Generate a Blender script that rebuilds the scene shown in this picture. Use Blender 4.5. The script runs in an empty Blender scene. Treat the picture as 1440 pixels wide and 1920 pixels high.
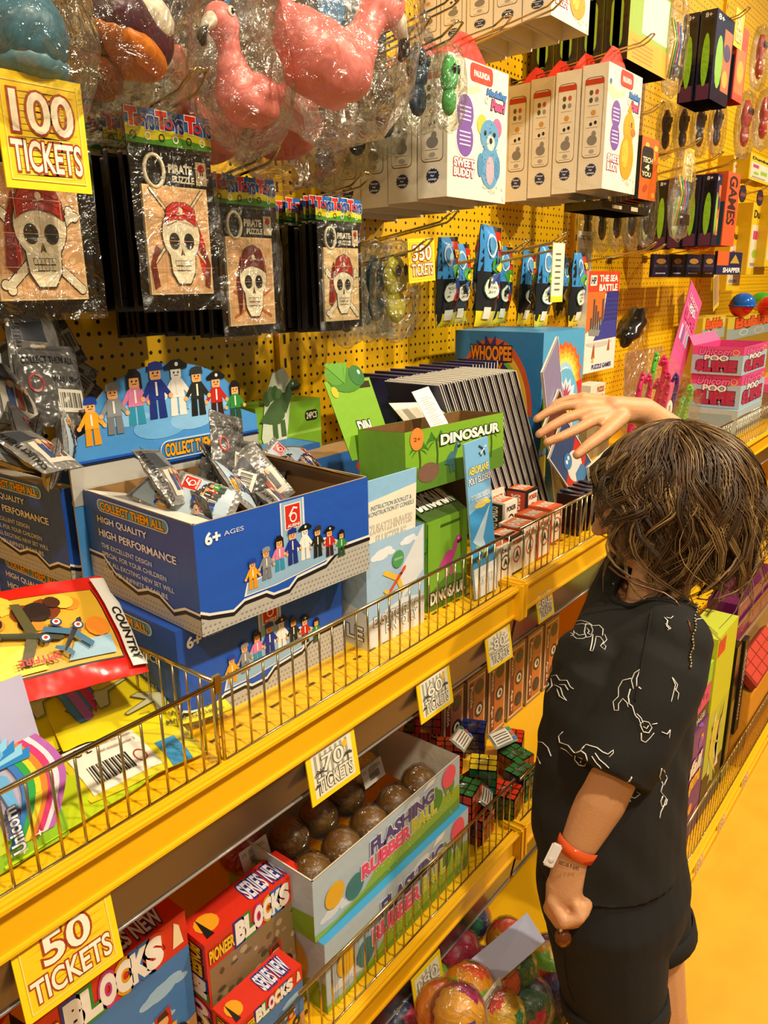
import bpy, bmesh, math, random
from mathutils import Vector, Matrix, Euler, noise
from mathutils.bvhtree import BVHTree
random.seed(7)
PI = math.pi
SC = bpy.context.scene
COL = SC.collection
# ------------------------------------------------------------------ camera, world, lamps, exposure
YAW, PITCH, ROLL, FPX = math.radians(51.3), math.radians(16.6), math.radians(-0.8), 1442.0
CF = Vector((math.sin(YAW)*math.cos(PITCH), math.cos(YAW)*math.cos(PITCH), -math.sin(PITCH)))
_r = Vector((math.cos(YAW), -math.sin(YAW), 0)); _u = _r.cross(CF)
CR = math.cos(ROLL)*_r + math.sin(ROLL)*_u
CU = -math.sin(ROLL)*_r + math.cos(ROLL)*_u
CO = Vector((0, 0, 1.40))
cam_d = bpy.data.cameras.new('camera'); cam = bpy.data.objects.new('camera', cam_d); COL.objects.link(cam)
cam_d.sensor_fit = 'VERTICAL'; cam_d.sensor_height = 24.0; cam_d.sensor_width = 18.0; cam_d.lens = FPX/1920*24
cam_d.clip_start = 0.02
mw = Matrix.Identity(4)
for i in range(3):
    mw[i][0] = CR[i]; mw[i][1] = CU[i]; mw[i][2] = -CF[i]; mw[i][3] = CO[i]
cam.matrix_world = mw
SC.camera = cam
SC.view_settings.view_transform = 'Standard'; SC.view_settings.look = 'None'
SC.view_settings.gamma = 1; SC.view_settings.use_curve_mapping = False
SC.view_settings.exposure = 0.36
W = bpy.data.worlds.new('world'); SC.world = W; W.use_nodes = True
W.node_tree.nodes['Background'].inputs[0].default_value = (1.0, 0.80, 0.55, 1)
W.node_tree.nodes['Background'].inputs[1].default_value = 0.20
def lamp(name, loc, tgt, power, r=0.05, ang=100, col=(1, .85, .64)):
    d = bpy.data.lights.new(name, 'SPOT'); d.energy = power; d.color = col; d.shadow_soft_size = r
    d.spot_size = math.radians(ang); d.spot_blend = 0.7
    o = bpy.data.objects.new(name, d); COL.objects.link(o); o.location = loc
    o.rotation_euler = (Vector(tgt)-Vector(loc)).to_track_quat('-Z', 'Y').to_euler()
lamp('track_spot', (0.45, -0.60, 2.75), (0.6, 0.9, 1.1), 112)
lamp('track_spot', (1.75, -0.75, 2.85), (1.6, 0.8, 1.0), 125)
lamp('track_spot', (3.3, -0.8, 2.9), (3.0, 0.9, 1.2), 140)
lamp('track_spot', (-0.7, -0.5, 2.7), (0.1, 0.8, 0.9), 42)
lamp('track_spot', (5.0, -0.8, 2.9), (4.4, 0.9, 1.2), 110)

# ------------------------------------------------------------------ helpers: photo pixel + known plane -> place in the room
def ray(x, y): return CF + CR*((x-720)/FPX) - CU*((y-960)/FPX)
def atY(x, y, Y): d = ray(x, y); return CO + d*(Y/d.y)
def atX(x, y, X): d = ray(x, y); return CO + d*(X/d.x)
def atZ(x, y, Z): d = ray(x, y); return CO + d*((Z-CO.z)/d.z)
def Q(x, y, t): return CO + ray(x, y)*t

# ------------------------------------------------------------------ materials
_M = {}
def lin(c): return c/12.92 if c <= .04045 else ((c+.055)/1.055)**2.4
def hexc(h): return tuple(lin(int(h[i:i+2], 16)/255) for i in (0, 2, 4))
def M(spec):
    """'rrggbb' or 'rrggbb:kind'; kind = gloss, matt, metal, cloth, skin, hair, film, foil, card"""
    if spec in _M: return _M[spec]
    h, _, kind = spec.partition(':'); kind = kind or 'card'
    m = bpy.data.materials.new(kind+'_'+h); m.use_nodes = True
    nt = m.node_tree; b = nt.nodes['Principled BSDF']
    c = hexc(h)
    b.inputs['Base Color'].default_value = (*c, 1)
    P = {'card': (.42, 0), 'gloss': (.16, 0), 'matt': (.8, 0), 'metal': (.16, 1), 'cloth': (.9, 0), 'skin': (.5, 0), 'hair': (.38, 0), 'foil': (.3, .35), 'rubber': (.38, 0), 'paint': (.33, 0), 'jelly': (.12, 0)}[kind if kind != 'film' else 'gloss']
    b.inputs['Roughness'].default_value = P[0]; b.inputs['Metallic'].default_value = P[1]
    if kind == 'skin':
        b.inputs['Subsurface Weight'].default_value = .12; b.inputs['Subsurface Radius'].default_value = (.02, .008, .004); b.inputs['Subsurface Scale'].default_value = .4
    tc = nt.nodes.new('ShaderNodeTexCoord'); nz = nt.nodes.new('ShaderNodeTexNoise'); bp = nt.nodes.new('ShaderNodeBump')
    nt.links.new(tc.outputs['Object'], nz.inputs['Vector']); nt.links.new(nz.outputs['Fac'], bp.inputs['Height']); nt.links.new(bp.outputs['Normal'], b.inputs['Normal'])
    S = {'card': (40, .002), 'gloss': (30, .002), 'matt': (60, .002), 'metal': (30, .001), 'cloth': (900, .0012), 'skin': (300, .0008), 'hair': (200, .001), 'foil': (45, .02), 'film': (28, .04), 'rubber': (60, .001), 'paint': (14, .002), 'jelly': (40, .01)}[kind]
    nz.inputs['Scale'].default_value = S[0]; bp.inputs['Distance'].default_value = S[1]; bp.inputs['Strength'].default_value = .6
    if kind == 'film':
        out = nt.nodes['Material Output']
        tr = nt.nodes.new('ShaderNodeBsdfTransparent'); gl = nt.nodes.new('ShaderNodeBsdfGlossy'); mx = nt.nodes.new('ShaderNodeMixShader'); fr = nt.nodes.new('ShaderNodeLayerWeight')
        gl.inputs['Roughness'].default_value = .12; gl.inputs['Color'].default_value = (1, 1, .95, 1)
        tr.inputs['Color'].default_value = (*[min(1, x) for x in c], 1); fr.inputs['Blend'].default_value = .35
        nz.inputs['Detail'].default_value = 4; nz.inputs['Distortion'].default_value = 1.5
        nt.links.new(bp.outputs['Normal'], gl.inputs['Normal']); nt.links.new(bp.outputs['Normal'], fr.inputs['Normal'])
        mp = nt.nodes.new('ShaderNodeMapRange'); mp.inputs[3].default_value = .05; mp.inputs[4].default_value = .55
        nt.links.new(fr.outputs['Fresnel'], mp.inputs[0])
        nt.links.new(mp.outputs[0], mx.inputs[0]); nt.links.new(tr.outputs[0], mx.inputs[1]); nt.links.new(gl.outputs[0], mx.inputs[2]); nt.links.new(mx.outputs[0], out.inputs['Surface'])
    if kind == 'hair':
        cr = nt.nodes.new('ShaderNodeMixRGB'); cr.blend_type = 'MULTIPLY'; cr.inputs[0].default_value = .5
        cr.inputs[1].default_value = (*c, 1); nz.inputs['Scale'].default_value = 60; nt.links.new(nz.outputs['Fac'], cr.inputs[2]); nt.links.new(cr.outputs[0], b.inputs['Base Color'])
    _M[spec] = m; return m
YEL = 'f4bc14:paint'
FILM = 'fafaf5:film'

# ------------------------------------------------------------------ text meshes
_T = {}
def textmesh(s, off=0.0, shear=0.0):
    k = (s, off, shear)
    if k in _T: return _T[k]
    c = bpy.data.curves.new('lettering', 'FONT'); c.body = s; c.size = 1; c.offset = off; c.shear = shear; c.resolution_u = 4; c.fill_mode = 'FRONT' if hasattr(c, 'fill_mode') else c.fill_mode
    o = bpy.data.objects.new('lettering', c); COL.objects.link(o)
    bpy.context.view_layer.update()
    dg = bpy.context.evaluated_depsgraph_get(); e = o.evaluated_get(dg); me = e.to_mesh()
    vs = [(v.co.x, v.co.y) for v in me.vertices]; fs = [tuple(p.vertices) for p in me.polygons]
    e.to_mesh_clear(); bpy.data.objects.remove(o); bpy.data.curves.remove(c)
    _T[k] = (vs, fs); return _T[k]

# ------------------------------------------------------------------ drawing frames
class Face:
    """a flat face: origin, full width vector, full height vector; u, v run 0..1"""
    def __init__(s, O, U, V, eps=.00025):
        s.O = Vector(O); s.U = Vector(U); s.V = Vector(V); s.N = s.U.cross(s.V).normalized(); s.eps = eps
        s.w = s.U.length; s.h = s.V.length
    def P(s, u, v, l): return s.O + s.U*u + s.V*v + s.N*(l*s.eps)
    def sub(s, u0, v0, u1, v1): return Face(s.P(u0, v0, 0), s.U*(u1-u0), s.V*(v1-v0), s.eps)
class Pillow:
    """puffed packet front, in local x-z, facing -y"""
    def __init__(s, w, h, th, seed=0, side=-1, eps=.0006, amp=.35):
        s.w = w; s.h = h; s.th = th; s.seed = seed; s.side = side; s.eps = eps; s.amp = amp
    def P(s, u, v, l):
        b = (max(0, math.sin(PI*min(max(u, 0), 1)))**.5)*(max(0, math.sin(PI*min(max(v, 0), 1)))**.6)
        n = noise.noise(Vector((u*3+s.seed*7.1, v*4, s.seed)))+.4*noise.noise(Vector((u*8, v*8+s.seed, s.seed)))
        y = s.side*(s.th*b*(1+s.amp*1.6*n*1) + .0004) + s.amp*.01*n*(s.w/.06)*.5
        return Vector(((u-.5)*s.w, y+s.side*l*s.eps, v*s.h))
def sgn(x): return 1 if x > 0 else -1

class B:
    def __init__(s): s.v = []; s.f = []; s.m = []; s.mats = []; s.smooth = []; s.T = None
    def mi(s, spec):
        if spec not in s.mats: s.mats.append(spec)
        return s.mats.index(spec)
    def add(s, vs, fs, mat, smooth=False):
        o = len(s.v); T = s.T
        s.v += [(T @ Vector(v)) if T else Vector(v) for v in vs]
        i = s.mi(mat)
        for f in fs: s.f.append(tuple(o+k for k in f)); s.m.append(i); s.smooth.append(smooth)
    # flat drawing
    def rect(s, F, u0, v0, u1, v1, mat, l=1, n=1):
        vs = []; fs = []
        for j in range(n+1):
            for i in range(n+1): vs.append(F.P(u0+(u1-u0)*i/n, v0+(v1-v0)*j/n, l))
        for j in range(n):
            for i in range(n): a = j*(n+1)+i; fs.append((a, a+1, a+n+2, a+n+1))
        s.add(vs, fs, mat, n > 1)
    def pg(s, F, pts, mat, l=1):
        s.q = (getattr(s, 'q', 0)+1) % 30; l = l+.03*s.q
        s.add([F.P(u, v, l) for u, v in pts], [tuple(range(len(pts)))], mat)
    def disc(s, F, u, v, ru, rv, mat, l=1, n=20, a0=0, a1=2*PI, rot=0):
        pts = []
        c, q = math.cos(rot), math.sin(rot)
        full = abs(a1-a0-2*PI) < 1e-6
        for i in range(n if full else n+1):
            a = a0+(a1-a0)*i/n; x = ru*math.cos(a); y = rv*math.sin(a); pts.append((u+x*c-y*q, v+x*q+y*c))
        s.pg(F, pts, mat, l)
    def ring(s, F, u, v, ru, rv, k, mat, l=1, n=20):
        vs = []; fs = []
        for i in range(n):
            a = 2*PI*i/n
            vs.append(F.P(u+ru*math.cos(a), v+rv*math.sin(a), l)); vs.append(F.P(u+ru*k*math.cos(a), v+rv*k*math.sin(a), l))
        for i in range(n): j = (i+1) % n; fs.append((2*i, 2*j, 2*j+1, 2*i+1))
        s.add(vs, fs, mat)
    def rrect(s, F, u0, v0, u1, v1, mat, l=1, r=.4):
        h = (v1-v0)*r; w = h*F.h/F.w; pts = []
        for cx, cy, a in ((u1-w, v1-h, 0), (u0+w, v1-h, PI/2), (u0+w, v0+h, PI), (u1-w, v0+h, 1.5*PI)):
            for k in range(5): t = a+k*PI/8; pts.append((cx+w*math.cos(t), cy+h*math.sin(t)))
        s.pg(F, pts, mat, l)
    def star(s, F, u, v, ru, rv, k, n, mat, l=1):
        s.pg(F, [(u+ru*(1 if i % 2 == 0 else k)*math.cos(PI*i/n), v+rv*(1 if i % 2 == 0 else k)*math.sin(PI*i/n)) for i in range(2*n)], mat, l)
    def line(s, F, pts, w, mat, l=1, closed=False):
        """polyline of width w metres"""
        pts = list(pts)
        if closed: pts = pts+[pts[0]]
        for (a, b) in zip(pts, pts[1:]):
            dx = (b[0]-a[0])*F.w; dy = (b[1]-a[1])*F.h; L = math.hypot(dx, dy) or 1
            nx = -dy/L*w/2/F.w; ny = dx/L*w/2/F.h; ex = dx/L*w*.3/F.w; ey = dy/L*w*.3/F.h
            s.pg(F, [(a[0]+nx-ex, a[1]+ny-ey), (a[0]-nx-ex, a[1]-ny-ey), (b[0]-nx+ex, b[1]-ny+ey), (b[0]+nx+ex, b[1]+ny+ey)], mat, l)
    def text(s, F, t, u0, v0, u1, v1, mat, l=3, bold=.02, out=None, ow=.05, shear=0, rot=0):
        """rot in quarter turns: text fits the box, turned"""
        base = textmesh(t, 0, shear)[0]
        if not base: return
        x0 = min(p[0] for p in base); x1 = max(p[0] for p in base); y0 = min(p[1] for p in base); y1 = max(p[1] for p in base)
        def put(off, m, ll):
            vs, fs = textmesh(t, off, shear); P = []
            for x, y in vs:
                a = (x-x0)/(x1-x0); b = (y-y0)/(y1-y0)
                if rot == 1: a, b = 1-b, a
                elif rot == 3: a, b = b, 1-a
                elif rot == 2: a, b = 1-a, 1-b
                P.append(F.P(u0+(u1-u0)*a, v0+(v1-v0)*b, ll))
            s.add(P, fs, m)
        if out: put(bold+ow, out, l)
        put(bold, mat, l+1)
    def fill(s, F, mat, n=1): s.rect(F, 0, 0, 1, 1, mat, 0, n)
    # solids
    def box(s, a, b, mat, bev=0, faces='xXyYzZ'):
        x0, y0, z0 = a; x1, y1, z1 = b
        if bev:
            bm = bmesh.new(); bmesh.ops.create_cube(bm, size=1)
            for v in bm.verts: v.co = Vector((x0+(v.co.x+.5)*(x1-x0), y0+(v.co.y+.5)*(y1-y0), z0+(v.co.z+.5)*(z1-z0)))
            bmesh.ops.bevel(bm, geom=bm.edges[:], offset=bev, segments=2, affect='EDGES')
            bm.verts.index_update(); s.add([v.co.copy() for v in bm.verts], [tuple(v.index for v in f.verts) for f in bm.faces], mat); bm.free(); return
        vs = [(x0, y0, z0), (x1, y0, z0), (x1, y1, z0), (x0, y1, z0), (x0, y0, z1), (x1, y0, z1), (x1, y1, z1), (x0, y1, z1)]
        fd = {'z': (0, 3, 2, 1), 'Z': (4, 5, 6, 7), 'y': (0, 1, 5, 4), 'Y': (2, 3, 7, 6), 'x': (0, 4, 7, 3), 'X': (1, 2, 6, 5)}
        s.add(vs, [fd[k] for k in faces], mat)
    def tube(s, pts, r, mat, n=8, cap=True, flat=1.0):
        pts = [Vector(p) for p in pts]; rs = r if isinstance(r, (list, tuple)) else [r]*len(pts)
        vs = []; fs = []; prev = None
        for i, p in enumerate(pts):
            d = (pts[min(i+1, len(pts)-1)]-pts[max(i-1, 0)])
            if d.length < 1e-9: d = Vector((0, 0, 1))
            d.normalize()
            if prev is None:
                a = Vector((0, 0, 1)) if abs(d.z) < .9 else Vector((1, 0, 0)); prev = a.cross(d).normalized()
            e = (prev-d*prev.dot(d)).normalized(); g = d.cross(e); prev = e
            for k in range(n): t = 2*PI*k/n; vs.append(p+(e*math.cos(t)+g*math.sin(t)*flat)*rs[i])
        for i in range(len(pts)-1):
            for k in range(n): j = (k+1) % n; fs.append((i*n+k, i*n+j, (i+1)*n+j, (i+1)*n+k))
        if cap: fs.append(tuple(range(n-1, -1, -1))); fs.append(tuple((len(pts)-1)*n+k for k in range(n)))
        s.add(vs, fs, mat, True)
    def loft(s, rings, mat, n=20, cap=True, smooth=True):
        """rings: (center, half vector a, half vector b)"""
        vs = []; fs = []
        for c, a, b in rings:
            c, a, b = Vector(c), Vector(a), Vector(b)
            for k in range(n): t = 2*PI*k/n; vs.append(c+a*math.cos(t)+b*math.sin(t))
        for i in range(len(rings)-1):
            for k in range(n): j = (k+1) % n; fs.append((i*n+k, i*n+j, (i+1)*n+j, (i+1)*n+k))
        if cap: fs.append(tuple(range(n-1, -1, -1))); fs.append(tuple((len(rings)-1)*n+k for k in range(n)))
        s.add(vs, fs, mat, smooth)
    def ball(s, c, r, mat, n=16, fn=None):
        c = Vector(c); r = Vector(r) if isinstance(r, (tuple, list, Vector)) else Vector((r, r, r))
        vs = []; fs = []; h = n//2
        for j in range(1, h):
            a = PI*j/h
            for i in range(n):
                t = 2*PI*i/n; d = Vector((math.sin(a)*math.cos(t), math.sin(a)*math.sin(t), math.cos(a)))
                k = fn(d) if fn else 1
                vs.append(c+Vector((d.x*r.x, d.y*r.y, d.z*r.z))*k)
        kt = fn(Vector((0, 0, 1))) if fn else 1; kb = fn(Vector((0, 0, -1))) if fn else 1
        vs.append(c+Vector((0, 0, r.z*kt))); vs.append(c-Vector((0, 0, r.z*kb))); T_ = len(vs)-2
        for j in range(h-2):
            for i in range(n): k = (i+1) % n; fs.append((j*n+i, (j+1)*n+i, (j+1)*n+k, j*n+k))
        for i in range(n): k = (i+1) % n; fs.append((T_, i, k)); fs.append((T_+1, (h-2)*n+k, (h-2)*n+i))
        s.add(vs, fs, mat, True)
    def build(s, name, parent=None, loc=None):
        me = bpy.data.meshes.new(name)
        off = Vector(loc) if loc is not None else Vector((0, 0, 0))
        me.from_pydata([v-off for v in s.v], [], s.f)
        for k in s.mats: me.materials.append(M(k) if isinstance(k, str) else k)
        me.polygons.foreach_set('material_index', s.m); me.polygons.foreach_set('use_smooth', s.smooth)
        me.update(); o = bpy.data.objects.new(name, me); COL.objects.link(o); o.location = off
        if parent: o.parent = parent
        return o

def tag(o, label=None, cat=None, group=None, kind=None):
    if label: o['label'] = label
    if cat: o['category'] = cat
    if group: o['group'] = group
    if kind: o['kind'] = kind
    return o
def thing(name, label, cat, loc=(0, 0, 0), rot=(0, 0, 0), group=None):
    o = bpy.data.objects.new(name, None); COL.objects.link(o); o.empty_display_size = .02
    o.location = loc; o.rotation_euler = rot
    return tag(o, label, cat, group)
def dup(root, loc, rot=None, label=None, group=None, scale=None):
    r = root.copy(); COL.objects.link(r); r.location = loc
    if rot is not None: r.rotation_euler = rot
    if scale: r.scale = scale
    if label: r['label'] = label
    if group: r['group'] = group
    for ch in list(root.children):
        c = ch.copy(); COL.objects.link(c); c.parent = r
        for g in list(ch.children):
            d = g.copy(); COL.objects.link(d); d.parent = c
    return r
def faces(w, d, h):
    """faces of a box standing with its front-left-bottom corner at 0: front, left, right, top, back"""
    return dict(front=Face((0, 0, 0), (w, 0, 0), (0, 0, h)), left=Face((0, d, 0), (0, -d, 0), (0, 0, h)), right=Face((w, 0, 0), (0, d, 0), (0, 0, h)), top=Face((0, 0, h), (w, 0, 0), (0, d, 0)), back=Face((w, d, 0), (-w, 0, 0), (0, 0, h)))
def footprint(p0, p1, pt, Z):
    """bottom-left and bottom-right photo points on level Z, point above the left one -> loc, rotz, width, height"""
    a = atZ(*p0, Z); b = atZ(*p1, Z); w = (b-a).length; rz = math.atan2(b.y-a.y, b.x-a.x)
    h = atY(*pt, a.y).z-Z if pt else 0
    return a, rz, w, h
# shelf levels (metres)
YB = 1.10                   # pegboard front
ZU, YU = .915, .57          # upper deck, its front
ZM, YM = .448, .55          # middle deck
ZL, YL = .125, .37          # base deck
# ------------------------------------------------------------------ setting: floor, pegboard wall, uprights
def floor_mat():
    m = bpy.data.materials.new('yellow_resin_floor'); m.use_nodes = True; nt = m.node_tree; b = nt.nodes['Principled BSDF']
    tc = nt.nodes.new('ShaderNodeTexCoord'); nz = nt.nodes.new('ShaderNodeTexNoise'); nz.inputs['Scale'].default_value = 9; nz.inputs['Detail'].default_value = 8
    cr = nt.nodes.new('ShaderNodeValToRGB'); cr.color_ramp.elements[0].color = (*hexc('e8a61a'), 1); cr.color_ramp.elements[1].color = (*hexc('eeb024'), 1)
    cr.color_ramp.elements[0].position = .35; cr.color_ramp.elements[1].position = .6
    bp = nt.nodes.new('ShaderNodeBump'); bp.inputs['Distance'].default_value = .003; bp.inputs['Strength'].default_value = .5
    nt.links.new(tc.outputs['Object'], nz.inputs['Vector']); nt.links.new(nz.outputs['Fac'], cr.inputs[0]); nt.links.new(cr.outputs[0], b.inputs['Base Color']); nt.links.new(nz.outputs['Fac'], bp.inputs['Height']); nt.links.new(bp.outputs['Normal'], b.inputs['Normal'])
    b.inputs['Roughness'].default_value = .5
    return m
b = B(); b.mats.append('x'); b.mats[0] = floor_mat()
b.add([(-3, -3, 0), (9, -3, 0), (9, 1.6, 0), (-3, 1.6, 0), (-3, -3, -.05), (9, -3, -.05), (9, 1.6, -.05), (-3, 1.6, -.05)], [(0, 1, 2, 3), (4, 7, 6, 5), (0, 4, 5, 1), (1, 5, 6, 2), (2, 6, 7, 3), (3, 7, 4, 0)], b.mats[0])
tag(b.build('floor'), kind='structure')
def peg_mat():
    m = bpy.data.materials.new('yellow_perforated_steel'); m.use_nodes = True; nt = m.node_tree; b = nt.nodes['Principled BSDF']
    L = nt.links.new; tc = nt.nodes.new('ShaderNodeTexCoord'); sp = nt.nodes.new('ShaderNodeSeparateXYZ'); L(tc.outputs['Object'], sp.inputs[0])
    p = .0179
    def math_(op, a, c=None):
        n = nt.nodes.new('ShaderNodeMath'); n.operation = op
        for i, x in enumerate((a, c)):
            if x is None: continue
            if isinstance(x, (int, float)): n.inputs[i].default_value = x
            else: L(x, n.inputs[i])
        return n.outputs[0]
    def grid(px, pz, ox, oz):
        x = math_('SUBTRACT', math_('FRACT', math_('DIVIDE', math_('ADD', sp.outputs[0], ox), px)), .5)
        z = math_('SUBTRACT', math_('FRACT', math_('DIVIDE', math_('ADD', sp.outputs[2], oz), pz)), .5)
        x = math_('MULTIPLY', x, px); z = math_('MULTIPLY', z, pz)
        return math_('SQRT', math_('ADD', math_('MULTIPLY', x, x), math_('MULTIPLY', z, z)))
    d = math_('MINIMUM', grid(p, 2*p, 10, 10), grid(2*p, 2*p, 10+p/2, 10+p))
    h = math_('LESS_THAN', d, .0033)
    mx = nt.nodes.new('ShaderNodeMixRGB'); mx.inputs[1].default_value = (*hexc('f4be10'), 1); mx.inputs[2].default_value = (.012, .008, .004, 1)
    L(h, mx.inputs[0]); L(mx.outputs[0], b.inputs['Base Color']); b.inputs['Roughness'].default_value = .35
    return m
b = B(); pm = peg_mat(); b.mats.append(pm)
vs = []; fs = []
for (x0, x1) in ((-1.3, 1.055), (1.065, 2.31), (2.32, 3.56), (3.57, 9.0)):
    o = len(vs); vs += [(x0, YB, .1), (x1, YB, .1), (x1, YB, 3.2), (x0, YB, 3.2), (x0, YB+.05, .1), (x1, YB+.05, .1), (x1, YB+.05, 3.2), (x0, YB+.05, 3.2)]
    fs += [tuple(o+k for k in f) for f in ((0, 1, 2, 3), (5, 4, 7, 6), (0, 3, 7, 4), (1, 5, 6, 2), (3, 2, 6, 7), (0, 4, 5, 1))]
b.add(vs, fs, pm)
tag(b.build('wall_back'), kind='structure')
b = B(); b.box((-3, 1.16, 0), (9, 1.26, 3.3), 'c99a20:paint'); tag(b.build('wall_behind'), kind='structure')
b = B(); b.box((8.6, -3, 0), (8.8, 1.2, 3.3), 'd9a21a:paint'); tag(b.build('wall_right'), kind='structure')
for k, x in enumerate((1.06, 2.315, 3.565)):
    b = B(); b.box((x-.014, YB-.012, 0), (x+.014, YB+.03, 3.2), YEL)
    for z in range(60):
        b.box((x-.003, YB-.0125, .3+z*.045), (x+.003, YB-.011, .318+z*.045), '1a1206')
    tag(b.build('trim_%d' % (k+1)), kind='structure')

# ------------------------------------------------------------------ shelves with front rail, ticket channel; wire fences
def strip_mat():
    m = bpy.data.materials.new('smoked_ticket_channel'); m.use_nodes = True; b = m.node_tree.nodes['Principled BSDF']
    b.inputs['Base Color'].default_value = (*hexc('6b6058'), 1); b.inputs['Roughness'].default_value = .2; b.inputs['Metallic'].default_value = .75
    return m
SM = strip_mat()
def shelf(x0, x1, Z, Y, label, channel=True, base=False):
    t = thing('store_shelf', label, 'shelf', (x0, Y, Z))
    b = B(); L = x1-x0; dp = YB-Y-.004
    b.box((0, .012, -.02), (L, dp, 0), YEL, .001)
    n = int(L/.03)
    for i in range(n):   # punched slots near the front
        b.rect(Face((0, 0, 0), (L, 0, 0), (0, dp, 0)), (i+.25)/n, .045/dp, (i+.75)/n, .050/dp, '6b4c00', 1)
    b.build('deck', t)
    b = B()
    prof = [(0, .006), (.006, .006), (.006, -.045), (-.001, -.050), (-.001, .0), (-.006, .0), (-.009, -.006), (-.009, -.012), (-.002, -.015)]
    lipY = -.004
    b.box((0, -.002, -.051), (L, .012, .004), YEL, .0015)
    b.box((0, -.012, -.004), (L, -.002, .006), YEL, .003)
    b.box((0, -.006, -.051), (L, -.001, -.046), YEL, .001)
    b.build('front_rail', t)
    for e in (0, L):
        c = B(); s0 = 0 if e == 0 else -.012
        c.box((e+s0, -.016, -.056), (e+s0+.012, .03, .010), YEL, .003)
        c.build('end_bracket', t)
    if channel:
        c = B()
        a0, a1 = -.050, -.112
        vs = [(.004, -.001, a0), (L-.004, -.001, a0), (L-.004, .010, a1), (.004, .010, a1), (.004, .002, a0), (L-.004, .002, a0), (L-.004, .013, a1), (.004, .013, a1)]
        c.mats.append(SM); c.add(vs, [(0, 3, 2, 1), (4, 5, 6, 7), (3, 7, 6, 2), (0, 1, 5, 4), (0, 4, 7, 3), (1, 2, 6, 5)], SM)
        c.tube([(.004, .009, a1), (L-.004, .009, a1)], .0018, '8a8076:gloss', 6)
        c.build('ticket_channel', t)
    if base:
        c = B(); c.box((0, .01, -Z), (L, .03, -.051), 'e0a60c:paint'); c.build('kick_plate', t)
    return t
CHR = 'c9b98a:metal'
def fence(x0, x1, Y, Z, label, h=.097, pitch=.0222, rows=0):
    t = thing('wire_fence', label, 'fence', (x0, Y, Z))
    L = x1-x0; b = B(); b.tube([(0, 0, h), (L, 0, h)], .0026, CHR, 8); b.build('top_rail', t)
    b = B(); b.tube([(0, 0, .004), (L, 0, .004)], .0018, CHR, 6); b.build('bottom_rail', t)
    n = int(L/pitch); wb = B(); wb.tube([(0, 0, .002), (0, 0, h)], .0014, CHR, 6); w0 = wb.build('wire', t); w0.location.x = (L-(n-1)*pitch)/2
    for i in range(1, min(n, 99)):
        w = w0.copy(); COL.objects.link(w); w.parent = t; w.location.x = w0.location.x+i*pitch
    return t
BX = [-.19, 1.06, 2.315, 3.565, 4.82]
U_L = ['long yellow shelf at chest height holding the blue boxes and gliders', 'yellow upper shelf the child reaches over, under the magazines', 'yellow upper shelf beyond the child, under the pink slime boxes', 'farthest yellow upper shelf by the right edge']
M_L = ['yellow middle shelf under the flashing ball boxes and block sets', 'yellow middle shelf mostly hidden behind the child', 'yellow middle shelf seen past the hair of the child', 'farthest yellow middle shelf behind the purple cases']
L_L = ['yellow base shelf under the rainbow balls at bottom edge', 'yellow base shelf beside the legs of the child', 'yellow base shelf under the purple boxes right of child', 'farthest yellow base shelf running along the floor']
for i in range(4):
    x0, x1 = BX[i]+.001, BX[i+1]-.001
    shelf(x0, x1, ZU, YU, U_L[i]); shelf(x0, x1, ZM, YM, M_L[i]); shelf(x0, x1, ZL, YL, L_L[i], channel=False, base=True)
fence(-.18, .434, YU+.004, ZU, 'chrome wire fence in front of the yellow plane packs and unicorn packet')
fence(.444, 1.05, YU+.004, ZU, 'chrome wire fence in front of the blue boxes and glider box')
fence(1.07, 1.68, YU+.004, ZU, 'chrome wire fence in front of the playing cards and magazines')
fence(1.69, 2.30, YU+.004, ZU, 'chrome wire fence on upper shelf hidden behind the hair')
fence(2.33, 3.55, YU+.004, ZU, 'chrome wire fence in front of the slime boxes', pitch=.0222)
fence(3.58, 4.80, YU+.004, ZU, 'farthest chrome wire fence on upper shelf')
fence(.02, .50, YM+.004, ZM, 'chrome wire fence in front of the lowest block set box')
fence(.51, 1.05, YM+.004, ZM, 'chrome wire fence in front of the flashing ball boxes and cubes', h=.108)
fence(1.07, 1.68, YM+.004, ZM, 'chrome wire fence on middle shelf behind the child')
fence(.60, 1.05, YL+.004, ZL, 'chrome wire fence around the rainbow balls at bottom', h=.13)
fence(1.07, 2.30, YL+.004, ZL, 'chrome wire fence low beside the purple boxes', h=.13)
fence(2.33, 3.55, YL+.004, ZL, 'chrome wire fence low on the farther base shelf', h=.13)
fence(3.58, 4.80, YL+.004, ZL, 'farthest chrome wire fence along the floor', h=.13)
# divider running back from the joint of the two front fences
t = thing('fence_divider', 'chrome wire divider running back between plane packs and blue boxes', 'fence', (.439, YU+.01, ZU))
b = B(); b.tube([(0, 0, .097), (0, .19, .097)], .0024, CHR); b.tube([(0, 0, .097), (.0, 0, .012), (0.004, 0, .0)], .0024, CHR); b.build('top_rail', t)
wb = B(); wb.tube([(0, 0, .002), (0, 0, .097)], .0014, CHR, 6); w0 = wb.build('wire', t); w0.location.y = .02
for i in range(1, 8):
    w = w0.copy(); COL.objects.link(w); w.parent = t; w.location.y = .02+i*.0235
b = B(); b.box((-.004, -.008, .085), (.006, -.003, .105), CHR, .001); b.tube([(-.003, -.005, .0), (-.003, -.005, .098)], .002, CHR); b.tube([(.004, -.005, .0), (.004, -.005, .098)], .002, CHR); b.build('clip', t)

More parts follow.
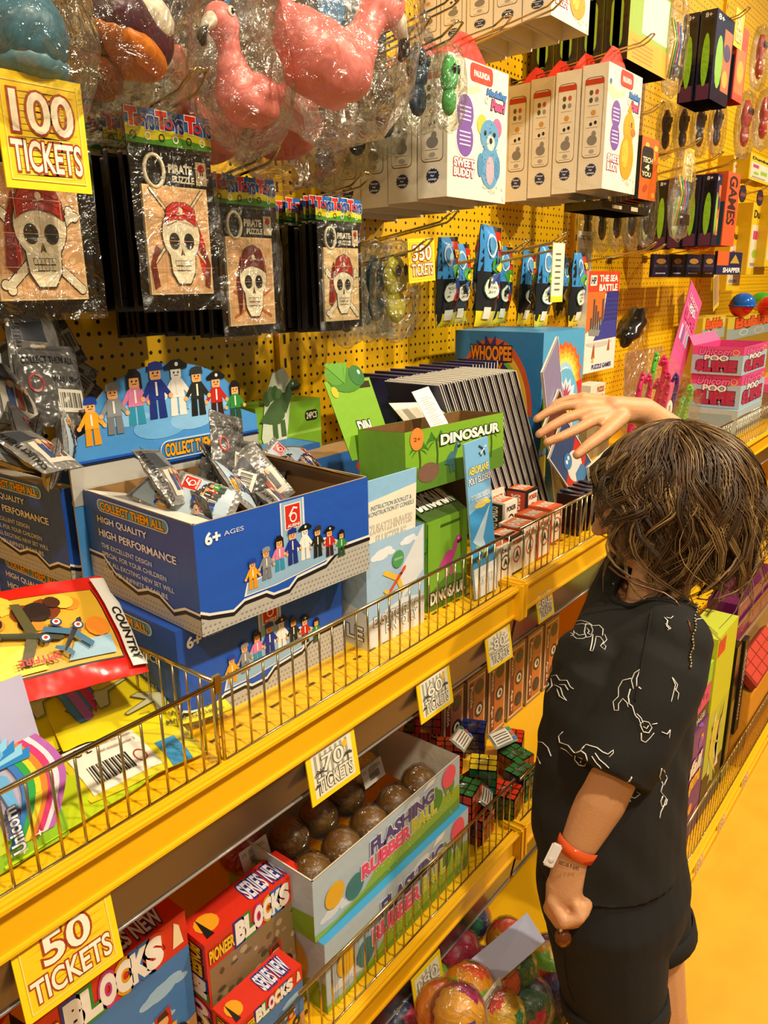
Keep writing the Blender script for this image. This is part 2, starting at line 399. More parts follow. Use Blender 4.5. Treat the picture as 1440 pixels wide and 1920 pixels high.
# ------------------------------------------------------------------ ticket price cards
def price_card(num, c, w, h, tilt, label, style, rotx=0, cat='price card', rz=0, fg='fff3da', ln='a8401e'):
    """c = centre of the card; w, h size; tilt in its own plane"""
    t = thing('price_card', label, cat, c, (rotx, tilt, rz))
    b = B(); F = Face((-w/2, -.0012, -h/2), (w, 0, 0), (0, 0, h), .0002)
    b.box((-w/2, -.001, -h/2), (w/2, .0004, h/2), 'f6c912')
    b.fill(F, 'fbd81a')
    if style == 'gold':
        b.rect(F, .07, .08, .93, .92, 'f7cf20', 1)
        random.seed(len(num))
        for k in range(14):
            y = .12+.055*k; x = .1+.1*((k*7) % 5)/5
            b.pg(F, [(x, y), (x+.25, y+.02), (x+.6, y-.01), (.9, y+.012), (x+.5, y+.018)], 'f2bd14' if k % 2 else 'f9de5a', 2)
        b.line(F, [(.07, .08), (.93, .08), (.93, .92), (.07, .92)], w*.012, 'f8e27a', 3, True)
        b.text(F, num, .5-.115*len(num), .50, .5+.115*len(num), .84, fg, 4, .02, ln, .045)
        b.text(F, 'TICKETS', .10, .16, .90, .42, fg, 4, .02, ln, .05)
    else:
        b.rect(F, .09, .09, .91, .91, 'f1ecd2', 1)
        if style == 'rays':
            for k in range(16):
                a = 2*PI*k/16; a2 = a+.2
                b.pg(F, [(.5, .5), (.5+.41*math.cos(a), .5+.41*math.sin(a)), (.5+.41*math.cos(a2), .5+.41*math.sin(a2))], 'bdb7a0', 2)
        else:
            for k in range(7): b.rect(F, .14+k*.105, .35, .19+k*.105, .86, 'a9a79c', 2)
            b.disc(F, .77, .76, .05, .07, 'f7c32a', 3, 12)
            for (x, y, s) in ((.24, .52, 1), (.37, .36, .7), (.17, .3, .6), (.8, .55, .7)):
                b.line(F, [(x, y), (x-.01, y-.3*s)], w*.014, '3c3c38', 4)
                for k in range(7):
                    a = PI*(k/6*1.3-.15); b.line(F, [(x, y), (x+.09*s*math.cos(a), y+.07*s*math.sin(a)), (x+.13*s*math.cos(a), y+.03*s*math.sin(a)-.03*s)], w*.012, '3c3c38', 4)
        b.text(F, num, .5-.11*len(num), .50, .5+.11*len(num), .78, 'f3eed8', 5, .01, '66645a', .03)
        b.text(F, 'TICKETS', .16, .16, .86, .42, 'f3eed8', 5, .01, '66645a', .04)
    b.build('card', t)
    return t
def card_on_channel(num, p, w, h, tilt, label, style, Y, Z, X=None):
    c = atY(p[0], p[1], Y-.004)
    return price_card(num, (c.x, c.y, c.z), w, h, tilt, label, style, rotx=-.17)
for (num, px, py, w, h, st, lb, Y, tl) in (
        ('80', 935, 1213, .078, .060, 'rays', 'cream sunray ticket card reading 80, unshaded, nearest left of the child', YU, .03),
        ('80', 1021, 1132, .060, .056, 'rays', 'shaded ticket card reading 80 beside the shoulder of the child', YU, 0),
        ('60', 815, 1298, .082, .064, 'palm', 'cream palm tree ticket card reading 60 tickets, over the orange cubes', YU, .02),
        ('70', 624, 1433, .088, .069, 'palm', 'cream palm tree ticket card reading 70 tickets, above the flashing ball boxes', YU, .02),
        ('50', 128, 1782, .094, .080, 'gold', 'large golden ticket card reading 50 tickets at lower left', YU, .02),
        ('180', 802, 1843, .076, .066, 'rays', 'cream sunray ticket card reading 180 tickets over the rainbow balls', YM, .03)):
    card_on_channel(num, (px, py), w, h, tl, lb, st, Y, 0)
for k, x in enumerate((1.62, 1.80, 2.02, 2.32, 2.62, 2.95, 3.3)):
    c = price_card('100', (x, YL-.004, .085), .07, .062, 0, 'small yellow 100 ticket card on the base shelf, one of a row by the floor', 'gold', cat='price card', ln='d9a83a')
    c['group'] = 'yellow ticket cards along the base shelf'
for k, x in enumerate((1.75, 1.95, 2.25)):
    c = price_card('80', (x, YM-.008, ZM-.05), .07, .056, 0, 'yellow ticket card on middle shelf glimpsed beyond the hair', 'gold', ln='d9a83a'); c['group'] = 'yellow ticket cards on the middle shelf beyond the hair'
# ================================================================== UPPER SHELF
BLUE = '1f55b8'; SILV = 'b5b2a8'; DKS = '85837b'
def figure(b, F, u, v, s, hat, top, legs, skin='f0b06c', hatkind=0, l=4, asp=None):
    """blocky toy figure; u, v = feet centre, s = height in v units"""
    k = s*F.h/F.w  # keeps squareness
    P = lambda x, y: (u+x*k, v+y*s)
    q = lambda pts, m, ll=0: b.pg(F, [P(x, y) for x, y in pts], m, l+ll)
    q([(-.17, 0), (-.02, 0), (-.02, .34), (-.15, .36)], legs); q([(.02, 0), (.18, 0), (.15, .36), (.02, .34)], legs)
    q([(-.16, .34), (.16, .34), (.12, .68), (-.12, .68)], top, 1)
    q([(-.13, .66), (-.30, .40), (-.24, .36), (-.10, .52)], top); q([(.13, .66), (.30, .42), (.24, .37), (.10, .52)], top)
    b.disc(F, *P(-.28, .37), .05*k, .05*s, skin, l+1, 8); b.disc(F, *P(.28, .38), .05*k, .05*s, skin, l+1, 8)
    q([(-.02, .40), (.02, .40), (.02, .64), (-.02, .64)], 'f2efe0', 2)
    q([(-.09, .68), (.09, .68), (.11, .72), (.11, .86), (.09, .90), (-.09, .90), (-.11, .86), (-.11, .72)], skin, 1)
    b.disc(F, *P(-.04, .80), .016*k, .02*s, '15120f', l+3, 6); b.disc(F, *P(.05, .80), .016*k, .02*s, '15120f', l+3, 6)
    q([(-.04, .74), (.05, .74), (.05, .752), (-.04, .752)], '5a2415', 2)
    if hatkind == 0: q([(-.15, .84), (.16, .84), (.14, .97), (.02, 1.0), (-.12, .97)], hat, 3)
    elif hatkind == 1: q([(-.15, .66), (-.11, .66), (-.10, .86), (.10, .86), (.12, .64), (.16, .66), (.15, .92), (.06, 1.02), (-.08, 1.02), (-.15, .9)], hat, 3)
    elif hatkind == 2: q([(-.22, .86), (.24, .86), (.26, .93), (.1, 1.04), (-.08, 1.03), (-.24, .93)], hat, 3); b.disc(F, *P(.02, .95), .04*k, .04*s, 'eeeadd', l+4, 8)
def figures_row(b, F, u0, v0, du, dv, s, l=4):
    specs = [('1c3f9e', 'f0a91c', 'e39a1a', 0), ('8d8d8d', '8b8f93', '777b80', 0), ('14110f', 'dd7fa8', '2c93b5', 1), ('1b2f86', '1d3390', '1b2f7c', 0),
             ('14110f', 'f2efe6', 'e8e5da', 2), ('2d2f2c', '23251f', '1d1e1b', 0), ('14110f', 'c3261c', '3a1a12', 2), ('14110f', '2f8a3a', '284c2c', 1)]
    for i, (h, t, g, k) in enumerate(specs):
        arch = math.sin(PI*(i+.6)/8.2)
        figure(b, F, u0+du*i, v0+dv*arch, s*(1-.25*abs(i-3.2)/4), h, t, g, 'f3f0e6' if k == 2 and i == 4 else 'f0b06c', k, l+(i % 2))
def silver_band(b, F, pts, l=1):
    """stepped silver tread-plate band below a polyline of (u, v)"""
    b.pg(F, pts+[(1, 0), (0, 0)], SILV, l)
    n = int(F.w/.006); m = int(.35*F.h/.006)
    for j in range(m):
        for i in range(n):
            u = (i+.5*(j % 2)+.3)/n; v = (j+.5)*.35/m
            top = 1
            for (a, c) in zip(pts, pts[1:]):
                if a[0] <= u <= c[0] and c[0] > a[0]: top = a[1]+(c[1]-a[1])*(u-a[0])/(c[0]-a[0])
            if v < top-.05: b.pg(F, [(u-.0016/F.w, v), (u, v-.0012/F.h), (u+.0016/F.w, v), (u, v+.0012/F.h)], DKS, l+1)
    b.line(F, pts, .004, '1a1a1c', l+1); b.line(F, [(u, v+.012/F.h*.35) for u, v in pts], .003, 'eae7dc', l+2)
def blue_left(b, F):
    b.fill(F, BLUE)
    silver_band(b, F, [(0, .36), (.14, .36), (.25, .22), (.46, .14), (.56, .20), (.66, .20), (.78, .10), (.88, .17), (1, .17)])
    b.rrect(F, .14, .84, .80, .965, 'd8dde4', 2, .5); b.rrect(F, .15, .85, .79, .955, '4f9fd0', 3, .5)
    b.text(F, 'COLLECT THEM ALL', .18, .865, .76, .94, 'f6a81c', 4, .04, '1a0e08', .05)
    b.text(F, 'HIGH QUALITY', .13, .72, .60, .79, 'f4f4f2', 3, .02); b.text(F, 'HIGH PERFORMANCE', .13, .59, .84, .66, 'f4f4f2', 3, .02)
    for i, (s, e) in enumerate((('The excellent design'.upper(), .62), ('Special for your children'.upper(), .74), ('The all exciting new set will'.upper(), .80), ('Give you infinite pleasure'.upper(), .74))):
        b.text(F, s, .14, .475-.085*i, e, .52-.085*i, 'e8ecf4', 3, .005)
def logo(b, F, u, v, s, l=4):
    k = s*F.h/F.w
    b.rect(F, u-.5*k, v-.6*s, u+.5*k, v+.6*s, 'f0ece0', l); b.rect(F, u-.44*k, v-.55*s, u+.44*k, v+.55*s, 'cf2a1c', l+1)
    b.ring(F, u+.02*k, v-.06*s, .22*k, .24*s, .70, 'f4f0e8', l+2, 14); b.line(F, [(u-.22*k, v+.05*s), (u+.05*k, v+.40*s), (u+.25*k, v+.34*s)], .0022, 'f4f0e8', l+2)
    b.text(F, 'AUSINI', u-.36*k, v-.50*s, u+.36*k, v-.36*s, 'f4f0e8', l+2, .03)
def blue_front(b, F):
    b.fill(F, BLUE)
    silver_band(b, F, [(0, .19), (.04, .15), (.16, .10), (.22, .16), (.34, .16), (.38, .11), (.47, .11), (.52, .19), (.70, .22), (.80, .34), (1, .34)])
    b.pg(F, [(.22, .22), (.40, .22), (.80, .30), (.84, .40), (.70, .52), (.62, .50), (.58, .62), (.58, .98), (.44, .98), (.44, .62), (.33, .36), (.24, .34)], 'dfe3e6', 2)
    b.pg(F, [(.235, .235), (.40, .235), (.785, .31), (.82, .40), (.70, .50), (.62, .48), (.57, .61), (.57, .98), (.45, .98), (.45, .61), (.34, .345), (.245, .33)], '8fb6d4', 3)
    logo(b, F, .51, .83, .20, 4)
    figures_row(b, F, .27, .24, .076, .13, .36, 5)
    b.text(F, '6+', .05, .80, .12, .90, 'f4f4f2', 3, .04); b.text(F, 'AGES', .14, .835, .24, .875, 'c4cfe6', 3, .01)
BW, BD, BH = .262, .225, .125
def blue_box(label, loc, rz, header=False, closed=False):
    t = thing('figure_display_box', label, 'display box', loc, (0, 0, rz))
    b = B(); f = faces(BW, BD, BH); th = .002
    b.box((0, 0, 0), (BW, BD, .002), 'a98a5e')
    blue_front(b, f['front']); blue_left(b, f['left'])
    b.fill(f['right'], BLUE); b.fill(f['back'], BLUE)
    if closed: b.fill(f['top'], BLUE)
    else:
        inn = '9a7448'
        b.rect(Face((BW, th, 0), (-BW, 0, 0), (0, 0, BH)), 0, 0, 1, 1, inn, 0); b.rect(Face((th, 0, 0), (0, BD, 0), (0, 0, BH)), 0, 0, 1, 1, inn, 0)
        b.rect(Face((BW-th, BD, 0), (0, -BD, 0), (0, 0, BH)), 0, 0, 1, 1, inn, 0); b.rect(Face((0, BD-th, 0), (BW, 0, 0), (0, 0, BH)), 0, 0, 1, 1, inn, 0)
        for (a, c) in (((0, 0, BH-.0005), (BW, th, BH)), ((0, 0, BH-.0005), (th, BD, BH)), ((BW-th, 0, BH-.0005), (BW, BD, BH)), ((0, BD-th, BH-.0005), (BW, BD, BH))): b.box(a, c, 'c7b592')
    b.build('box_body', t)
    if not closed:
        c = B()   # white inner flap folded in on the left, brown liner on the right
        c.T = Matrix.Translation((0, .004, BH+.001))
        c.add([(0, 0, 0), (0, BD-.01, 0), (.045, BD-.02, -.012), (.050, .012, -.016)], [(0, 3, 2, 1)], 'efe9d6')
        c.add([(0, 0, -.0012), (0, BD-.01, -.0012), (.045, BD-.02, -.0132), (.050, .012, -.0172)], [(0, 1, 2, 3)], 'd8cfb8')
        c.build('folded_flap', t)
        c = B(); c.add([(BW-.003, .01, BH-.002), (BW-.003, BD-.012, BH+.006), (BW-.03, BD-.02, BH+.012), (BW-.02, .04, BH+.004)], [(0, 1, 2, 3)], '8a6236'); c.add([(BW-.003, .01, BH-.004), (BW-.003, BD-.012, BH+.004), (BW-.03, BD-.02, BH+.010), (BW-.02, .04, BH+.002)], [(3, 2, 1, 0)], '8a6236'); c.build('side_flap', t)
    if header:
        h = B(); y = BD+.004; x0, x1 = -.012, BW+.012; top = BH+.085; R = (x1-x0)*.40; cx = (x0+x1)/2
        out = [(x0, .0), (x1, .0), (x1, BH+.055)]
        for i in range(25):
            a = math.acos(1)+PI*i/24; out.append((cx+R*math.cos(a), BH+.055+.072*math.sin(a)+.012))
        out.append((x0, BH+.055))
        F = Face((0, y-.0012, 0), (1, 0, 0), (0, 0, 1)); F.w = F.h = 1
        h.pg(F, out, '4a94d8', 0); h.pg(Face((0, y+.0012, 0), (1, 0, 0), (0, 0, 1)), out[::-1], 'b89a68', 0)
        n = len(out); h.add([(a, y-.0012, c) for a, c in out]+[(a, y+.0012, c) for a, c in out], [(i, (i+1) % n, n+(i+1) % n, n+i) for i in range(n)], 'b89a68')
        G = Face((x0, y-.0014, BH-.02), (x1-x0, 0, 0), (0, 0, .16))
        for k, (u, v, r) in enumerate(((.3, .62, .12), (.5, .7, .16), (.72, .62, .12), (.45, .5, .14), (.62, .52, .12))): h.disc(G, u, v, r, r*.7, '6fb2e6' if k % 2 else '8cc4ee', 1)
        figures_row(h, G, .12, .40, .107, .17, .46, 3)
        h.pg(G, [(0, 0), (1, 0), (1, .30), (.88, .30), (.82, .18), (.40, .18), (.30, .30), (0, .30)], SILV, 2); h.line(G, [(0, .30), (.30, .30), (.40, .18), (.82, .18), (.88, .30), (1, .30)], .003, '18243c', 3)
        h.line(G, [(0, .325), (.31, .325), (.41, .205), (.81, .205), (.87, .325), (1, .325)], .003, BLUE, 4)
        h.rrect(G, .43, .22, .80, .38, 'd8dde4', 7, .5); h.rrect(G, .435, .23, .795, .37, '2f7fc8', 8, .5)
        h.text(G, 'COLLECT THEM ALL', .455, .25, .78, .35, 'f6a81c', 9, .04, '1a0e08', .05)
        h.build('header_card', t)
    return t
pl = atZ(347, 1375, ZU)
blue_box('closed blue figure box with silver tread band, under the open one with header', (pl.x, pl.y, ZU), -.03, closed=True)
pu = atZ(380, 1195, ZU+BH+.001)
UB = blue_box('open blue box of foil figure packets, topped by a half-round figures header', (pu.x, pu.y, ZU+BH+.001), -.055, header=True)
# two more behind to the left
plf = atY(140, 1083, .86)
qx = atZ(140, 1098, ZU+BH+.001)
LB = blue_box('blue figure box at far left, heaped with grey foil packets', (qx.x-.002, qx.y, ZU+BH+.001), .02)
blue_box('blue figure box at far left, beneath the heaped one', (qx.x+.008, qx.y+.004, ZU), .0, closed=True)

# foil packets
def foil_packet(name, label, w, h, th, seed, kind=0, group=None):
    P = Pillow(w, h, th, seed); Pb = Pillow(w, h, th, seed, side=1)
    b = B(); col = ('8d8a84:foil', '6f6d6a:foil', 'a6a39c:foil')[seed % 3]
    b.rect(P, 0, 0, 1, 1, col, 0, 12); b.rect(Pb, 1, 0, 0, 1, col, 0, 12)
    for k in range(4): b.rect(P, .02, .955-.012*k, .98, .960-.012*k, '55534f', 1, 3)
    if kind == 0:
        b.rect(P, .30, .12, .95, .55, 'c9c1b0', 1, 6); b.rect(P, .05, .60, .6, .9, '3a3c42', 1, 6)
        b.text(P, 'COLLECT THEM ALL', .07, .05, .17, .95, '1b1a18', 2, .03, rot=1)
        for k in range(3): b.rect(P, .42+.15*k, .2, .53+.15*k, .48, ('3a4a7a', 'a05048', '54524e')[k], 3, 2); b.disc(P, .475+.15*k, .5, .05, .05, 'd8a878', 4, 8)
    elif kind == 1:
        b.rect(P, .55, .15, .95, .42, 'e2dcc8', 1, 4)
        for k in range(12): b.rect(P, .58+.028*k, .2, .58+.028*k+.006*(1+k % 3), .38, '1a1a1a', 2)
        b.text(P, 'WARNING', .5, .5, .95, .58, '1a1a18', 2, .01); b.text(P, 'COLLECT THEM ALL', .1, .75, .9, .83, '1a1a18', 2, .02)
        b.ring(P, .25, .5, .12, .12, .75, 'b03a34', 2, 12)
    else:
        b.rect(P, .05, .1, .95, .9, 'b4c7d4', 1, 8); logo(b, P, .8, .75, .22, 2)
        figures_row(b, P, .14, .22, .105, .08, .36, 3)
    o = b.build(name); return tag(o, label, 'foil packet', group)
pk = [foil_packet('foil_packet', 'grey foil packet', .075, .105, .011, s, s % 3) for s in range(3)]
def put_packets(lst, base, labels, group):
    for i, ((px, py, Y, rx, ry, rz, sc), lab) in enumerate(zip(lst, labels)):
        src = pk[i % 3]
        p = atY(px, py, Y)
        if not src.get('used'):
            o = src; o['used'] = 1
        else: o = src.copy(); COL.objects.link(o)
        o.location = p; o.rotation_euler = (rx, ry, rz); sc *= .82; o.scale = (sc, sc, sc); o['label'] = lab; o['group'] = group
G1 = 'foil packets in the open blue box'
L1 = [(345, 945, .70, -.7, .2, .4, .9), (430, 900, .74, -.3, .35, .1, 1.0), (470, 960, .68, -.9, .7, .2, 1.0), (520, 950, .70, -.5, -.5, -.3, 1), (400, 975, .67, -1.1, 1.2, .3, .9), (440, 965, .66, -1.0, -.9, .1, .9),
      (575, 930, .73, -.7, 1.3, .5, .85), (500, 900, .80, -.6, .2, .2, .8), (560, 900, .79, -.4, -.7, -.2, .8), (540, 955, .67, -1.2, .3, .1, .8), (330, 925, .73, -1.0, .9, .2, .9), (365, 955, .70, -1.2, -.4, .1, .9), (455, 930, .72, -.8, .5, .3, 1.0), (490, 935, .70, -.9, -1.1, .0, 1.0), (600, 905, .76, -.9, .2, .1, .9), (525, 920, .75, -1.1, 2.2, .1, 1.0), (400, 940, .76, -.9, 1.8, .2, 1.0), (470, 915, .78, -.7, -.2, 0, .9)]
N1 = ['dark grey foil packet upright at left end of the open blue box', 'foil packet with red logo standing up in front of the header figures', 'foil packet lying towards the middle front of the open blue box', 'silver foil packet right of the middle in the open blue box', 'foil packet low at left, printed side up in the open blue box', 'pale printed foil packet at the near rim of the open blue box', 'foil packet leaning on the brown cardboard at right end of box', 'foil packet at the back of the open blue box, under the header', 'foil packet behind, against the brown side flap', 'small foil packet tucked by the near right rim', 'foil packet at the white inner flap of the open box', 'foil packet lying flat beside the white inner flap', 'foil packet under the upright one with the red logo', 'foil packet leaning right in the centre of the open box', 'foil packet farthest right, below the brown side flap', 'foil packet turned on its side behind the silver one', 'foil packet behind the leftmost dark one, deeper in box', 'foil packet at centre back, just under the blue lettering']
put_packets(L1, 0, N1, G1)
G2 = 'foil packets heaped in the far left blue box'
L2 = [(120, 882, .72, -1.1, .1, .3, .9), (70, 860, .78, -1.0, 1.0, .1, 1.1), (118, 835, .80, -.8, 1.6, .2, 1.0), (30, 800, .84, -.8, .4, .1, 1.2), (110, 800, .86, -.5, .1, -.2, 1.2), (120, 765, .92, -.3, -.5, .1, 1.2), (80, 740, .9, -.3, .2, .1, 1.2), (170, 765, .98, -.4, -.7, .2, 1.1), (20, 870, .76, -1.2, .5, .3, 1.1), (165, 735, 1.0, -.3, -.9, 0, 1.1), (60, 830, .80, -1.1, 2.0, 0, 1.1), (100, 872, .73, -1.0, 1.9, .1, .9), (50, 790, .90, -.8, 1.3, .1, 1.1), (120, 700, .98, -.2, -.35, .1, 1.35), (0, 830, .86, -1.0, -.4, 0, 1.2)]
N2 = ['foil packet with upside-down lettering at near rim of the far left box', 'crumpled foil packet low in the far left heap', 'grey foil packet lettered sideways in the middle of the left heap', 'dark foil packet at the left edge of the left heap', 'foil packet with white barcode patch in the left heap', 'foil packet with red warning ring high in the left heap', 'foil packet at the top left of the left heap', 'foil packet beside the half-round header, high in the heap', 'foil packet at bottom left corner of the heap', 'foil packet touching the blue header edge', 'foil packet lying flat in the middle of the left heap', 'foil packet lying over the white box rim', 'foil packet in the middle rear of the left heap, tilted', 'topmost foil packet, peaked against the pegboard', 'foil packet half out of the picture at left']
put_packets(L2, 0, N2, G2)
for s in pk:
    if 'used' in s: del s['used']
for o in COL.objects:
    if 'used' in o: del o['used']
# dark header behind the left heap
b = B(); q = atY(230, 760, 1.04); F = Face((q.x-.14, 1.04, ZU), (.28, 0, 0), (0, .02, .30)); out = [(0, 0), (1, 0), (1, .6)]+[(.5+.5*math.cos(PI*i/16), .6+.38*math.sin(PI*i/16)) for i in range(17)]
b.pg(F, out, '2b4a5e', 0); F2 = Face(F.O+Vector((0, .0015, 0)), F.U, F.V); b.pg(F2, out[::-1], '7a5c38', 0)
tag(b.build('header_card', loc=(q.x, 1.04, ZU)), 'dark blue rounded header card behind the heap of foil packets', 'display card')

# ---- glider box with glider packets
def plane_art(b, F, u, v, s, rot, body, wing, l=3):
    k = s*F.h/F.w; c, q = math.cos(rot), math.sin(rot)
    P = lambda x, y: (u+(x*c-y*q)*k, v+(x*q+y*c)*s)
    g = lambda pts, m, ll=0: b.pg(F, [P(x, y) for x, y in pts], m, l+ll)
    g([(-.05, .05), (.12, .06), (-.10, .62), (-.24, .60)], wing); g([(-.05, -.05), (.12, -.06), (.0, -.50), (-.14, -.50)], wing)
    g([(.5, 0), (.42, .06), (-.45, .045), (-.52, 0), (-.45, -.045), (.42, -.06)], body, 1)
    g([(-.38, .03), (-.46, .22), (-.54, .22), (-.52, .02)], wing, 1); g([(-.38, -.03), (-.44, -.2), (-.54, -.2), (-.52, -.02)], wing, 1)
    b.disc(F, *P(.22, 0), .06*k, .035*s, '243a5a', l+2, 8)
def clouds(b, F, lst, l=1, col='e6eef2'):
    for u, v, r in lst:
        for dx, dy, k in ((0, 0, 1), (.7, .2, .7), (-.8, -.1, .6), (1.3, -.1, .45)):
            b.disc(F, min(max(u+dx*r, r*k), 1-r*k), min(max(v+dy*r*F.w/F.h, .01+r*k*.5*F.w/F.h), .99-r*k*.5*F.w/F.h), r*k, r*k*.5*F.w/F.h, col, l, 14)
a, rz, w, h = footprint((690, 1220), (795, 1165), None, ZU)
hG = atY(673, 1035, a.y).z-ZU
t = thing('glider_display_box', 'pale sky-blue tall glider box with a red and yellow plane picture', 'display box', (a.x, a.y, ZU), (0, 0, rz))
b = B(); f = faces(w, .085, hG+.005)
for k in ('front', 'left', 'right', 'back'): b.fill(f[k], 'a3c6e4')
Fi = f['front']
b.pg(Fi, [(.55, .62), (.98, 1.0), (.98, .55), (.6, .35)], 'dfe6ea', 1); clouds(b, Fi, [(.25, .86, .13), (.7, .9, .1)], 1)
b.pg(Fi, [(0, 0), (1, 0), (1, .30), (.6, .36), (0, .26)], 'dbe2e8', 1)
plane_art(b, Fi, .50, .56, .34, .7, 'd8552a', 'f0c040', 3); b.disc(Fi, .52, .76, .10, .10*w/hG, '4f9d5a', 5); b.text(Fi, 'AEROPLANE', .45, .755, .59, .775, 'd8f0d8', 6, .01)
b.text(Fi, 'EASY TO FLY &', .10, .20, .88, .29, 'f6f4ee', 4, .03, '1c1c1c', .03); b.text(Fi, 'FUN TO FLY', .30, .09, .85, .18, 'f6f4ee', 4, .03, '1c1c1c', .03)
Fl = f['left']; b.pg(Fl, [(0, 0), (1, 0), (1, .34), (0, .5)], 'd6e2ea', 1); b.text(Fl, 'LE', .55, .08, .9, .2, 'f6f4ee', 4, .03, '1c1c1c', .04)
b.rect(Face((w, .003, 0), (-w, 0, 0), (0, 0, hG)), 0, 0, 1, 1, 'c0a070', 0); b.rect(Face((0, .082, 0), (w, 0, 0), (0, 0, hG)), 0, 0, 1, 1, 'c0a070', 0)
b.build('box_body', t)
def glider_packet(loc, w, h, rot, label, front=True):
    t = tag_ = None
    b = B(); b.box((0, 0, 0), (w, .003, h), '9cc8e6'); F = Face((0, -.0002, 0), (w, 0, 0), (0, 0, h), .0002)
    b.fill(F, '8fc3ea')
    if front == 1:
        b.pg(F, [(0, .50), (.15, .46), (.5, .50), (1, .44), (1, .90), (0, .86)], 'f1ead2', 1)
        b.text(F, 'INSTRUCTION BOOKLET &', .1, .80, .9, .83, '4a7a9a', 2, .0); b.text(F, 'KONSTRUKTION ET CONSEILS', .06, .76, .95, .79, '4a7a9a', 2, .0)
        b.text(F, 'ZUSATZHINWEIS', .08, .64, .92, .70, 'ddd6c4', 2, .01, '9a968a', .02); b.text(F, 'FLUGZEUG', .2, .56, .8, .62, 'ddd6c4', 2, .01, '9a968a', .02)
        plane_art(b, F, .5, .16, .26, 2.2, 'b4b83a', '9aa02a', 3); clouds(b, F, [(.3, .05, .2)], 2)
    elif front == 2:
        b.pg(F, [(0, .62), (1, .70), (1, 1), (0, 1)], '7ab8e4', 1); b.pg(F, [(0, .18), (1, .10), (1, .62), (0, .56)], '3f9ad8', 1)
        clouds(b, F, [(.55, .60, .22)], 2, 'f5e04a'); b.text(F, 'AEROPLANE', .1, .80, .92, .845, 'f7e65a', 4, .03, '3a6a9a', .04); b.text(F, 'POLY GLIDERS', .06, .74, .96, .78, 'f4f4ee', 4, .02, '3a3a3a', .04)
        b.text(F, '12 CLASSIC DESIGNS', .12, .64, .92, .67, 'f4f4ee', 4, .02); b.text(F, 'TO COLLECT', .3, .60, .75, .63, 'f4f4ee', 4, .02)
        b.pg(F, [(.05, .38), (.9, .58), (.5, .38), (.7, .25)], 'bcd8ea', 3); plane_art(b, F, .5, .28, .16, .6, 'e9ede0', '9ab86a', 4)
        b.rect(F, 0, 0, 1, .2, 'eef0ea', 3); b.text(F, 'FUN TO FLY', .2, .08, .8, .13, 'f4f4ee', 4, .02, '555555', .03); plane_art(b, F, .75, .93, .08, .6, 'f4f4ee', '2c3c4c', 5)
    else:
        b.pg(F, [(0, .7), (1, .8), (1, 1), (0, 1)], 'bfe0f4', 1); plane_art(b, F, .8, .9, .07, .7, 'b8322a', 'b8322a', 3); b.text(F, 'GLIDERS', .3, .60, .95, .66, 'f4f4ee', 3, .02, '2a6aa8', .04); b.text(F, 'POLY', .5, .70, .95, .75, 'f7e65a', 3, .02, '2a6aa8', .04)
    o = b.build('glider_packet'); o.location = loc; o.rotation_euler = rot
    return tag(o, label, 'packet')
z0 = ZU+.03
gp = a
wg = w*.85
glider_packet((gp.x+.004, gp.y+.008, z0), wg, atY(685, 900, gp.y+.01).z-z0, (.03, 0, rz), 'foremost glider packet in the tall box, cream instruction panel', 1)
labs = ['second glider packet in the tall box, POLY GLIDERS edge showing at right', 'third glider packet, a little higher in the tall box', 'fourth glider packet, fanned right in the tall box', 'fifth glider packet near the back of the tall box', 'rearmost glider packet in the tall box']
for i in range(5): glider_packet((gp.x+.012+.006*i, gp.y+.018+.012*i, z0), wg, .165+.004*i, (.03, .01*i, rz), labs[i], 0)
pg_ = atZ(895, 1125, ZU+.002); top = atY(880, 842, pg_.y+.0).z-ZU
glider_packet((pg_.x-.005, pg_.y, ZU+.004), .058, top, (-.06, -.07, -.1), 'tall blue poly glider packet standing alone by the dinosaur box', 2)

# ---- dinosaur boxes
def dino(b, F, u, v, s, col, l=3, flip=1):
    k = s*F.h/F.w*flip; P = lambda x, y: (u+x*k, v+y*s)
    g = lambda pts, m, ll=0: b.pg(F, [P(x, y) for x, y in pts], m, l+ll)
    g([(-.5, .1), (-.2, .02), (.05, 0), (.2, .12), (.25, .35), (.18, .5), (0, .55), (-.2, .42)], col)
    g([(.15, .35), (.3, .75), (.45, .9), (.62, .86), (.7, .72), (.5, .66), (.42, .5), (.25, .2)], col, 1)
    g([(.4, .72), (.68, .74), (.66, .66), (.45, .64)], '2a2a26', 2)
    g([(-.15, .05), (-.02, .05), (0, -.3), (-.14, -.3)], col, 1); g([(.08, .05), (.2, .08), (.24, -.28), (.1, -.28)], col, 1)
    b.disc(F, *P(.48, .8), .03*abs(k), .03*s, 'f0e8d0', l+3, 8)
def palm(b, F, u, v, s, col, l=2):
    k = s*F.h/F.w
    b.line(F, [(u, v), (u+.05*k, v+.5*s), (u, v+.9*s)], .004, '3f5a22', l)
    for i in range(7):
        a = PI*(i/6*1.4-.2); b.pg(F, [(u, v+.9*s), (u+.35*k*math.cos(a), v+s*(.95+.25*math.sin(a))), (u+.55*k*math.cos(a), v+s*(.75+.2*math.sin(a))), (u+.3*k*math.cos(a), v+s*(.86+.15*math.sin(a)))], col, l)
GRN = '7cae2c'
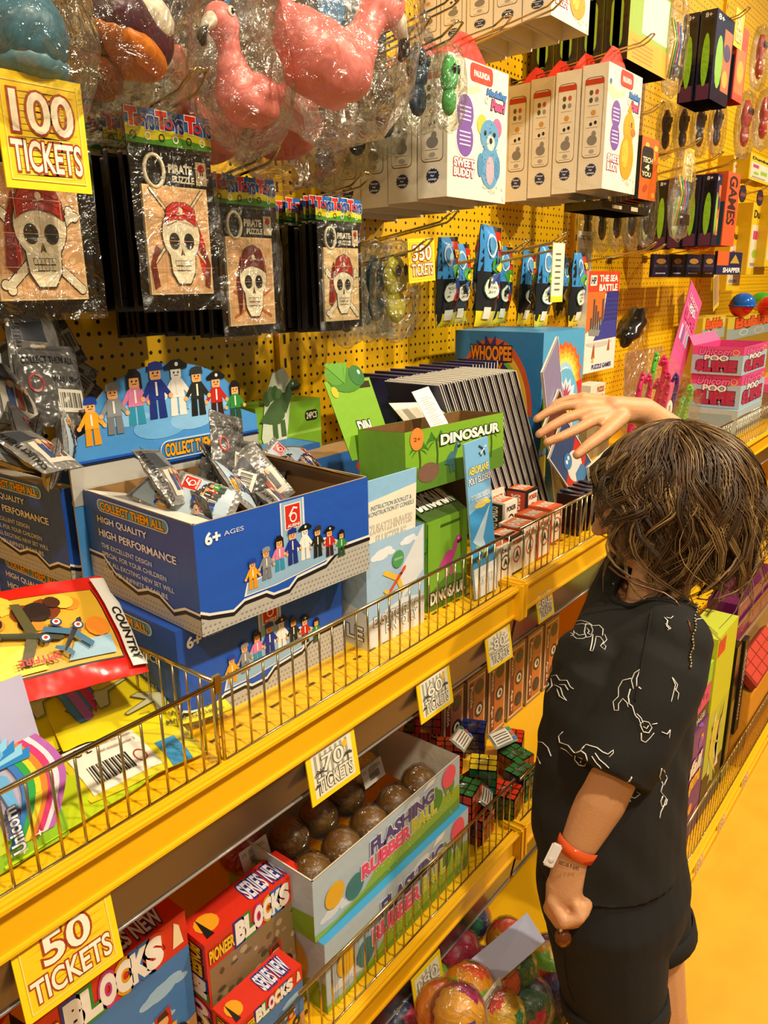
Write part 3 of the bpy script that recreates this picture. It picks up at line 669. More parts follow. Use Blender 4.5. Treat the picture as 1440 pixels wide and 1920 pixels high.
def dino_box(label, loc, w, d, h, rot, lid=None, open_=False, header=False):
    t = thing('dinosaur_box', label, 'display box', loc, rot)
    b = B(); f = faces(w, d, h); b.box((0, 0, 0), (w, d, .002), 'a98a5e')
    for k in ('front', 'left', 'right', 'back'): b.fill(f[k], GRN)
    if not open_: b.fill(f['top'], GRN)
    else:
        for O, U in (((w, .002, 0), (-w, 0, 0)), ((.002, 0, 0), (0, d, 0)), ((w-.002, d, 0), (0, -d, 0)), ((0, d-.002, 0), (w, 0, 0))): b.rect(Face(O, U, (0, 0, h)), 0, 0, 1, 1, '7a5832', 0)
    F = f['front']
    b.pg(F, [(0, 0), (1, 0), (1, .38), (.7, .30), (.4, .42), (.2, .34), (0, .45)], '56832a', 1)
    for (u, s) in ((.12, .5), (.28, .6), (.85, .5)): palm(b, F, u, .25, s, '3d7a24', 2)
    dino(b, F, .42, .30, .42, '3f6f7a', 4); dino(b, F, .75, .22, .4, '35403c', 4, -1); b.disc(F, .2, .28, .1, .16, '7a5a4a', 3)
    b.text(F, 'DINOSAUR', .32, .68, .93, .84, 'f4f2e6', 6, .05, '15180e', .06)
    b.disc(F, .10, .86, .06, .06*w/h, 'e8893a', 4); b.text(F, '2+', .07, .83, .13, .89, '7a3a10', 5, .01)
    b.build('box_body', t)
    return t, f
a, rz, w, h = footprint((800, 1150), (872, 1112), (790, 985), ZU)
t, f = dino_box('upright green dinosaur box with pink dinosaur behind the fence', (a.x, a.y, ZU), w, .085, h, (0, 0, rz))
b = B(); F = f['front']; b.rect(F, 0, 0, 1, 1, '74a82e', 9); b.pg(F, [(0, .0), (1, 0), (1, .25), (.5, .35), (0, .2)], '4c7a26', 10); dino(b, F, .5, .42, .36, 'c0408c', 11)
b.text(F, 'DINOSAUR', .06, .08, .94, .2, 'f4f2e6', 12, .05, '15180e', .06); b.rect(F, .3, .9, .8, .93, '3c5a18', 11); b.build('front_panel', t)
b = B(); Ft = Face((0, 0, h), (w, 0, 0), (0, .07, .035)); b.fill(Ft, '3d5a20'); b.rect(Face((w, 0, h), (-w, 0, 0), (0, .07, .034)), 0, 0, 1, 1, '8a6a3c', 0); b.text(Ft, 'DINOSAUR', .1, .3, .95, .7, 'f4f2e6', 2, .05, '15180e', .06); b.build('lid', t)
# the open tray on top, tilted
TL = atY(757, 925, .76)
c0 = atY(762, 930, .628); c1 = atY(940, 918, .628)
wT = (c1-c0).length; hT = atY(752, 815, .628).z-c0.z
t, f = dino_box('open green dinosaur tray with raised dinosaur header, leaning on magazines', (c0.x, c0.y, c0.z), wT, .085, hT, (-.05, .03, .0), open_=True)
b = B(); Fh = Face((-.012, .088, .045), (.10, 0, 0), (-.030, .02, .115)); b.fill(Fh, '86b834'); b.rect(Face(Fh.P(1, 0, -4), -Fh.U, Fh.V), 0, 0, 1, 1, '8a6a3c', 0)
b.disc(Fh, .45, 1.0, .36, .16, '4f8a2e', 3); b.disc(Fh, .25, 1.06, .2, .12, '5f9a34', 4); b.disc(Fh, .72, 1.04, .16, .13, '3f7a3c', 5); b.disc(Fh, .78, 1.08, .03, .03, 'f0f0e0', 6, 8)
for k in range(5): b.pg(Fh, [(.4, .95), (.1+.1*k, 1.2), (.2+.1*k, 1.22)], '6aa83a', 6)
b.text(Fh, 'DIN', .38, .32, .66, .46, 'f4f2e6', 3, .05, '15180e', .06); b.disc(Fh, .14, .86, .07, .07, 'e8c13a', 3, 12); b.rect(Fh, .7, .88, .95, .96, '3a2f10', 3)
b.build('header_card', t)
b = B(); Fr = Face((wT*.42, .086, hT*.98), (wT*.58, -.0, -.012), (-.0, .030, .028)); b.fill(Fr, 'ece4cc'); b.rect(Face(Fr.P(1, 0, -3), -Fr.U, Fr.V), 0, 0, 1, 1, GRN, 0); b.build('open_flap', t)
s_ = B(); p0 = atY(850, 830, .74); F = Face(atY(822, 828, .66), atY(852, 815, .66)-atY(822, 828, .66), atY(772, 735, .71)-atY(822, 828, .66)); s_.fill(F, 'ece4d0'); s_.rect(Face(F.P(1, 0, -3), -F.U, F.V), 0, 0, 1, 1, 'd8d0bc', 0)
for k in range(14): s_.rect(F, .15+.1*(k % 2), .30+.04*k, .85-.12*(k % 3), .31+.04*k, '8a8578', 1)
s_.rect(F, 0, 0, 1, .18, '6aa8dc', 1); tag(s_.build('paper_leaflet', loc=F.O), 'white printed leaflet slanting out of the open dinosaur tray', 'leaflet')
# far green dinosaur box against the pegboard
a = atZ(500, 880, ZU+.0) if False else atY(488, 925, 1.0)
wF = (atY(605, 915, 1.0)-a).length; hF = atY(488, 765, 1.0).z-ZU
t = thing('dinosaur_box', 'green dinosaur box with dark stegosaur cut-out, against the pegboard', 'display box', (a.x, 1.0, ZU))
b = B(); f = faces(wF, .07, hF); [b.fill(f[k], GRN) for k in f]; F = f['front']; b.rect(F, .0, .78, 1, .80, '9cc84a', 1)
b.text(F, 'DINOSAUR', .35, .50, .92, .60, 'f4f2e6', 4, .05, '15180e', .06); b.rrect(F, .74, .86, .95, .93, '2a2410', 2); b.text(F, '24PCS', .76, .875, .93, .915, 'e8e0c0', 3, .02); b.build('box_body', t)
b = B(); F = Face((.01, -.002, hF-.105), (.11, 0, 0), (0, 0, .17)); dino(b, F, .36, .42, .5, '4d6a3c', 3); b.pg(F, [(.0, .3), (.12, .72), (.3, .95), (.55, 1.0), (.72, .84), (.6, .4), (.5, .1), (.1, .1)], 'd8e0c0', 0)
b.pg(Face((.01, .0, hF-.105), (.11, 0, 0), (0, 0, .17)), [(.1, .1), (.5, .1), (.6, .4), (.72, .84), (.55, 1.0), (.3, .95), (.12, .72), (.0, .3)], '8a6a3c', 0)
for k in range(5): b.disc(F, .15+.09*k, .70+.05*math.sin(k), .08, .08, '5f8048' if k % 2 else '49683a', 2)
b.build('header_card', t)
# blue tray and packets between
for (p0, p1, Y, hh, lab, c1_, c2_) in (((500, 905), (600, 910), .90, .05, 'dark blue flat packet lying behind the open blue box', '1f5a9a', '2f6fb0'), ((560, 935), (720, 930), .84, .06, 'blue cardboard tray with a red flamingo picture behind the gliders', '2a6ab4', 'd04a3a')):
    a = atY(*p0, Y); c = atY(*p1, Y); w = (c-a).length
    b = B(); f = faces(w, .07, a.z+hh-ZU-.01); [b.fill(f[k], c1_) for k in f]; F = f['front']; b.disc(F, .7, .86, .06, .05, c2_, 2); b.rect(f['top'], .05, .05, .95, .95, 'b08a5a' if Y < .87 else '3f86c4', 1)
    b.line(F, [(.68, .86), (.72, .80), (.70, .74), (.75, .70)], .003, c2_, 2); o = b.build('cardboard_tray'); o.location = (a.x, Y, ZU+.005); tag(o, lab, 'tray')
b = B(); a = atY(435, 835, .93); F = faces(.13, .006, .16)
for k in F: b.fill(F[k], '6fb0e0')
clouds(b, F['front'], [(.6, .55, .2), (.4, .7, .15)], 1); plane_art(b, F['front'], .8, .9, .1, .7, '4a2a3a', '4a2a3a', 3)
o = b.build('glider_packet'); o.location = (a.x-.02, .93, ZU+.03); tag(o, 'sky-blue glider packet behind the half-round header', 'packet')
p = atZ(815, 985, ZU+.01)
# ---- magazines: rows of thin booklets on edge
def booklet(name, label, w, h, th, cols, group=None):
    b = B(); b.box((0, 0, 0), (th, w, h), 'd9d2bd')
    F = Face((0, w, 0), (0, -w, 0), (0, 0, h)); b.rect(F, 0, 0, 1, 1, cols[0], 1)
    b.rect(Face((th, 0, 0), (0, w, 0), (0, 0, h)), 0, 0, 1, 1, cols[1], 1)
    b.rect(Face((0, 0, 0), (th, 0, 0), (0, 0, h)), 0, 0, .42, 1, cols[0], .5); b.rect(Face((0, 0, h), (th, 0, 0), (0, w, 0)), 0, 0, .45, 1, cols[0], .5)
    return tag(b.build(name), label, 'booklet', group)
bk = booklet('booklet', 'thin dark-blue booklet standing on edge in the packed front row of booklets', .115, .205, .0042, ('1c1c3c', '2b2d66'), 'front row of packed booklets')
bk2 = booklet('booklet', 'thin purple and black booklet standing on edge in the rear row of booklets', .10, .200, .0045, ('2a2350', '4d48a0'), 'rear row of packed booklets')
YK = .725; m0 = atY(900, 960, YK); m1 = atY(1030, 950, YK); mt = atY(966, 697, YK); n = 34
s0 = ZU+.005; lean = math.atan2(mt.x-m1.x, mt.z-m1.z); bh = (mt.z-s0)/math.cos(lean); xr = m1.x+(m1.z-s0)*math.tan(-lean); xl = m0.x+(m0.z-s0)*math.tan(-lean)
for i in range(n):
    o = bk if i == 0 else bk.copy()
    if i: COL.objects.link(o)
    o.location = (xl+(xr-xl)*i/(n-1), YK+.002*(i % 3), s0); o.rotation_euler = (0, lean+.004*(i % 3), 0); o.scale = (1, 1, bh/.205)
r0 = atY(735, 712, .86); r1 = atY(925, 712, .86); n2 = 30
for i in range(n2):
    o = bk2 if i == 0 else bk2.copy()
    if i: COL.objects.link(o)
    o.location = (r0.x+(r1.x-r0.x)*i/(n2-1), .86, s0+.0); o.rotation_euler = (0, .04, 0); o.scale = (1, 1, (r0.z-s0)/.200+.006*((i*7) % 4))
# front cover facing out at the right end, and comics slumped behind the fence
def comic(name, label, w, h, pal, loc, rot, title=None):
    b = B(); b.box((0, 0, 0), (w, .004, h), 'd9d2bd'); F = Face((0, -.0003, 0), (w, 0, 0), (0, 0, h))
    b.fill(F, pal[0]); b.pg(F, [(0, .1), (1, .3), (1, .65), (0, .5)], pal[1], 1); b.disc(F, .5, .45, .3, .2, pal[2], 2); b.disc(F, .4, .62, .16, .1, pal[3], 3)
    b.disc(F, .36, .64, .04, .03, 'f4f4ee', 4, 8); b.disc(F, .46, .64, .04, .03, 'f4f4ee', 4, 8); b.pg(F, [(.2, .2), (.8, .12), (.7, .34), (.4, .38)], pal[3], 3)
    if title: b.text(F, title, .1, .82, .9, .93, 'f6e23c', 5, .05, '1a1a2a', .05)
    b.line(F, [(0, 0), (1, 0), (1, 1), (0, 1)], .002, 'e8e4d4', 6, True)
    o = b.build(name); o.location = loc; o.rotation_euler = rot; return tag(o, label, 'comic')
cA = atY(985, 900, .66)
comic('comic', 'clear-sleeved comic with pale cover leaning at right end of booklets', .12, bh, ('8b84a8', 'a9a4c0', 'c8c070', 'd4cf9a'), (xr+.012, YK-.01, s0), (0, lean, .22))
comic('comic', 'comic with red car cover slumped against the fence', .11, bh*.72, ('5c2a22', 'c8321e', 'e06a2a', '3c5a8a'), (xr+.03, YK-.035, s0), (-.05, lean*1.35, .12))
comic('comic', 'comic with blue and red cover fallen beside the red car comic', .10, bh*.6, ('2a4470', 'c42a2a', 'd8d8d0', '3a7ab0'), (xr+.055, YK-.048, s0), (-.05, lean*1.7, .05))
comic('comic', 'dark comic low behind the fence next to the face of the child', .12, .09, ('1d1a1c', '5a3a1a', '8a2a20', '4a4a5a'), (xr+.09, YK-.06, s0), (-.12, lean*.4, 0))
q = atY(700, 880, 1.0)
comic('sticker_book', 'dark red and blue sticker book upright behind the blue tray', .085, atY(690, 692, 1.0).z-ZU-.02, ('14141c', '1c3a8a', '2a2a30', 'b01f1a'), (atY(684, 870, 1.0).x, 1.0, ZU+.01), (0, 0, 0))
b = B(); b.text(Face((0, 0, 0), (.07, 0, 0), (0, 0, .018)), 'STICKER', 0, 0, 1, 1, 'f2d43a', 1, .04, 'a01818', .05); sb = COL.objects['sticker_book']; o = b.build('title', sb); o.location = (.006, -.0015, .10)
# ---- playing card boxes behind the fence of the second bay
def card_box(w, d, h, cols):
    b = B(); f = faces(w, d, h); [b.fill(f[k], cols[0]) for k in f]; F = f['front']
    b.rect(F, .08, .05, .92, .95, 'e8e0c8', 1); b.ring(F, .5, .5, .3, .22, .8, cols[1], 2); b.text(F, 'A', .38, .42, .62, .6, '1a1a1a', 3, .03); b.text(F, 'POKER', .15, .8, .85, .9, cols[1], 3, .03)
    Fl = f['left']; b.rect(Fl, .1, .04, .9, .96, cols[1], 1); b.text(Fl, 'PLAYING CARDS', .3, .1, .7, .9, 'f0e8d0', 2, .02, rot=1)
    Ft = f['top']; b.rect(Ft, .06, .12, .94, .88, 'd8652a', 1); b.text(Ft, 'PLAYING', .1, .3, .9, .7, 'e8e0c8', 2, .03); return b
labs = ['orange-topped playing card box nearest the bay joint', 'second playing card box from bay joint, black spine', 'third playing card box with white front by the fence', 'fourth playing card box, standing upright by the comics', 'playing card box stacked behind the front ones', 'playing card box at back, red side showing', 'playing card box lying flat on top of the others', 'last playing card box before the black stack']
for i, (px, py, Y, hh) in enumerate(((950, 1065, .60, .062), (972, 1055, .60, .068), (996, 1045, .60, .075), (1022, 1030, .60, .078), (960, 1000, .68, .088), (1000, 990, .68, .092), (935, 975, .72, .1), (1045, 1010, .62, .07))):
    c = atY(px, py, Y); b = card_box(.046, .05, hh, (('e8e0d0', '2a2a2a'), ('1e1a18', 'b83a22'), ('ded6c4', 'c84a22'), ('c8502a', 'c8502a'))[i % 4]); o = b.build('playing_card_box'); o.location = (c.x-.03, Y, ZU+.002); o.rotation_euler = (0, 0, .03*(i % 3-1)); tag(o, labs[i], 'card box')
for k in range(9):
    b = B() if k == 0 else b
    if k == 0:
        f = faces(.012, .05, .08); [b.fill(f[q_], '1d1b1e:gloss') for q_ in f]; b.rect(f['front'], .2, .1, .8, .9, '4a4a52:gloss', 1); o0 = b.build('black_sachet'); o = tag(o0, 'black glossy sachet, one of the dark row behind the fence', 'sachet', 'black sachets beside the playing card boxes')
    else: o = o0.copy(); COL.objects.link(o)
    o.location = (1.36+.014*k, .60+.004*(k % 3), ZU+.002); o.rotation_euler = (.1*(k % 2), 0, 0)

# ---- whoopee putty box
def sunburst(b, F, u, v, r, l=2):
    k = r*F.w/F.h
    for i, c in enumerate(('d8642a', 'e8902e', 'f2c03a', 'f6e060', 'a8d0ea', 'e8f0f4', 'fafaf4')): q = 1-.12*i; b.star(F, u, v, r*q, k*q, .9, 20, c, l+i)
aW = atY(1012, 800, .80); tW = atY(1012, 625, .80); wW = atY(1086, 800, .80).x-aW.x; dW = atX(852, 800, aW.x).y-.80; hW = tW.z-ZU
t = thing('putty_box', 'whoopee putty box, rainbow side in shade and starburst end, beyond the booklets', 'display box', (aW.x, .80, ZU))
b = B(); f = faces(wW, dW, hW); [b.fill(f[k], '3f8fc0') for k in f]; F = f['left']
b.rect(F, 0, 0, 1, 1, '2c78b0', 1); b.disc(F, .45, .50, .46, .46, 'd05a2a', 2, 24, 0, PI); b.disc(F, .45, .50, .41, .41, 'e8b83a', 3, 24, 0, PI); b.disc(F, .45, .50, .37, .36, '7ab83a', 4, 24, 0, PI); b.disc(F, .45, .50, .33, .32, '3f98cc', 5, 24, 0, PI)  # shade on this side is painted in as a darker blue than the front
b.star(F, .42, .83, .26, .15, .6, 14, '2a2a6a', 7); b.text(F, 'WHOOPEE', .20, .83, .66, .91, 'f08a2a', 9, .04, '2a1408', .06); b.text(F, 'PUTTY', .30, .74, .56, .81, 'f08a2a', 9, .04, '2a1408', .06)
b.pg(F, [(.02, .40), (.16, .40), (.14, .80), (.04, .80)], '5a9a2a', 7); b.disc(F, .62, .42, .2, .12, '1f5a9a', 8)
F = f['front']; b.rect(F, 0, 0, 1, 1, '4fa0cc', 1); sunburst(b, F, .52, .68, .46, 2); b.pg(F, [(.0, .30), (.30, .32), (.34, .60), (.02, .62)], '6ab42e', 11); b.pg(F, [(.62, .45), (.95, .45), (.97, .68), (.66, .66)], 'd8362a', 11)
b.text(F, 'WHOOPEE', .32, .50, .74, .56, 'f4dc3a', 13, .04, '5a2a0c', .06); b.text(F, 'PUTTY', .38, .43, .66, .485, 'f4dc3a', 13, .04, '5a2a0c', .06); b.rect(F, 0, .12, .3, .26, 'e8d83a', 11); b.build('box_body', t)
a = atY(1056, 800, .745)
t = thing('display_card', 'round-topped whoopee putty header card just behind the raised fingers', 'display card', (a.x, .745, ZU))
b = B(); hc = atY(1050, 693, .745).z-ZU; wc = .15; F = Face((-wc/2, 0, 0), (wc, 0, 0), (0, 0, hc)); out = [(0, 0), (1, 0), (1, .6)]+[(.5+.5*math.cos(PI*i/16), .6+.4*math.sin(PI*i/16)) for i in range(17)]
b.pg(F, out, '6ab6dc', 0); b.pg(Face((-wc/2, .0015, 0), (wc, 0, 0), (0, 0, hc)), out[::-1], 'a07c50', 0); b.star(F, .5, .7, .42, .24, .8, 16, 'cfe4f0', 1); b.star(F, .5, .78, .22, .12, .5, 12, 'b04a6a', 2)
b.text(F, 'WHOOPEE', .18, .62, .84, .70, 'f4dc3a', 4, .04, '5a2a0c', .06); b.disc(F, .2, .55, .16, .12, '5aa82a', 3); b.rect(F, .3, .1, .7, .35, 'd8362a', 3); b.disc(F, .7, .3, .18, .12, 'f0ece0', 4); b.build('card', t)
# ---- sea battle box + puzzle game box
a = atY(1093, 702, .92); c = atY(1150, 692, .92); w = c.x-a.x; h = atY(1093, 508, .92).z-a.z
t = thing('sea_battle_box', 'orange and white sea battle puzzle game box standing upright', 'game box', (a.x, .92, a.z))
b = B(); f = faces(w, .03, h); [b.fill(f[k], 'e8e2d2') for k in f]; F = f['front']
b.rect(F, 0, .78, 1, 1, 'd8421e', 1); b.pg(F, [(0, .40), (.55, .55), (.55, .8), (0, .8)], 'e0702a', 1); b.pg(F, [(.5, .4), (1, .45), (1, .80), (.6, .80)], '2c2f7c', 2)
b.pg(F, [(.25, .32), (1, .33), (1, .5), (.5, .5)], '3a3f96', 3)
for k in range(6): b.line(F, [(.55+.07*k, .46), (.55+.07*k, .78)], .0008, '5a60b8', 4); b.line(F, [(.55, .5+.045*k), (1, .5+.045*k)], .0008, '5a60b8', 4)
b.text(F, 'THE SEA', .34, .90, .92, .96, 'f4f0e6', 4, .04); b.text(F, 'BATTLE', .34, .81, .92, .87, 'f4f0e6', 4, .04); b.rect(F, .06, .86, .26, .96, 'f0e8dc', 3); b.text(F, 'HP', .09, .88, .23, .94, '2a2a2a', 4, .03)
for k in range(6): b.rect(F, .12+.07*k, .42, .17+.07*k, .55+.06*((k*3) % 4), '4a4a48', 3)
b.pg(F, [(.1, .38), (.4, .36), (.45, .42), (.08, .44)], '8a8a84', 4)
b.disc(F, .45, .30, .42, .05, 'c8c4b8', 2, 20, PI, 2*PI); b.pg(F, [(.22, .14), (.32, .14), (.30, .26), (.27, .29)], 'a8572a', 3); b.pg(F, [(.72, .2), (.8, .2), (.78, .3), (.76, .32)], 'a8572a', 3); b.pg(F, [(.23, .1), (.3, .1), (.27, .17)], 'f0b83a', 4)
b.text(F, 'PUZZLE GAMES', .25, .03, .88, .075, '2c3a8a', 3, .03); b.build('box_body', t)
a = atY(1100, 735, .90); b = B(); f = faces(.10, .05, .055); [b.fill(f[k], 'e4ddca') for k in f]; F = f['front']; b.text(F, 'PUZZLE', .45, .6, .9, .85, 'b03a22', 2, .03, 'f0c030', .03)
for k, cc in enumerate(('d84a2a', 'e8b82a', '3a9a4a', '3a6ab8', 'b84a8a')): b.disc(F, .3+.13*k, .35, .06, .12, cc, 2, 10)
o = b.build('puzzle_box'); o.location = (a.x-.02, .88, a.z-.035); tag(o, 'small white box with colourful fruit print under the sea battle box', 'game box')
# books stacked under it to stand on
b = B(); f = faces(.16, .12, a.z-.037-ZU); [b.fill(f[k], '8a7a5a') for k in f]; o = b.build('carton'); o.location = (a.x-.05, .87, ZU); tag(o, 'plain brown carton supporting the small white puzzle box', 'carton')

# ---- clear bucket with tentacles
c = atY(1240, 790, .74)
t = thing('tentacle_tub', 'clear tub with rainbow corner holding rubber tentacles', 'tub', (c.x, .74, ZU))
b = B(); w, d = .26, .12; zt = atY(1230, 660, .74).z-ZU
vs = [(-w/2, -d/2, 0), (w/2, -d/2, 0), (w/2, d/2, 0), (-w/2, d/2, 0), (-w/2-.03, -d/2-.02, zt*.75), (w/2, -d/2-.01, zt*.55), (w/2, d/2, zt), (-w/2-.03, d/2, zt)]
b.add(vs, [(0, 1, 5, 4), (1, 2, 6, 5), (2, 3, 7, 6), (3, 0, 4, 7), (3, 2, 1, 0)], FILM); b.build('plastic_wall', t)
b = B(); F = Face((-w/2-.03, -d/2-.022, zt*.2), (.07, 0, 0), (0, 0, .11))
for k, cc in enumerate(('e05a2a', 'f0b83a', '7ac04a', '4aa0d8', 'd8e4f0')): b.pg(F, [(0, .2+.12*k), (.7-.1*k, .0), (.8-.12*k, .0), (0, .36+.12*k)], cc, 1+k)
b.build('rainbow_print', t)
def tentacle(label, p, col, seed, r=.008, lean=.3, L=.12):
    random.seed(seed); P = []; base = Vector((p.x, p.y, ZU+.02)); top = p
    n = 14; hook = random.choice((-1, 1))
    for i in range(n):
        s = i/(n-1); q = base.lerp(top, min(1, s*1.25)); P.append(q+Vector((hook*.035*max(0, s-.7)*4*(1-.3*s), .008*math.sin(6*s), -.03*max(0, s-.85)*4+.004*math.sin(9*s))))
    b = B(); b.tube(P, [r*(1-.55*i/(n-1)) for i in range(n)], col+':rubber', 10)
    for i in range(2, n-1, 1): b.ball(P[i]+Vector((-r*.75, -r*.4, 0)), r*.33, col+':rubber', 6)
    o = b.build('rubber_tentacle', loc=base); return tag(o, label, 'rubber tentacle')
for i, (px, py, cc, lb, r) in enumerate(((1196, 705, 'c8245e', 'pink rubber tentacle leftmost in the clear tub', .007), (1216, 705, 'd02a66', 'pink rubber tentacle second from left, hooked tip', .007), (1244, 672, 'd8265c', 'tallest pink rubber tentacle in the tub', .009), (1232, 715, 'b81e54', 'dark pink rubber tentacle behind the tallest one', .008), (1266, 703, '4a2a7a', 'purple rubber tentacle at the centre of the tub', .006), (1222, 668, '4fae2a', 'green rubber tentacle leaning on the left wall of tub', .007), (1292, 725, '55c42a', 'bright green knobbly tentacle curling over right side', .008), (1275, 745, '5ec832', 'lower bright green tentacle nearest the hair', .007), (1250, 700, 'c42058', 'pink tentacle crossing in the middle of the tub', .007))):
    tentacle(lb, atY(px, py, .72+.015*(i % 4)), cc, i, r*1.6)
p = atY(1248, 785, .66); b = B(); b.disc(Face((0, 0, 0), (.045, 0, 0), (0, 0, .045)), .5, .5, .5, .5, 'e8dfc8', 0, 24); b.disc(Face((0, .001, 0), (.045, 0, 0), (0, 0, .045)), .5, .5, .5, .5, 'b8ae98', 0, 24); b.rect(Face((0, 0, 0), (.045, 0, 0), (0, 0, .045)), .35, .3, .65, .7, 'a09a88', 1); o = b.build('swing_tag'); o.location = p; tag(o, 'round cream swing tag on the green tentacles', 'tag')
p = atY(1258, 790, .66); b = B(); F = Face((0, 0, 0), (.03, 0, 0), (0, 0, .03)); b.star(F, .5, .5, .5, .5, .7, 10, 'f0d81e', 0); b.star(Face((.03, .002, 0), (-.03, 0, 0), (0, 0, .03)), .5, .5, .5, .5, .7, 10, 'f0d81e', 0); o = b.build('star_sticker'); o.location = p+Vector((-.045, 0, -.01)); tag(o, 'yellow star-edged tag above the hair', 'tag')
# ---- unicorn poo slime boxes
def slime_box(label, p, w, d, h, open_=False):
    t = thing('slime_box', label, 'display box', p); b = B(); f = faces(w, d, h)
    for k in f:
        if k == 'top' and open_: continue
        b.fill(f[k], 'e04c88')
    for k, ww in (('front', 1), ('left', 1)):
        F = f[k]; b.rect(F, 0, 0, 1, 1, 'a8c4d2', 1); b.pg(F, [(0, 1), (1, 1), (1, .72), (.6, .66), (0, .7)], 'e04c88', 2)
        b.text(F, 'Unicorn', .14, .70, .78, .92, 'f070a8', 4, .03, '8a1a40', .05, .2); b.text(F, 'POO', .26, .50, .72, .68, 'f0e8e0', 4, .05, '3a2a2a', .06); b.text(F, 'SLIME', .12, .14, .88, .48, 'b02a4e', 4, .08, '5a1028', .04)
        for q_ in range(7): b.disc(F, .16+.11*q_, .12, .02, .05, 'b02a4e', 4, 8)
        b.ring(F, .86, .8, .07, .1, .75, 'e8c83a', 4)
    F = f['right']; b.rect(F, 0, 0, 1, 1, 'e88ab0', 1)
    for q_ in range(4): b.rect(F, .2+.18*q_, .15, .3+.18*q_, .6, ('f0ece0', 'd84a8a', '5a6ab8', 'f0ece0')[q_], 2)
    b.text(F, 'POO', .2, .65, .8, .85, 'f4f0f0', 3, .04, '8a1a40', .05)
    if open_: b.rect(Face((w, .002, 0), (-w, 0, 0), (0, 0, h)), 0, 0, 1, 1, 'c83a78', 0); b.rect(Face((0, d-.002, 0), (w, 0, 0), (0, 0, h)), 0, 0, 1, 1, 'd84484', 0); b.rect(Face((0, 0, h*.55), (w, 0, 0), (0, d, 0)), 0, 0, 1, 1, '8a2a5a', 0)
    b.build('box_body', t)
    if open_:
        c_ = B(); F = Face((0, d, h), (w, 0, 0), (0, .0, .0)) ; c_.pg(Face((0, d, h), (w, 0, 0), (0, .02, .03)), [(0, 0), (1, 0), (.95, 1), (.05, 1)], 'e85c96', 0); c_.pg(Face((w, d+.002, h-.001), (-w, 0, 0), (0, .02, .03)), [(0, 0), (1, 0), (.95, 1), (.05, 1)], 'e85c96', 0); c_.build('pink_flap', t)
    return t
a = atY(1384, 768, .64); w = .30; d_ = .155; h = .106
b = B(); bb = faces(w, d_+.01, a.z-ZU-.001); [b.fill(bb[k], 'a9c0c8') for k in bb]; b.rect(bb['left'], .1, .2, .9, .8, '8aa8b4', 1); o = b.build('carton'); o.location = (a.x-.02, .635, ZU); tag(o, 'pale blue grey carton under the pink slime boxes', 'carton')
slime_box('lower pink and blue unicorn poo slime box on the carton', (a.x, .64, a.z), w, d_, h)
slime_box('upper open unicorn poo slime box, pink flap up', (a.x-.01, .641, a.z+h+.001), w, d_, .088, True)
A2 = atY(1268, 632, .82); B2 = atY(1297, 525, .82); ln_ = math.atan2(B2.x-A2.x, B2.z-A2.z); H2 = (B2.z-ZU-.002)/math.cos(ln_); hh = (B2.z-A2.z)/math.cos(ln_)
t = thing('display_card', 'tall tilted pink unicorn slime header card behind the open slime box', 'display card', (A2.x-(A2.z-ZU)*math.tan(ln_), .82, ZU+.002), (0, ln_, 0)); b = B()
b.box((0, .0004, 0), (.15, .0018, H2-hh), 'e85c98'); F = Face((0, 0, H2-hh), (.15, 0, 0), (0, 0, hh)); F2 = Face((.15, .002, H2-hh), (-.15, 0, 0), (0, 0, hh))
b.fill(F, 'e85c98'); b.fill(F2, 'c8a878'); b.star(F, .5, .55, .42, .3, .5, 14, 'f8a8c8', 1); b.text(F, 'Unicorn', .15, .76, .85, .86, 'f8c0d8', 3, .03, 'b03068', .04, .2); b.text(F, 'POO', .3, .60, .7, .72, 'f8e8f0', 3, .05, '4a2a3a', .06); b.text(F, 'SLIME', .15, .42, .85, .58, 'e84a8a', 3, .06, '8a1a48', .05)
for k in range(5): b.rect(F, .12+.16*k, .05, .24+.16*k, .3, ('e8d8e8', '8a6ab8', 'f0a0c0', 'a0c8e0', 'e86a9a')[k], 3)
b.build('card', t)
b = B(); a3 = atY(1300, 800, .60); f = faces(1.3, .1, .03); [b.fill(f[k], 'e05a90') for k in f]; o = b.build('slime_tray'); o.location = (3.0, .60, ZU+.09); tag(o, 'long pink slime tray at the front edge by the far fence', 'tray')
b = B(); f = faces(1.3, .1, .088); [b.fill(f[k], '9a7a5a') for k in f]
for k in range(22): b.rect(f['front'], .02+.045*k, .1, .05+.045*k, .9, ('c8a8a0', '8a5a6a', 'b0b8b8', 'd8c8a0')[k % 4], 1)
o = b.build('slime_carton'); o.location = (3.0, .60, ZU+.001); tag(o, 'striped carton under the long pink tray behind the far fence', 'carton')
# bubble boxes and capped balls
for i, (x0, x1, lab) in enumerate(((1305, 1347, 'bubble box half hidden by the pink header card'), (1352, 1445, 'bubble box with orange lettering at the right edge'))):
    a = atY(x0, 640, 1.0); c_ = atY(x1, 640, 1.0); h = atY(x0, 597, 1.0).z-a.z; w = c_.x-a.x
    t = thing('bubble_box', lab, 'display box', (a.x, .98, a.z-.0)); b = B(); f = faces(w, .08, h); [b.fill(f[k], 'd8c23a') for k in f]; F = f['front']
    b.rect(F, 0, 0, 1, .5, '9ab0a8', 1); b.text(F, 'Bubble', .15, .5, .85, .9, 'e8602a', 3, .06, '8a2010', .05); b.ring(F, .9, .8, .05, .1, .7, 'f0f0e8', 3); b.ring(F, .3, .25, .08, .14, .8, 'd8e8f0', 3); b.ring(F, .6, .22, .1, .16, .85, 'e8c8d8', 3)
    b.box((0, .0, ZU-a.z), (w, .08, -.001), 'a88a2a'); b.build('box_body', t)
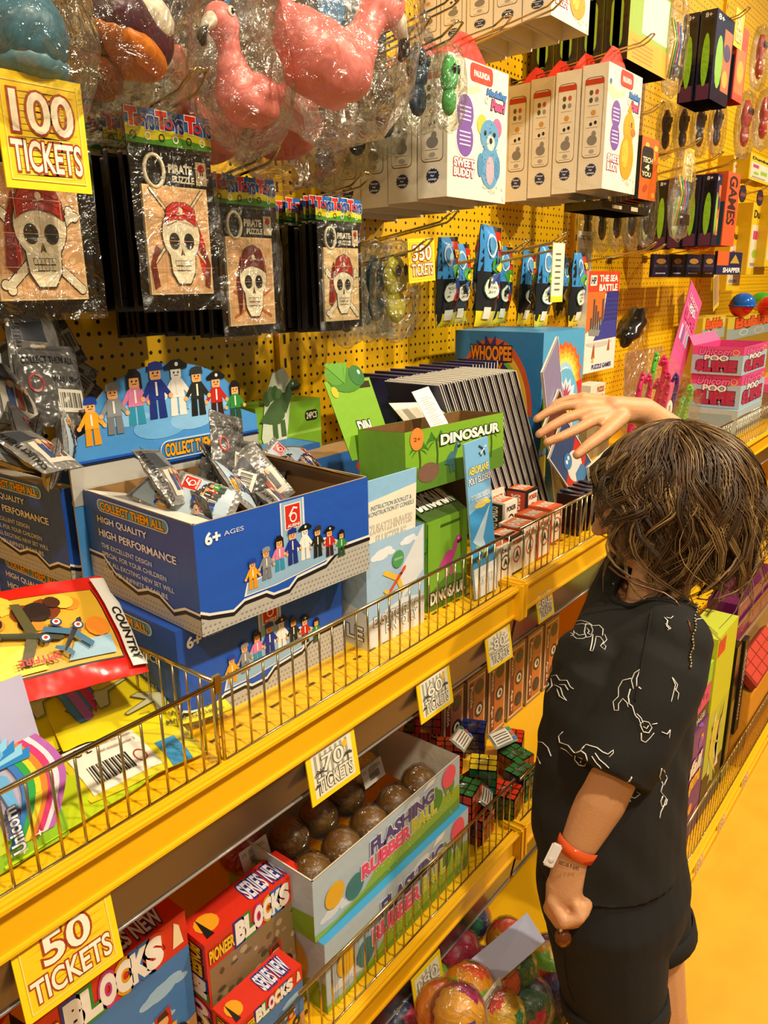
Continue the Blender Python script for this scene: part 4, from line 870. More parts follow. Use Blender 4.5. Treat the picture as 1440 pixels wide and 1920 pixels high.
def cap_ball(label, p, r, c1_, c2_):
    t = thing('capped_ball', label, 'ball', (p.x, p.y, p.z)); b = B(); b.ball((0, 0, 0), r, c2_+':gloss', 20); b.build('ball_body', t)
    b = B(); b.ball((0, -r*.1, r*.12), (r*1.04, r*1.04, r*.98), c1_+':gloss', 20, lambda d: 1 if d.z > -.1 else .9); b.tube([(r*1.1*math.cos(a), -r*.1+r*1.1*math.sin(a), 0) for a in [2*PI*k/16 for k in range(17)]], r*.08, c1_+':gloss', 6); b.build('cap', t)
p = atY(1390, 573, .98); cap_ball('glossy blue capped red ball on top of the bubble box', p, .052, '1f6fd8', 'd8261e'); p = atY(1424, 566, 1.04); cap_ball('green capped ball at right edge behind', p, .045, '3fae2a', 'e0b020'); p = atY(1438, 575, .96); cap_ball('red ball at the right edge on the bubble boxes', p, .045, 'd0201a', 'd0201a')
a = atY(1337, 585, .97); b = B(); F = Face((0, 0, 0), (.075, 0, 0), (0, .0, .17)); b.fill(F, 'e0c84a'); b.fill(Face((.075, .002, 0), (-.075, 0, 0), (0, 0, .17)), 'c8a878')
for k in range(5): b.rect(F, .1+.17*k, .1, .2+.17*k, .8, ('4a9a4a', 'd84a3a', '3a6ab8', 'e88a2a', '8a4ab0')[k], 1)
o = b.build('display_card'); o.location = a; o.rotation_euler = (0, -.35, 0); tag(o, 'tilted bubble wand header card left of the blue capped ball', 'display card')
# dark shiny pouch and clear bag beyond the sea battle box
p = atY(1185, 610, .95); b = B(); b.ball((0, 0, 0), (.14, .04, .035), '1a1614:gloss', 18, lambda d: 1+.12*math.sin(9*d.x+5*d.z)); o = b.build('black_toy'); o.location = p; o.rotation_euler = (0, -.35, .2); tag(o, 'shiny black moulded toy lying behind the clear bag', 'toy')
p = atY(1240, 640, .86); P_ = Pillow(.16, p.z+.05-ZU, .02, 5); b = B(); b.rect(P_, 0, 0, 1, 1, FILM, 0, 10); b.rect(Pillow(.16, p.z+.05-ZU, .02, 5, 1), 1, 0, 0, 1, FILM, 0, 10); o = b.build('clear_bag'); o.location = (p.x-.02, p.y+.06, ZU+.002); o.rotation_euler = (0, -.05, 0); tag(o, 'crinkled clear bag above the tentacle tub', 'bag')
p = atY(1290, 700, .88); b = B(); f = faces(.20, .06, .11); [b.fill(f[k], 'b88a1e:gloss') for k in f]
for k in range(4): b.rect(f['front'], .05, .15+.2*k, .95, .19+.2*k, 'e8c83a:gloss', 1)
o = b.build('golden_box'); o.location = (p.x-.12, .88, ZU+.03); tag(o, 'golden box with ribbed lines between tentacles and slime boxes', 'box')
p = atY(1010, 890, .70)

# ---- packets at the left front
def flat_pack(name, label, w, h, th, seed, loc, rot, draw, cat='packet', back='c8b020:gloss', n=14, amp=.5):
    P = Pillow(w, h, th, seed, eps=.0007, amp=amp); Pb = Pillow(w, h, th, seed, side=1, amp=amp); b = B(); b.rect(Pb, 1, 0, 0, 1, back, 0, n); draw(b, P)
    o = b.build(name); o.location = loc; o.rotation_euler = rot; return tag(o, label, cat)
def R_(b, P, u0, v0, u1, v1, m, l): b.rect(P, u0, v0, u1, v1, m, l, 6)
def d_unicorn(b, P):
    b.rect(P, 0, 0, 1, 1, 'b9b4d0:gloss', 0, 14)
    R_(b, P, 0, .0, 1, .16, '8fc832:gloss', 1); R_(b, P, 0, .1, .5, .30, 'c8d83a:gloss', 2)
    for k, cc in enumerate(('3f7fd0', '3aa850', 'e8d83a', 'e08a3a', 'd8407a', 'e8e0ea', 'b868b8')):
        pts = []
        for i in range(13): a = i/12; pts.append((.50+.055*k+.22*math.sin(PI*a*.9), .1+.55*a))
        for i in range(12, -1, -1): a = i/12; pts.append((.56+.055*k+.22*math.sin(PI*a*.9), .1+.55*a))
        for i in range(12): b.pg(P, [pts[i], pts[25-i], pts[24-i], pts[i+1]], cc+':gloss', 3)
    body = '6fb6e8:gloss'
    b.disc(P, .30, .52, .24, .11, body, 5, 18); b.disc(P, .22, .42, .14, .10, body, 5, 16); b.pg(P, [(.40, .5), (.55, .45), (.60, .30), (.66, .30), (.64, .50), (.5, .58)], body, 5); b.pg(P, [(.36, .58), (.60, .66), (.62, .80), (.68, .80), (.66, .62), (.45, .52)], body, 5)
    for k in range(6): b.pg(P, [(.30, .58), (.10+.08*k, .90-.02*k), (.18+.085*k, .86-.02*k)], '3f9ae0:gloss' if k % 2 else '8fd0f4:gloss', 6); b.pg(P, [(.36, .56), (.62+.05*k, .78-.035*k), (.60+.05*k, .72-.035*k)], '2f88d0:gloss' if k % 2 else '8fd0f4:gloss', 6)
    b.disc(P, .10, .40, .05, .05, '2a6ac0', 7, 12); b.rect(P, .58, .285, .66, .305, '4a2a1a', 7); b.rect(P, .60, .80, .68, .82, '4a2a1a', 7)
    R_(b, P, .0, .16, .28, .36, 'f0ece0', 8); b.text(P, 'GLIDER', .04, .05, .20, .62, 'e8502a', 10, .06, 'f4f0e8', .06, rot=1)
    b.text(P, 'Unicorn', .52, .08, .62, .34, 'f4f4f8', 10, .03, '2a5a9a', .05, rot=1)
    for (u, v) in ((.3, .1), (.6, .07), (.75, .12)): b.star(P, u, v, .04, .02, .3, 4, 'fafad8', 9)
p = atY(48, 1420, .60)
flat_pack('unicorn_glider_packet', 'shiny unicorn glider packet with rainbow, upright at the lower left', .110, .155, .006, 3, (atZ(110, 1600, ZU+.004).x-.035, .600, ZU+.004), (-.30, .0, .0), d_unicorn, back='8fc832:gloss', amp=.3)
def d_spit(b, P):
    b.rect(P, 0, 0, 1, 1, 'd6261a:gloss', 0, 14)
    R_(b, P, .12, .16, .90, .86, '1a120c', 1); R_(b, P, .13, .17, .89, .85, 'd8a82a', 2)
    for k in range(16):
        random.seed(k*3); u = .16+.68*random.random(); v = .45+.36*random.random(); r = .05+.06*random.random(); b.disc(P, u, v, r*.7, r, ('e8891e', '2a1a10', 'f0c040', '4a2410', '7a3410')[k % 5], 3+k % 3, 12)
    b.pg(P, [(.14, .18), (.5, .18), (.42, .40), (.14, .5)], 'e8d23a', 6); b.pg(P, [(.6, .2), (.86, .2), (.86, .36), (.66, .34)], '8fb4c8', 6)
    plane_art(b, P, .46, .46, .5, -.25, '3a3a24', '56502a', 8); plane_art(b, P, .66, .40, .34, .9, '24201c', '3a6a8a', 12); plane_art(b, P, .3, .66, .2, .1, '7a4a2a', '8a6a4a', 12)
    for (u, v) in ((.60, .52), (.52, .40), (.70, .46)): b.disc(P, u, v, .030, .038, '2a3a6a', 14, 12); b.disc(P, u, v, .02, .026, 'f0ece0', 15, 10); b.disc(P, u, v, .01, .013, 'c82a1e', 16, 8)
    R_(b, P, .0, .62, .20, .98, 'f0d02a:gloss', 12); b.text(P, 'FLYING', .02, .66, .16, .9, 'c82a1e', 14, .04, '2a120a', .04, rot=1)
    R_(b, P, .91, .05, 1, .95, 'e8e4d8:gloss', 8); b.text(P, 'COUNTRY', .93, .1, .98, .6, '1a1a1a', 9, .02, rot=3)
    b.text(P, 'SPITFIRE', .36, .22, .56, .27, 'c82a1e', 12, .03, rot=2)
p = atY(115, 1200, .66)
flat_pack('spitfire_glider_packet', 'red glossy packet of fighter planes lying on the packs at left', .20, .135, .012, 4, (atY(105, 1305, .67).x, .67, atY(105, 1305, .67).z), (-.95, .12, -.10), d_spit, back='b0aca0:gloss', amp=.5)
def d_yellow(b, P):
    b.rect(P, 0, 0, 1, 1, 'e6d21e:gloss', 0, 12); ln = '5a5a3a'
    for (u, v, s, r) in ((.30, .66, .45, .5), (.60, .40, .45, .45)):
        c, q = math.cos(r), math.sin(r); T = lambda x, y: (u+(x*c-y*q)*s, v+(x*q+y*c)*s)
        b.pg(P, [T(-.5, -.03), T(-.1, -.07), T(-.25, -.34), T(-.10, -.36), T(.14, -.05), T(.5, -.02), T(.5, .03), T(.12, .08), T(-.05, .34), T(-.18, .33), T(-.12, .07), T(-.5, .04)], 'c9c8a0', 2)
        b.line(P, [T(-.5, -.03), T(-.1, -.07), T(-.25, -.34), T(-.10, -.36), T(.14, -.05), T(.5, -.02), T(.5, .03), T(.12, .08), T(-.05, .34), T(-.18, .33), T(-.12, .07), T(-.5, .04)], .0009, ln, 3, True)
        b.line(P, [T(-.40, -.14), T(-.30, -.22), T(-.34, -.30), T(-.22, -.3)], .0008, ln, 3)
    b.text(P, 'WARNING', .62, .12, .88, .18, ln, 3, .01, rot=0); b.text(P, 'MADE IN CHINA', .58, .03, .95, .08, ln, 3, .01)
    b.pg(P, [(.76, .2), (.84, .2), (.80, .28)], ln, 3); b.pg(P, [(.778, .21), (.822, .21), (.80, .262)], 'e6d21e', 4)
def d_barcode(b, P):
    b.rect(P, 0, 0, 1, 1, 'dccb28:gloss', 0, 10); R_(b, P, .05, .08, .62, .92, 'ece6d6', 1)
    b.text(P, 'C E', .10, .72, .24, .86, '2a2a2a', 2, .01); b.text(P, 'Fly with me planes', .27, .76, .58, .82, '6a4a3a', 2, .0); b.text(P, 'Not suitable under 3', .27, .64, .58, .70, '6a4a3a', 2, .0)
    for k in range(18): b.rect(P, .12+.018*k, .2, .12+.018*k+.005+.004*(k % 3), .5, '1a1a1a', 2)
    b.ring(P, .52, .35, .05, .12, .8, 'b0402a', 2, 14); R_(b, P, .68, .0, .86, .45, '3f8fc0:gloss', 1); R_(b, P, .0, .92, .8, 1.0, '2a1a10', 1)
flat_pack('plane_packet', 'yellow plane packet with outline drawings, upper one by the fence', .185, .12, .004, 8, (.415, .655, ZU+.018), (-1.32, .05, -.25), d_yellow, amp=.3)
flat_pack('plane_packet', 'yellow plane packet lying lower with drawings and warning triangle', .165, .10, .004, 6, (.365, .70, ZU+.022), (-1.25, .02, -.10), d_yellow, amp=.3)
flat_pack('plane_packet', 'yellow packet with white barcode label showing CE mark', .13, .085, .004, 9, (.375, .605, ZU+.010), (-1.40, .04, -.1), d_barcode, amp=.3)
def d_rb(b, P):
    b.rect(P, 0, 0, 1, 1, '4f8ac8:gloss', 0, 10)
    for k, cc in enumerate(('b868b8', 'd8407a', 'e8d83a', '8fb8e0')): R_(b, P, .1+.2*k, 0, .25+.2*k, 1, cc+':gloss', 1)
flat_pack('rainbow_packet', 'partly hidden rainbow striped packet under the red plane packet', .11, .12, .004, 10, (.30, .74, ZU+.012), (-1.15, 0, .3), d_rb, back='8a8ab0:gloss')
flat_pack('rainbow_packet', 'purple edged packet under the red packet beside yellow planes', .08, .1, .004, 11, (.40, .715, ZU+.030), (-1.2, .2, .1), d_rb, back='8a8ab0:gloss')
flat_pack('red_packet', 'red packet edge lying under the yellow plane packets', .14, .08, .004, 12, (.40, .73, ZU+.01), (-1.35, 0, -.1), lambda b, P: b.rect(P, 0, 0, 1, 1, 'c8261a:gloss', 0, 8), back='b0261a:gloss')
flat_pack('green_packet', 'yellow-green packet flat on the shelf at the very lower left', .16, .10, .004, 14, (.30, .60, ZU+.008), (-1.42, 0, .05), lambda b, P: b.rect(P, 0, 0, 1, 1, 'b8cc22:gloss', 0, 8), back='b8cc22:gloss')
# ================================================================== MIDDLE SHELF
def flash_box(label, p, rz, w, d, h, open_=False, lids=False):
    t = thing('ball_display_box', label, 'display box', p, (0, 0, rz)); b = B(); f = faces(w, d, h)
    for k in f:
        if k == 'top' and open_: continue
        b.fill(f[k], 'b4c8d4' if k != 'top' else '3f9ad0')
    F = f['front']
    hill = [(0, .10), (.12, .06), (.30, .14), (.38, .32), (.55, .30), (.75, .42), (.86, .50), (1, .46), (1, 0), (0, 0)]
    clouds(b, F, [(.10, .25, .05), (.62, .85, .04), (.2, .2, .04)], 1, 'dfe6ea'); b.pg(F, hill, '93b62e', 2); b.pg(F, [(.05, 0), (.3, .08), (.6, .12), (1, .2), (1, 0)], '6f9a24', 3)
    for (u, v, s) in ((.80, .45, .34), (.885, .5, .34), (.93, .45, .26)):
        b.rect(F, u-.004, v-.05, u+.004, v+s*.5, '7a6a2a', 3); b.disc(F, u, v+s*.55, .022, s*.5, '5f8f24', 4, 14)
    for k in range(26): random.seed(k); b.disc(F, .3+.65*random.random(), .05+.3*random.random(), .0035, .010, 'e8ecd0', 4, 6)
    for (u, v, cc, rr) in ((.115, .50, 'e8b62a', -.35), (.235, .34, '3f7d7e', -.35), (.80, .54, '3f8a34', -.2), (.905, .80, 'f04f70', -.2)): b.disc(F, u, v, .055, .20, cc, 6, 20)
    b.text(F, 'FLASHING', .34, .62, .78, .84, '4a4488', 7, .05, 'f4f0ea', .04); b.text(F, 'RUBBER', .28, .34, .60, .56, 'e85078', 7, .05, 'f8e4e4', .04); b.text(F, 'BALL', .62, .36, .80, .57, 'c8cc3a', 7, .05, 'f4f0c8', .04)
    b.pg(F, [(.74, 1), (.70, .9), (.78, .92), (.80, 1)], 'f4f4ee', 4)
    Fl = f['left']; b.pg(Fl, [(0, 0), (1, 0), (1, .42), (.6, .32), (0, .5)], '7fa82a', 1); b.disc(Fl, .5, .52, .24, .32, 'c8962a' if not open_ else '5f9a34', 3); b.rect(Fl, .2, .55, .26, .9, '4f8028', 2)
    if open_:
        ic = 'c8b48c'
        b.rect(Face((w, .002, 0), (-w, 0, 0), (0, 0, h)), 0, 0, 1, 1, ic, 0); b.rect(Face((.002, 0, 0), (0, d, 0), (0, 0, h)), 0, 0, 1, 1, ic, 0); b.rect(Face((w-.002, d, 0), (0, -d, 0), (0, 0, h)), 0, 0, 1, 1, 'e2d8c0', 0); b.rect(Face((0, d-.002, 0), (w, 0, 0), (0, 0, h)), 0, 0, 1, 1, ic, 0)
        b.box((0, 0, h-.0006), (w, .002, h+.0002), 'dcd2b8'); b.box((0, 0, h-.0006), (.002, d, h+.0002), 'e8e2d4')
    else:
        b.disc(f['top'], .08, .3, .012, .1, '8fd0f0', 1, 10); b.disc(f['top'], .05, .5, .02, .2, '7ac4ea', 1, 10)
    b.build('box_body', t); return t
a, rz, w, _ = footprint((600, 1905), (883, 1618), None, ZM+.001)
YF = .572
pa = atY(608, 1773, YF); pb = atY(878, 1515, YF); wF = pb.x-pa.x; hF = (pa.z-ZM-.002)/1.0
hb = .094
flash_box('lower closed flashing rubber ball box with blue top, behind the wire fence', (pa.x, YF, ZM+.001), 0, wF, .12, pa.z-ZM-.001)
pc = atY(590, 1753, YF+.012)
flash_box('upper open flashing rubber ball box filled with brown bagged balls', (pc.x, YF+.012, pa.z+.001), 0, wF*.985, .17, .098, open_=True)
UBZ = pa.z+.001
# bagged balls in the open box: brown tray insert with yellow and red ones
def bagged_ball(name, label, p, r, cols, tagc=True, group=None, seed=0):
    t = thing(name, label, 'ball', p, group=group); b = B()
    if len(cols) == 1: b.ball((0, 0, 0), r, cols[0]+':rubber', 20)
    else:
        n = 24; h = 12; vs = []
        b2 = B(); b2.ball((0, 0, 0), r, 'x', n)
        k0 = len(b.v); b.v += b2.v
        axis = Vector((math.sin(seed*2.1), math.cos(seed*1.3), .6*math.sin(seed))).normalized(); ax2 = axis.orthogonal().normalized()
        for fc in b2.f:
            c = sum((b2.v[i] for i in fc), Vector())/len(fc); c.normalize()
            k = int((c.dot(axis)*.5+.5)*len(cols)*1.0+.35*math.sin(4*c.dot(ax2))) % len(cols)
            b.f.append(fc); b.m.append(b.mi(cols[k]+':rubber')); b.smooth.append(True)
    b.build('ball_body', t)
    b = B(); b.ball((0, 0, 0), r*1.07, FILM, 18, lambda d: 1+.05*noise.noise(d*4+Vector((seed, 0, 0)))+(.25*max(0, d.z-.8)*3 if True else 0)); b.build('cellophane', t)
    if tagc:
        b = B(); F = Face((-r*.8, -r*1.1, -r*.2), (r*1.5, 0, 0), (0, r*.3, r*.9)); b.fill(F, 'ece4d4'); b.rect(Face(F.P(1, 0, -3), -F.U, F.V), 0, 0, 1, 1, 'd8cfba', 0)
        for k in range(12): b.rect(F, .3+.04*k, .2, .3+.04*k+.015+.008*(k % 2), .55, '2a2a2a', 1)
        b.text(F, 'C E', .06, .7, .2, .85, '2a2a2a', 1, .0); b.rect(F, .3, .68, .9, .72, '8a8074', 1); b.rect(F, .3, .78, .85, .82, '8a8074', 1); b.build('label', t)
    return t
r = .031
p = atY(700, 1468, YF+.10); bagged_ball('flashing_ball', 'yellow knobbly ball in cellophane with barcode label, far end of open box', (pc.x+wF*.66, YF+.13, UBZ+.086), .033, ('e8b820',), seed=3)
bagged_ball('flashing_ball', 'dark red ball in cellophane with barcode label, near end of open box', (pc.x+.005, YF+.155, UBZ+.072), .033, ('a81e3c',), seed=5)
labs = ['brown bagged ball nearest the left end, in the front row', 'second brown bagged ball in the front row', 'third brown bagged ball in the front row', 'fourth brown bagged ball in the front row', 'brown bagged ball nearest the right end, in the front row', 'brown bagged ball at left of the back row', 'brown bagged ball in the middle of the back row', 'brown bagged ball at right of the back row']
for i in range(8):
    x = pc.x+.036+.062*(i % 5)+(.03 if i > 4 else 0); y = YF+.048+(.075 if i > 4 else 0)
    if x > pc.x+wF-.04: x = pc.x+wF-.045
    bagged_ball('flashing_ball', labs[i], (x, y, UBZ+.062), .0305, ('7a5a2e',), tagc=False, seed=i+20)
b = B(); f = faces(.12, .05, .05); [b.fill(f[k], '8a6a34') for k in f]
# third flashing box, in front low (seen through the fence)
pd = atY(640, 1900, .60)
# ---- pioneer blocks boxes
def letters_multi(b, F, s, u0, v0, u1, v1, cols, l=4, rot=0):
    n = len(s)
    for i, ch in enumerate(s):
        a = i/n; c = (i+.86)/n; cc = cols[i % len(cols)]
        if rot == 0: box_ = (u0+(u1-u0)*a, v0, u0+(u1-u0)*c, v1)
        else: box_ = (u0, v1-(v1-v0)*c, u1, v1-(v1-v0)*a)
        b.text(F, ch, *box_, 'f6f2e6', l, .07, cc, .09, rot=rot)
LC = ('1f2f8a', '2a8a3a', 'c83a8a', 'e0a01e', '1f6ab8', 'd83a1e')
def digger(b, F, u, v, s, l=3):
    k = s*F.h/F.w; P = lambda x, y: (u+x*k, v+y*s); g = lambda pts, m, ll=0: b.pg(F, [P(*q) for q in pts], m, l+ll)
    g([(-.2, 0), (.45, .1), (.5, .45), (.1, .5), (-.15, .3)], 'e8a81a'); b.disc(F, *P(.05, -.02), .2*k, .22*s, '1c1a18', l+1, 16); b.disc(F, *P(.5, .1), .2*k, .24*s, '1c1a18', l+1, 16); b.disc(F, *P(.05, -.02), .08*k, .09*s, 'd8a81a', l+2, 10); b.disc(F, *P(.5, .1), .08*k, .09*s, 'd8a81a', l+2, 10)
    g([(.1, .4), (.42, .46), (.40, .85), (.12, .8)], 'c8281a', 1); g([(-.75, -.25), (-.35, -.1), (-.3, .3), (-.65, .15)], 'f0c01e', 1); g([(-.75, -.25), (-.35, -.1), (-.38, -.2), (-.78, -.34)], 'f8d840', 2); g([(-.35, .05), (-.1, .25), (-.12, .35), (-.38, .15)], 'e8a81a')
    b.disc(F, *P(.25, .62), .1*k, .11*s, 'e8b070', l+3, 12); g([(.15, .7), (.36, .7), (.32, .82), (.18, .8)], '3a2418', 4)
def blocks_box(label, p, rz, w, d, h, var, tilt=0):
    t = thing('block_set_box', label, 'toy box', p, (tilt, 0, rz)); b = B(); f = faces(w, d, h)
    [b.fill(f[k], 'd6301c') for k in f]; F = f['front']
    if var == 0: bg = '8a744e'
    else: bg = '3f7ab8'
    b.rect(F, .02, .02, 1, .80, bg, 1)
    if var == 0:
        for k in range(70):
            random.seed(k+5); u = .05+.9*random.random(); v = .04+.72*random.random(); b.disc(F, u, v, .02+.02*random.random(), .012+.016*random.random(), ('6a5638', 'a08a60', '564830', 'b8a27a')[k % 4], 2, 8)
        digger(b, F, .55, .30, .34, 5); b.pg(F, [(.02, .02), (1, .02), (1, .10), (.4, .14), (.02, .05)], '201c30', 4); b.text(F, 'SERIES NEW', .5, .04, .9, .09, 'e8e8f0', 6, .03, '3a3a8a', .06, .2)
    else:
        clouds(b, F, [(.3, .6, .08), (.8, .66, .1), (.75, .5, .07)], 2, '9ac0dc'); b.pg(F, [(.02, .02), (1, .02), (1, .38), (.6, .30), (.02, .12)], 'c8945a', 3); digger(b, F, .70, .30, .30, 5)
        b.disc(F, .36, .25, .07, .12, 'e8b070', 6, 14); b.pg(F, [(.27, .28), (.45, .26), (.43, .4), (.33, .42)], '7a3a18', 7); b.pg(F, [(.3, .02), (.5, .02), (.46, .16), (.32, .16)], '2a7a3a', 6)
    b.text(F, 'PIONEER', .03, .84, .26, .93, 'f2c81e', 4, .04, '7a1a0c', .04); letters_multi(b, F, 'BLOCKS', .29, .83, .84, .97, LC)
    Fl = f['left']; b.rect(Fl, 0, 0, 1, .5, '24306e', 1); b.text(Fl, 'PIONEER', .25, .72, .8, .95, 'f2c81e', 3, .04, '1a1208', .08, rot=3); letters_multi(b, Fl, 'BLOCKS', .2, .12, .85, .70, LC, 4, rot=3)
    Ft = f['top']; b.text(Ft, 'SERIES NEW', .5, .2, .9, .8, 'dfe0f0', 4, .03, '2a3a8a', .08, .2); b.disc(Ft, .14, .5, .10, .3, 'e8a01e', 2, 12); b.pg(Ft, [(.05, .1), (.12, .1), (.1, .8)], '1c1a18', 3)
    b.pg(F, [(.90, .84), (.97, .84), (.95, .95), (.92, .98)], 'f0e0b0', 4)
    b.build('box_body', t); return t
def px_box(pl, pr, pt, Y):
    a = atY(*pl, Y); c = atY(*pr, Y); t = atY(*pt, Y); return a, c.x-a.x, t.z-a.z
a, w, h = px_box((403, 1905), (545, 1790), (393, 1742), .64)
h0 = .135
top = atY(393, 1742, .64)
right = atY(538, 1583, .64)
blocks_box('red block set box with yellow digger picture, standing tallest in the middle', (top.x-.02, .625, ZM+.005), 0, right.x-top.x+.03, .050, top.z-ZM-.005, 0)
tl = atY(110, 1920, .66); tr = atY(336, 1738, .66)
blocks_box('red block set box with blue sky picture, low behind the 50 ticket card', (tl.x-.06, .645, ZM+.003), 0, tr.x-tl.x+.06, .04, tl.z+.035-ZM, 1)
tl = atY(430, 1885, .585); tr = atY(552, 1792, .585)
blocks_box('red block set box lying lowest at the bottom edge before the digger box', (tl.x-.002, .575, ZM+.002), 0, tr.x-tl.x+.004, .042, tr.z-ZM-.012, 1)
# ---- twisty cubes in cellophane
CUBC = dict(r='c8341a', o='d8562a', y='d8c02a', g='1f6a34', b='1f2c6a', w='ece6da', d='8a1a1c')
def cube_toy(label, p, s, rot, cols, film=True):
    t = thing('puzzle_cube', label, 'puzzle cube', p, rot); b = B(); b.box((-s/2, -s/2, 0), (s/2, s/2, s), '14110f:gloss', s*.03)
    fs = dict(front=Face((-s/2, -s/2, 0), (s, 0, 0), (0, 0, s)), left=Face((-s/2, s/2, 0), (0, -s, 0), (0, 0, s)), top=Face((-s/2, -s/2, s), (s, 0, 0), (0, s, 0)), right=Face((s/2, -s/2, 0), (0, s, 0), (0, 0, s)))
    for k, c in zip(('front', 'left', 'top', 'right'), cols):
        for i in range(3):
            for j in range(3): b.rrect(fs[k], (i+.07)/3, (j+.07)/3, (i+.93)/3, (j+.93)/3, CUBC[c]+':gloss', 2, .16)
    b.build('cube_body', t)
    if film:
        b = B(); e = s*.53
        b.ball((0, 0, s/2), s*.62, FILM, 14, lambda d: min(1.25, .84/max(abs(d.x), abs(d.y), abs(d.z)))*(1+.05*noise.noise(d*5+Vector(p)*20))); b.build('cellophane', t)
    return t
S = .050
for (px, py, Y, rot, cols, lab) in (
        (915, 1455, .615, (0, 0, .50), 'dgyg', 'puzzle cube with yellow top and dark red front by the fence rail'),
        (930, 1480, .600, (0, 0, .1), 'ddyg', ''),
        (812, 1345, .74, (0, 0, .55), 'orog', 'puzzle cube with bright orange faces under the 60 ticket card'),
        (790, 1385, .76, (0, 0, .5), 'orgb', 'orange and blue puzzle cube partly behind the ball box end'),
        (895, 1385, .70, (0, 0, .45), 'dbbr', 'puzzle cube with dark blue top in front of the age 8+ boxes'),
        (875, 1475, .64, (.9, .1, .5), 'ooro', 'puzzle cube tipped over with orange face up beside ball box'),
        (975, 1455, .62, (0, 0, -.2), 'rdgr', 'puzzle cube wrapped with red front next to the child'),
        (965, 1420, .66, (0, 0, .4), 'dbrr', 'puzzle cube under printed wrap behind the one next to child'),
        (900, 1545, .585, (0, 0, .1), 'rdog', 'red puzzle cube low behind the fence wires at the box end'),
        (955, 1530, .580, (0, 0, .2), 'dgrr', 'dark red and green puzzle cube low behind the fence wires'),
        (985, 1500, .585, (0, 0, -.1), 'gbgd', 'dark puzzle cube in the corner of the fence'),
        (878, 1500, .60, (0, 0, .2), 'orgo', 'puzzle cube with green top right beside the lower ball box'),
        (850, 1420, .70, (0, 0, .6), 'oror', 'puzzle cube all in orange and red beneath the printed wrapper')):
    if not lab: continue
    c = atY(px, py, Y); z = max(ZM+.002, c.z-S/2); cube_toy(lab, (c.x, Y+.01, z), S, rot, cols)
for (px, py, Y, rz, lab) in ((862, 1400, .68, .3, 'crumpled printed wrapper strip with white label among the cubes'), (935, 1400, .66, -.2, 'printed wrapper with barcode lying on the cubes near the child'), (905, 1505, .60, .5, 'small crinkled silver wrapper by the red cube')):
    P = Pillow(.065, .035, .007, 7*Y); b = B(); b.rect(P, 0, 0, 1, 1, '8f9a8c:gloss', 0, 10); b.rect(P, .05, .1, .75, .9, 'd8d0bc', 1, 6)
    for k in range(4): b.rect(P, .1, .2+.15*k, .68, .26+.15*k, '4a4a44', 2, 4)
    for k in range(3): b.rect(P, .80, .1+.3*k, .98, .3+.3*k, ('3a7ab8', 'c84a2a', '3a9a4a')[k], 2, 2)
    b.rect(Pillow(.065, .035, .007, 7*Y, 1), 1, 0, 0, 1, '8f9a8c:gloss', 0, 8); o = b.build('wrapper'); c = atY(px, py, Y); o.location = (c.x, c.y-.02, c.z+.012); o.rotation_euler = (-1.0, .1, rz); tag(o, lab, 'wrapper')
# supporting layer of cubes hidden below
for i in range(5): cube_toy('puzzle cube in the buried layer behind the fence, mostly hidden', (.905+.056*(i % 3), .68+.057*(i//3), ZM+.001), S, (0, 0, .05*i), 'rgbr', False)['group'] = 'buried puzzle cubes'
# ---- puzzle boxes with age marks
def age_box(label, p, w, d, h, rz):
    b = B(); f = faces(w, d, h); [b.fill(f[k], '9a7a52') for k in f]
    for k in ('front', 'left'):
        F = f[k]; b.rect(F, .05, .04, .95, .96, 'ead9b8', 1); b.rect(F, .09, .06, .91, .94, 'c06a2a', 2)
        b.rect(F, .1, .07, .34, .93, '6a1a1a', 3); b.text(F, 'Puzzle', .15, .62, .29, .88, 'f0e4cc', 4, .02, rot=3); b.text(F, 'Age 8+', .15, .12, .29, .42, 'f0e4cc', 4, .02, rot=3)
        for v in (.22, .52, .82): b.disc(F, .64, v, .24, .24*F.w/F.h, '1c1a1c', 3, 18)
        b.disc(F, .64, .52, .15, .15*F.w/F.h, 'dcd4c4', 4, 16); b.disc(F, .66, .52, .07, .09*F.w/F.h, '2a2624', 5, 12); b.pg(F, [(.5, .2), (.7, .3), (.8, .12), (.66, .15)], '35302c', 4)
    o = b.build('puzzle_box'); o.location = p; o.rotation_euler = (0, 0, rz); tag(o, label, 'puzzle box'); return o
for (px, Y, hh, lab) in ((905, .80, .16, 'age 8+ puzzle box at left of the three behind the cubes'), (938, .79, .17, 'middle age 8+ puzzle box with round dark emblem'), (983, .78, .18, 'age 8+ puzzle box nearest the child in shade')):
    c = atY(px, 1330, Y); age_box(lab, (c.x-.03, Y, ZM+.001), .072, .06, hh+.02, 0)
# dark goods farther on the middle shelf, beyond the first bay
for i in range(6):
    age_box('brown age 8+ puzzle box in the dark row left of the child', (1.10+.085*i, .74, ZM+.001), .072, .06, .18, 0)['group'] = 'dark row of puzzle boxes behind the child'
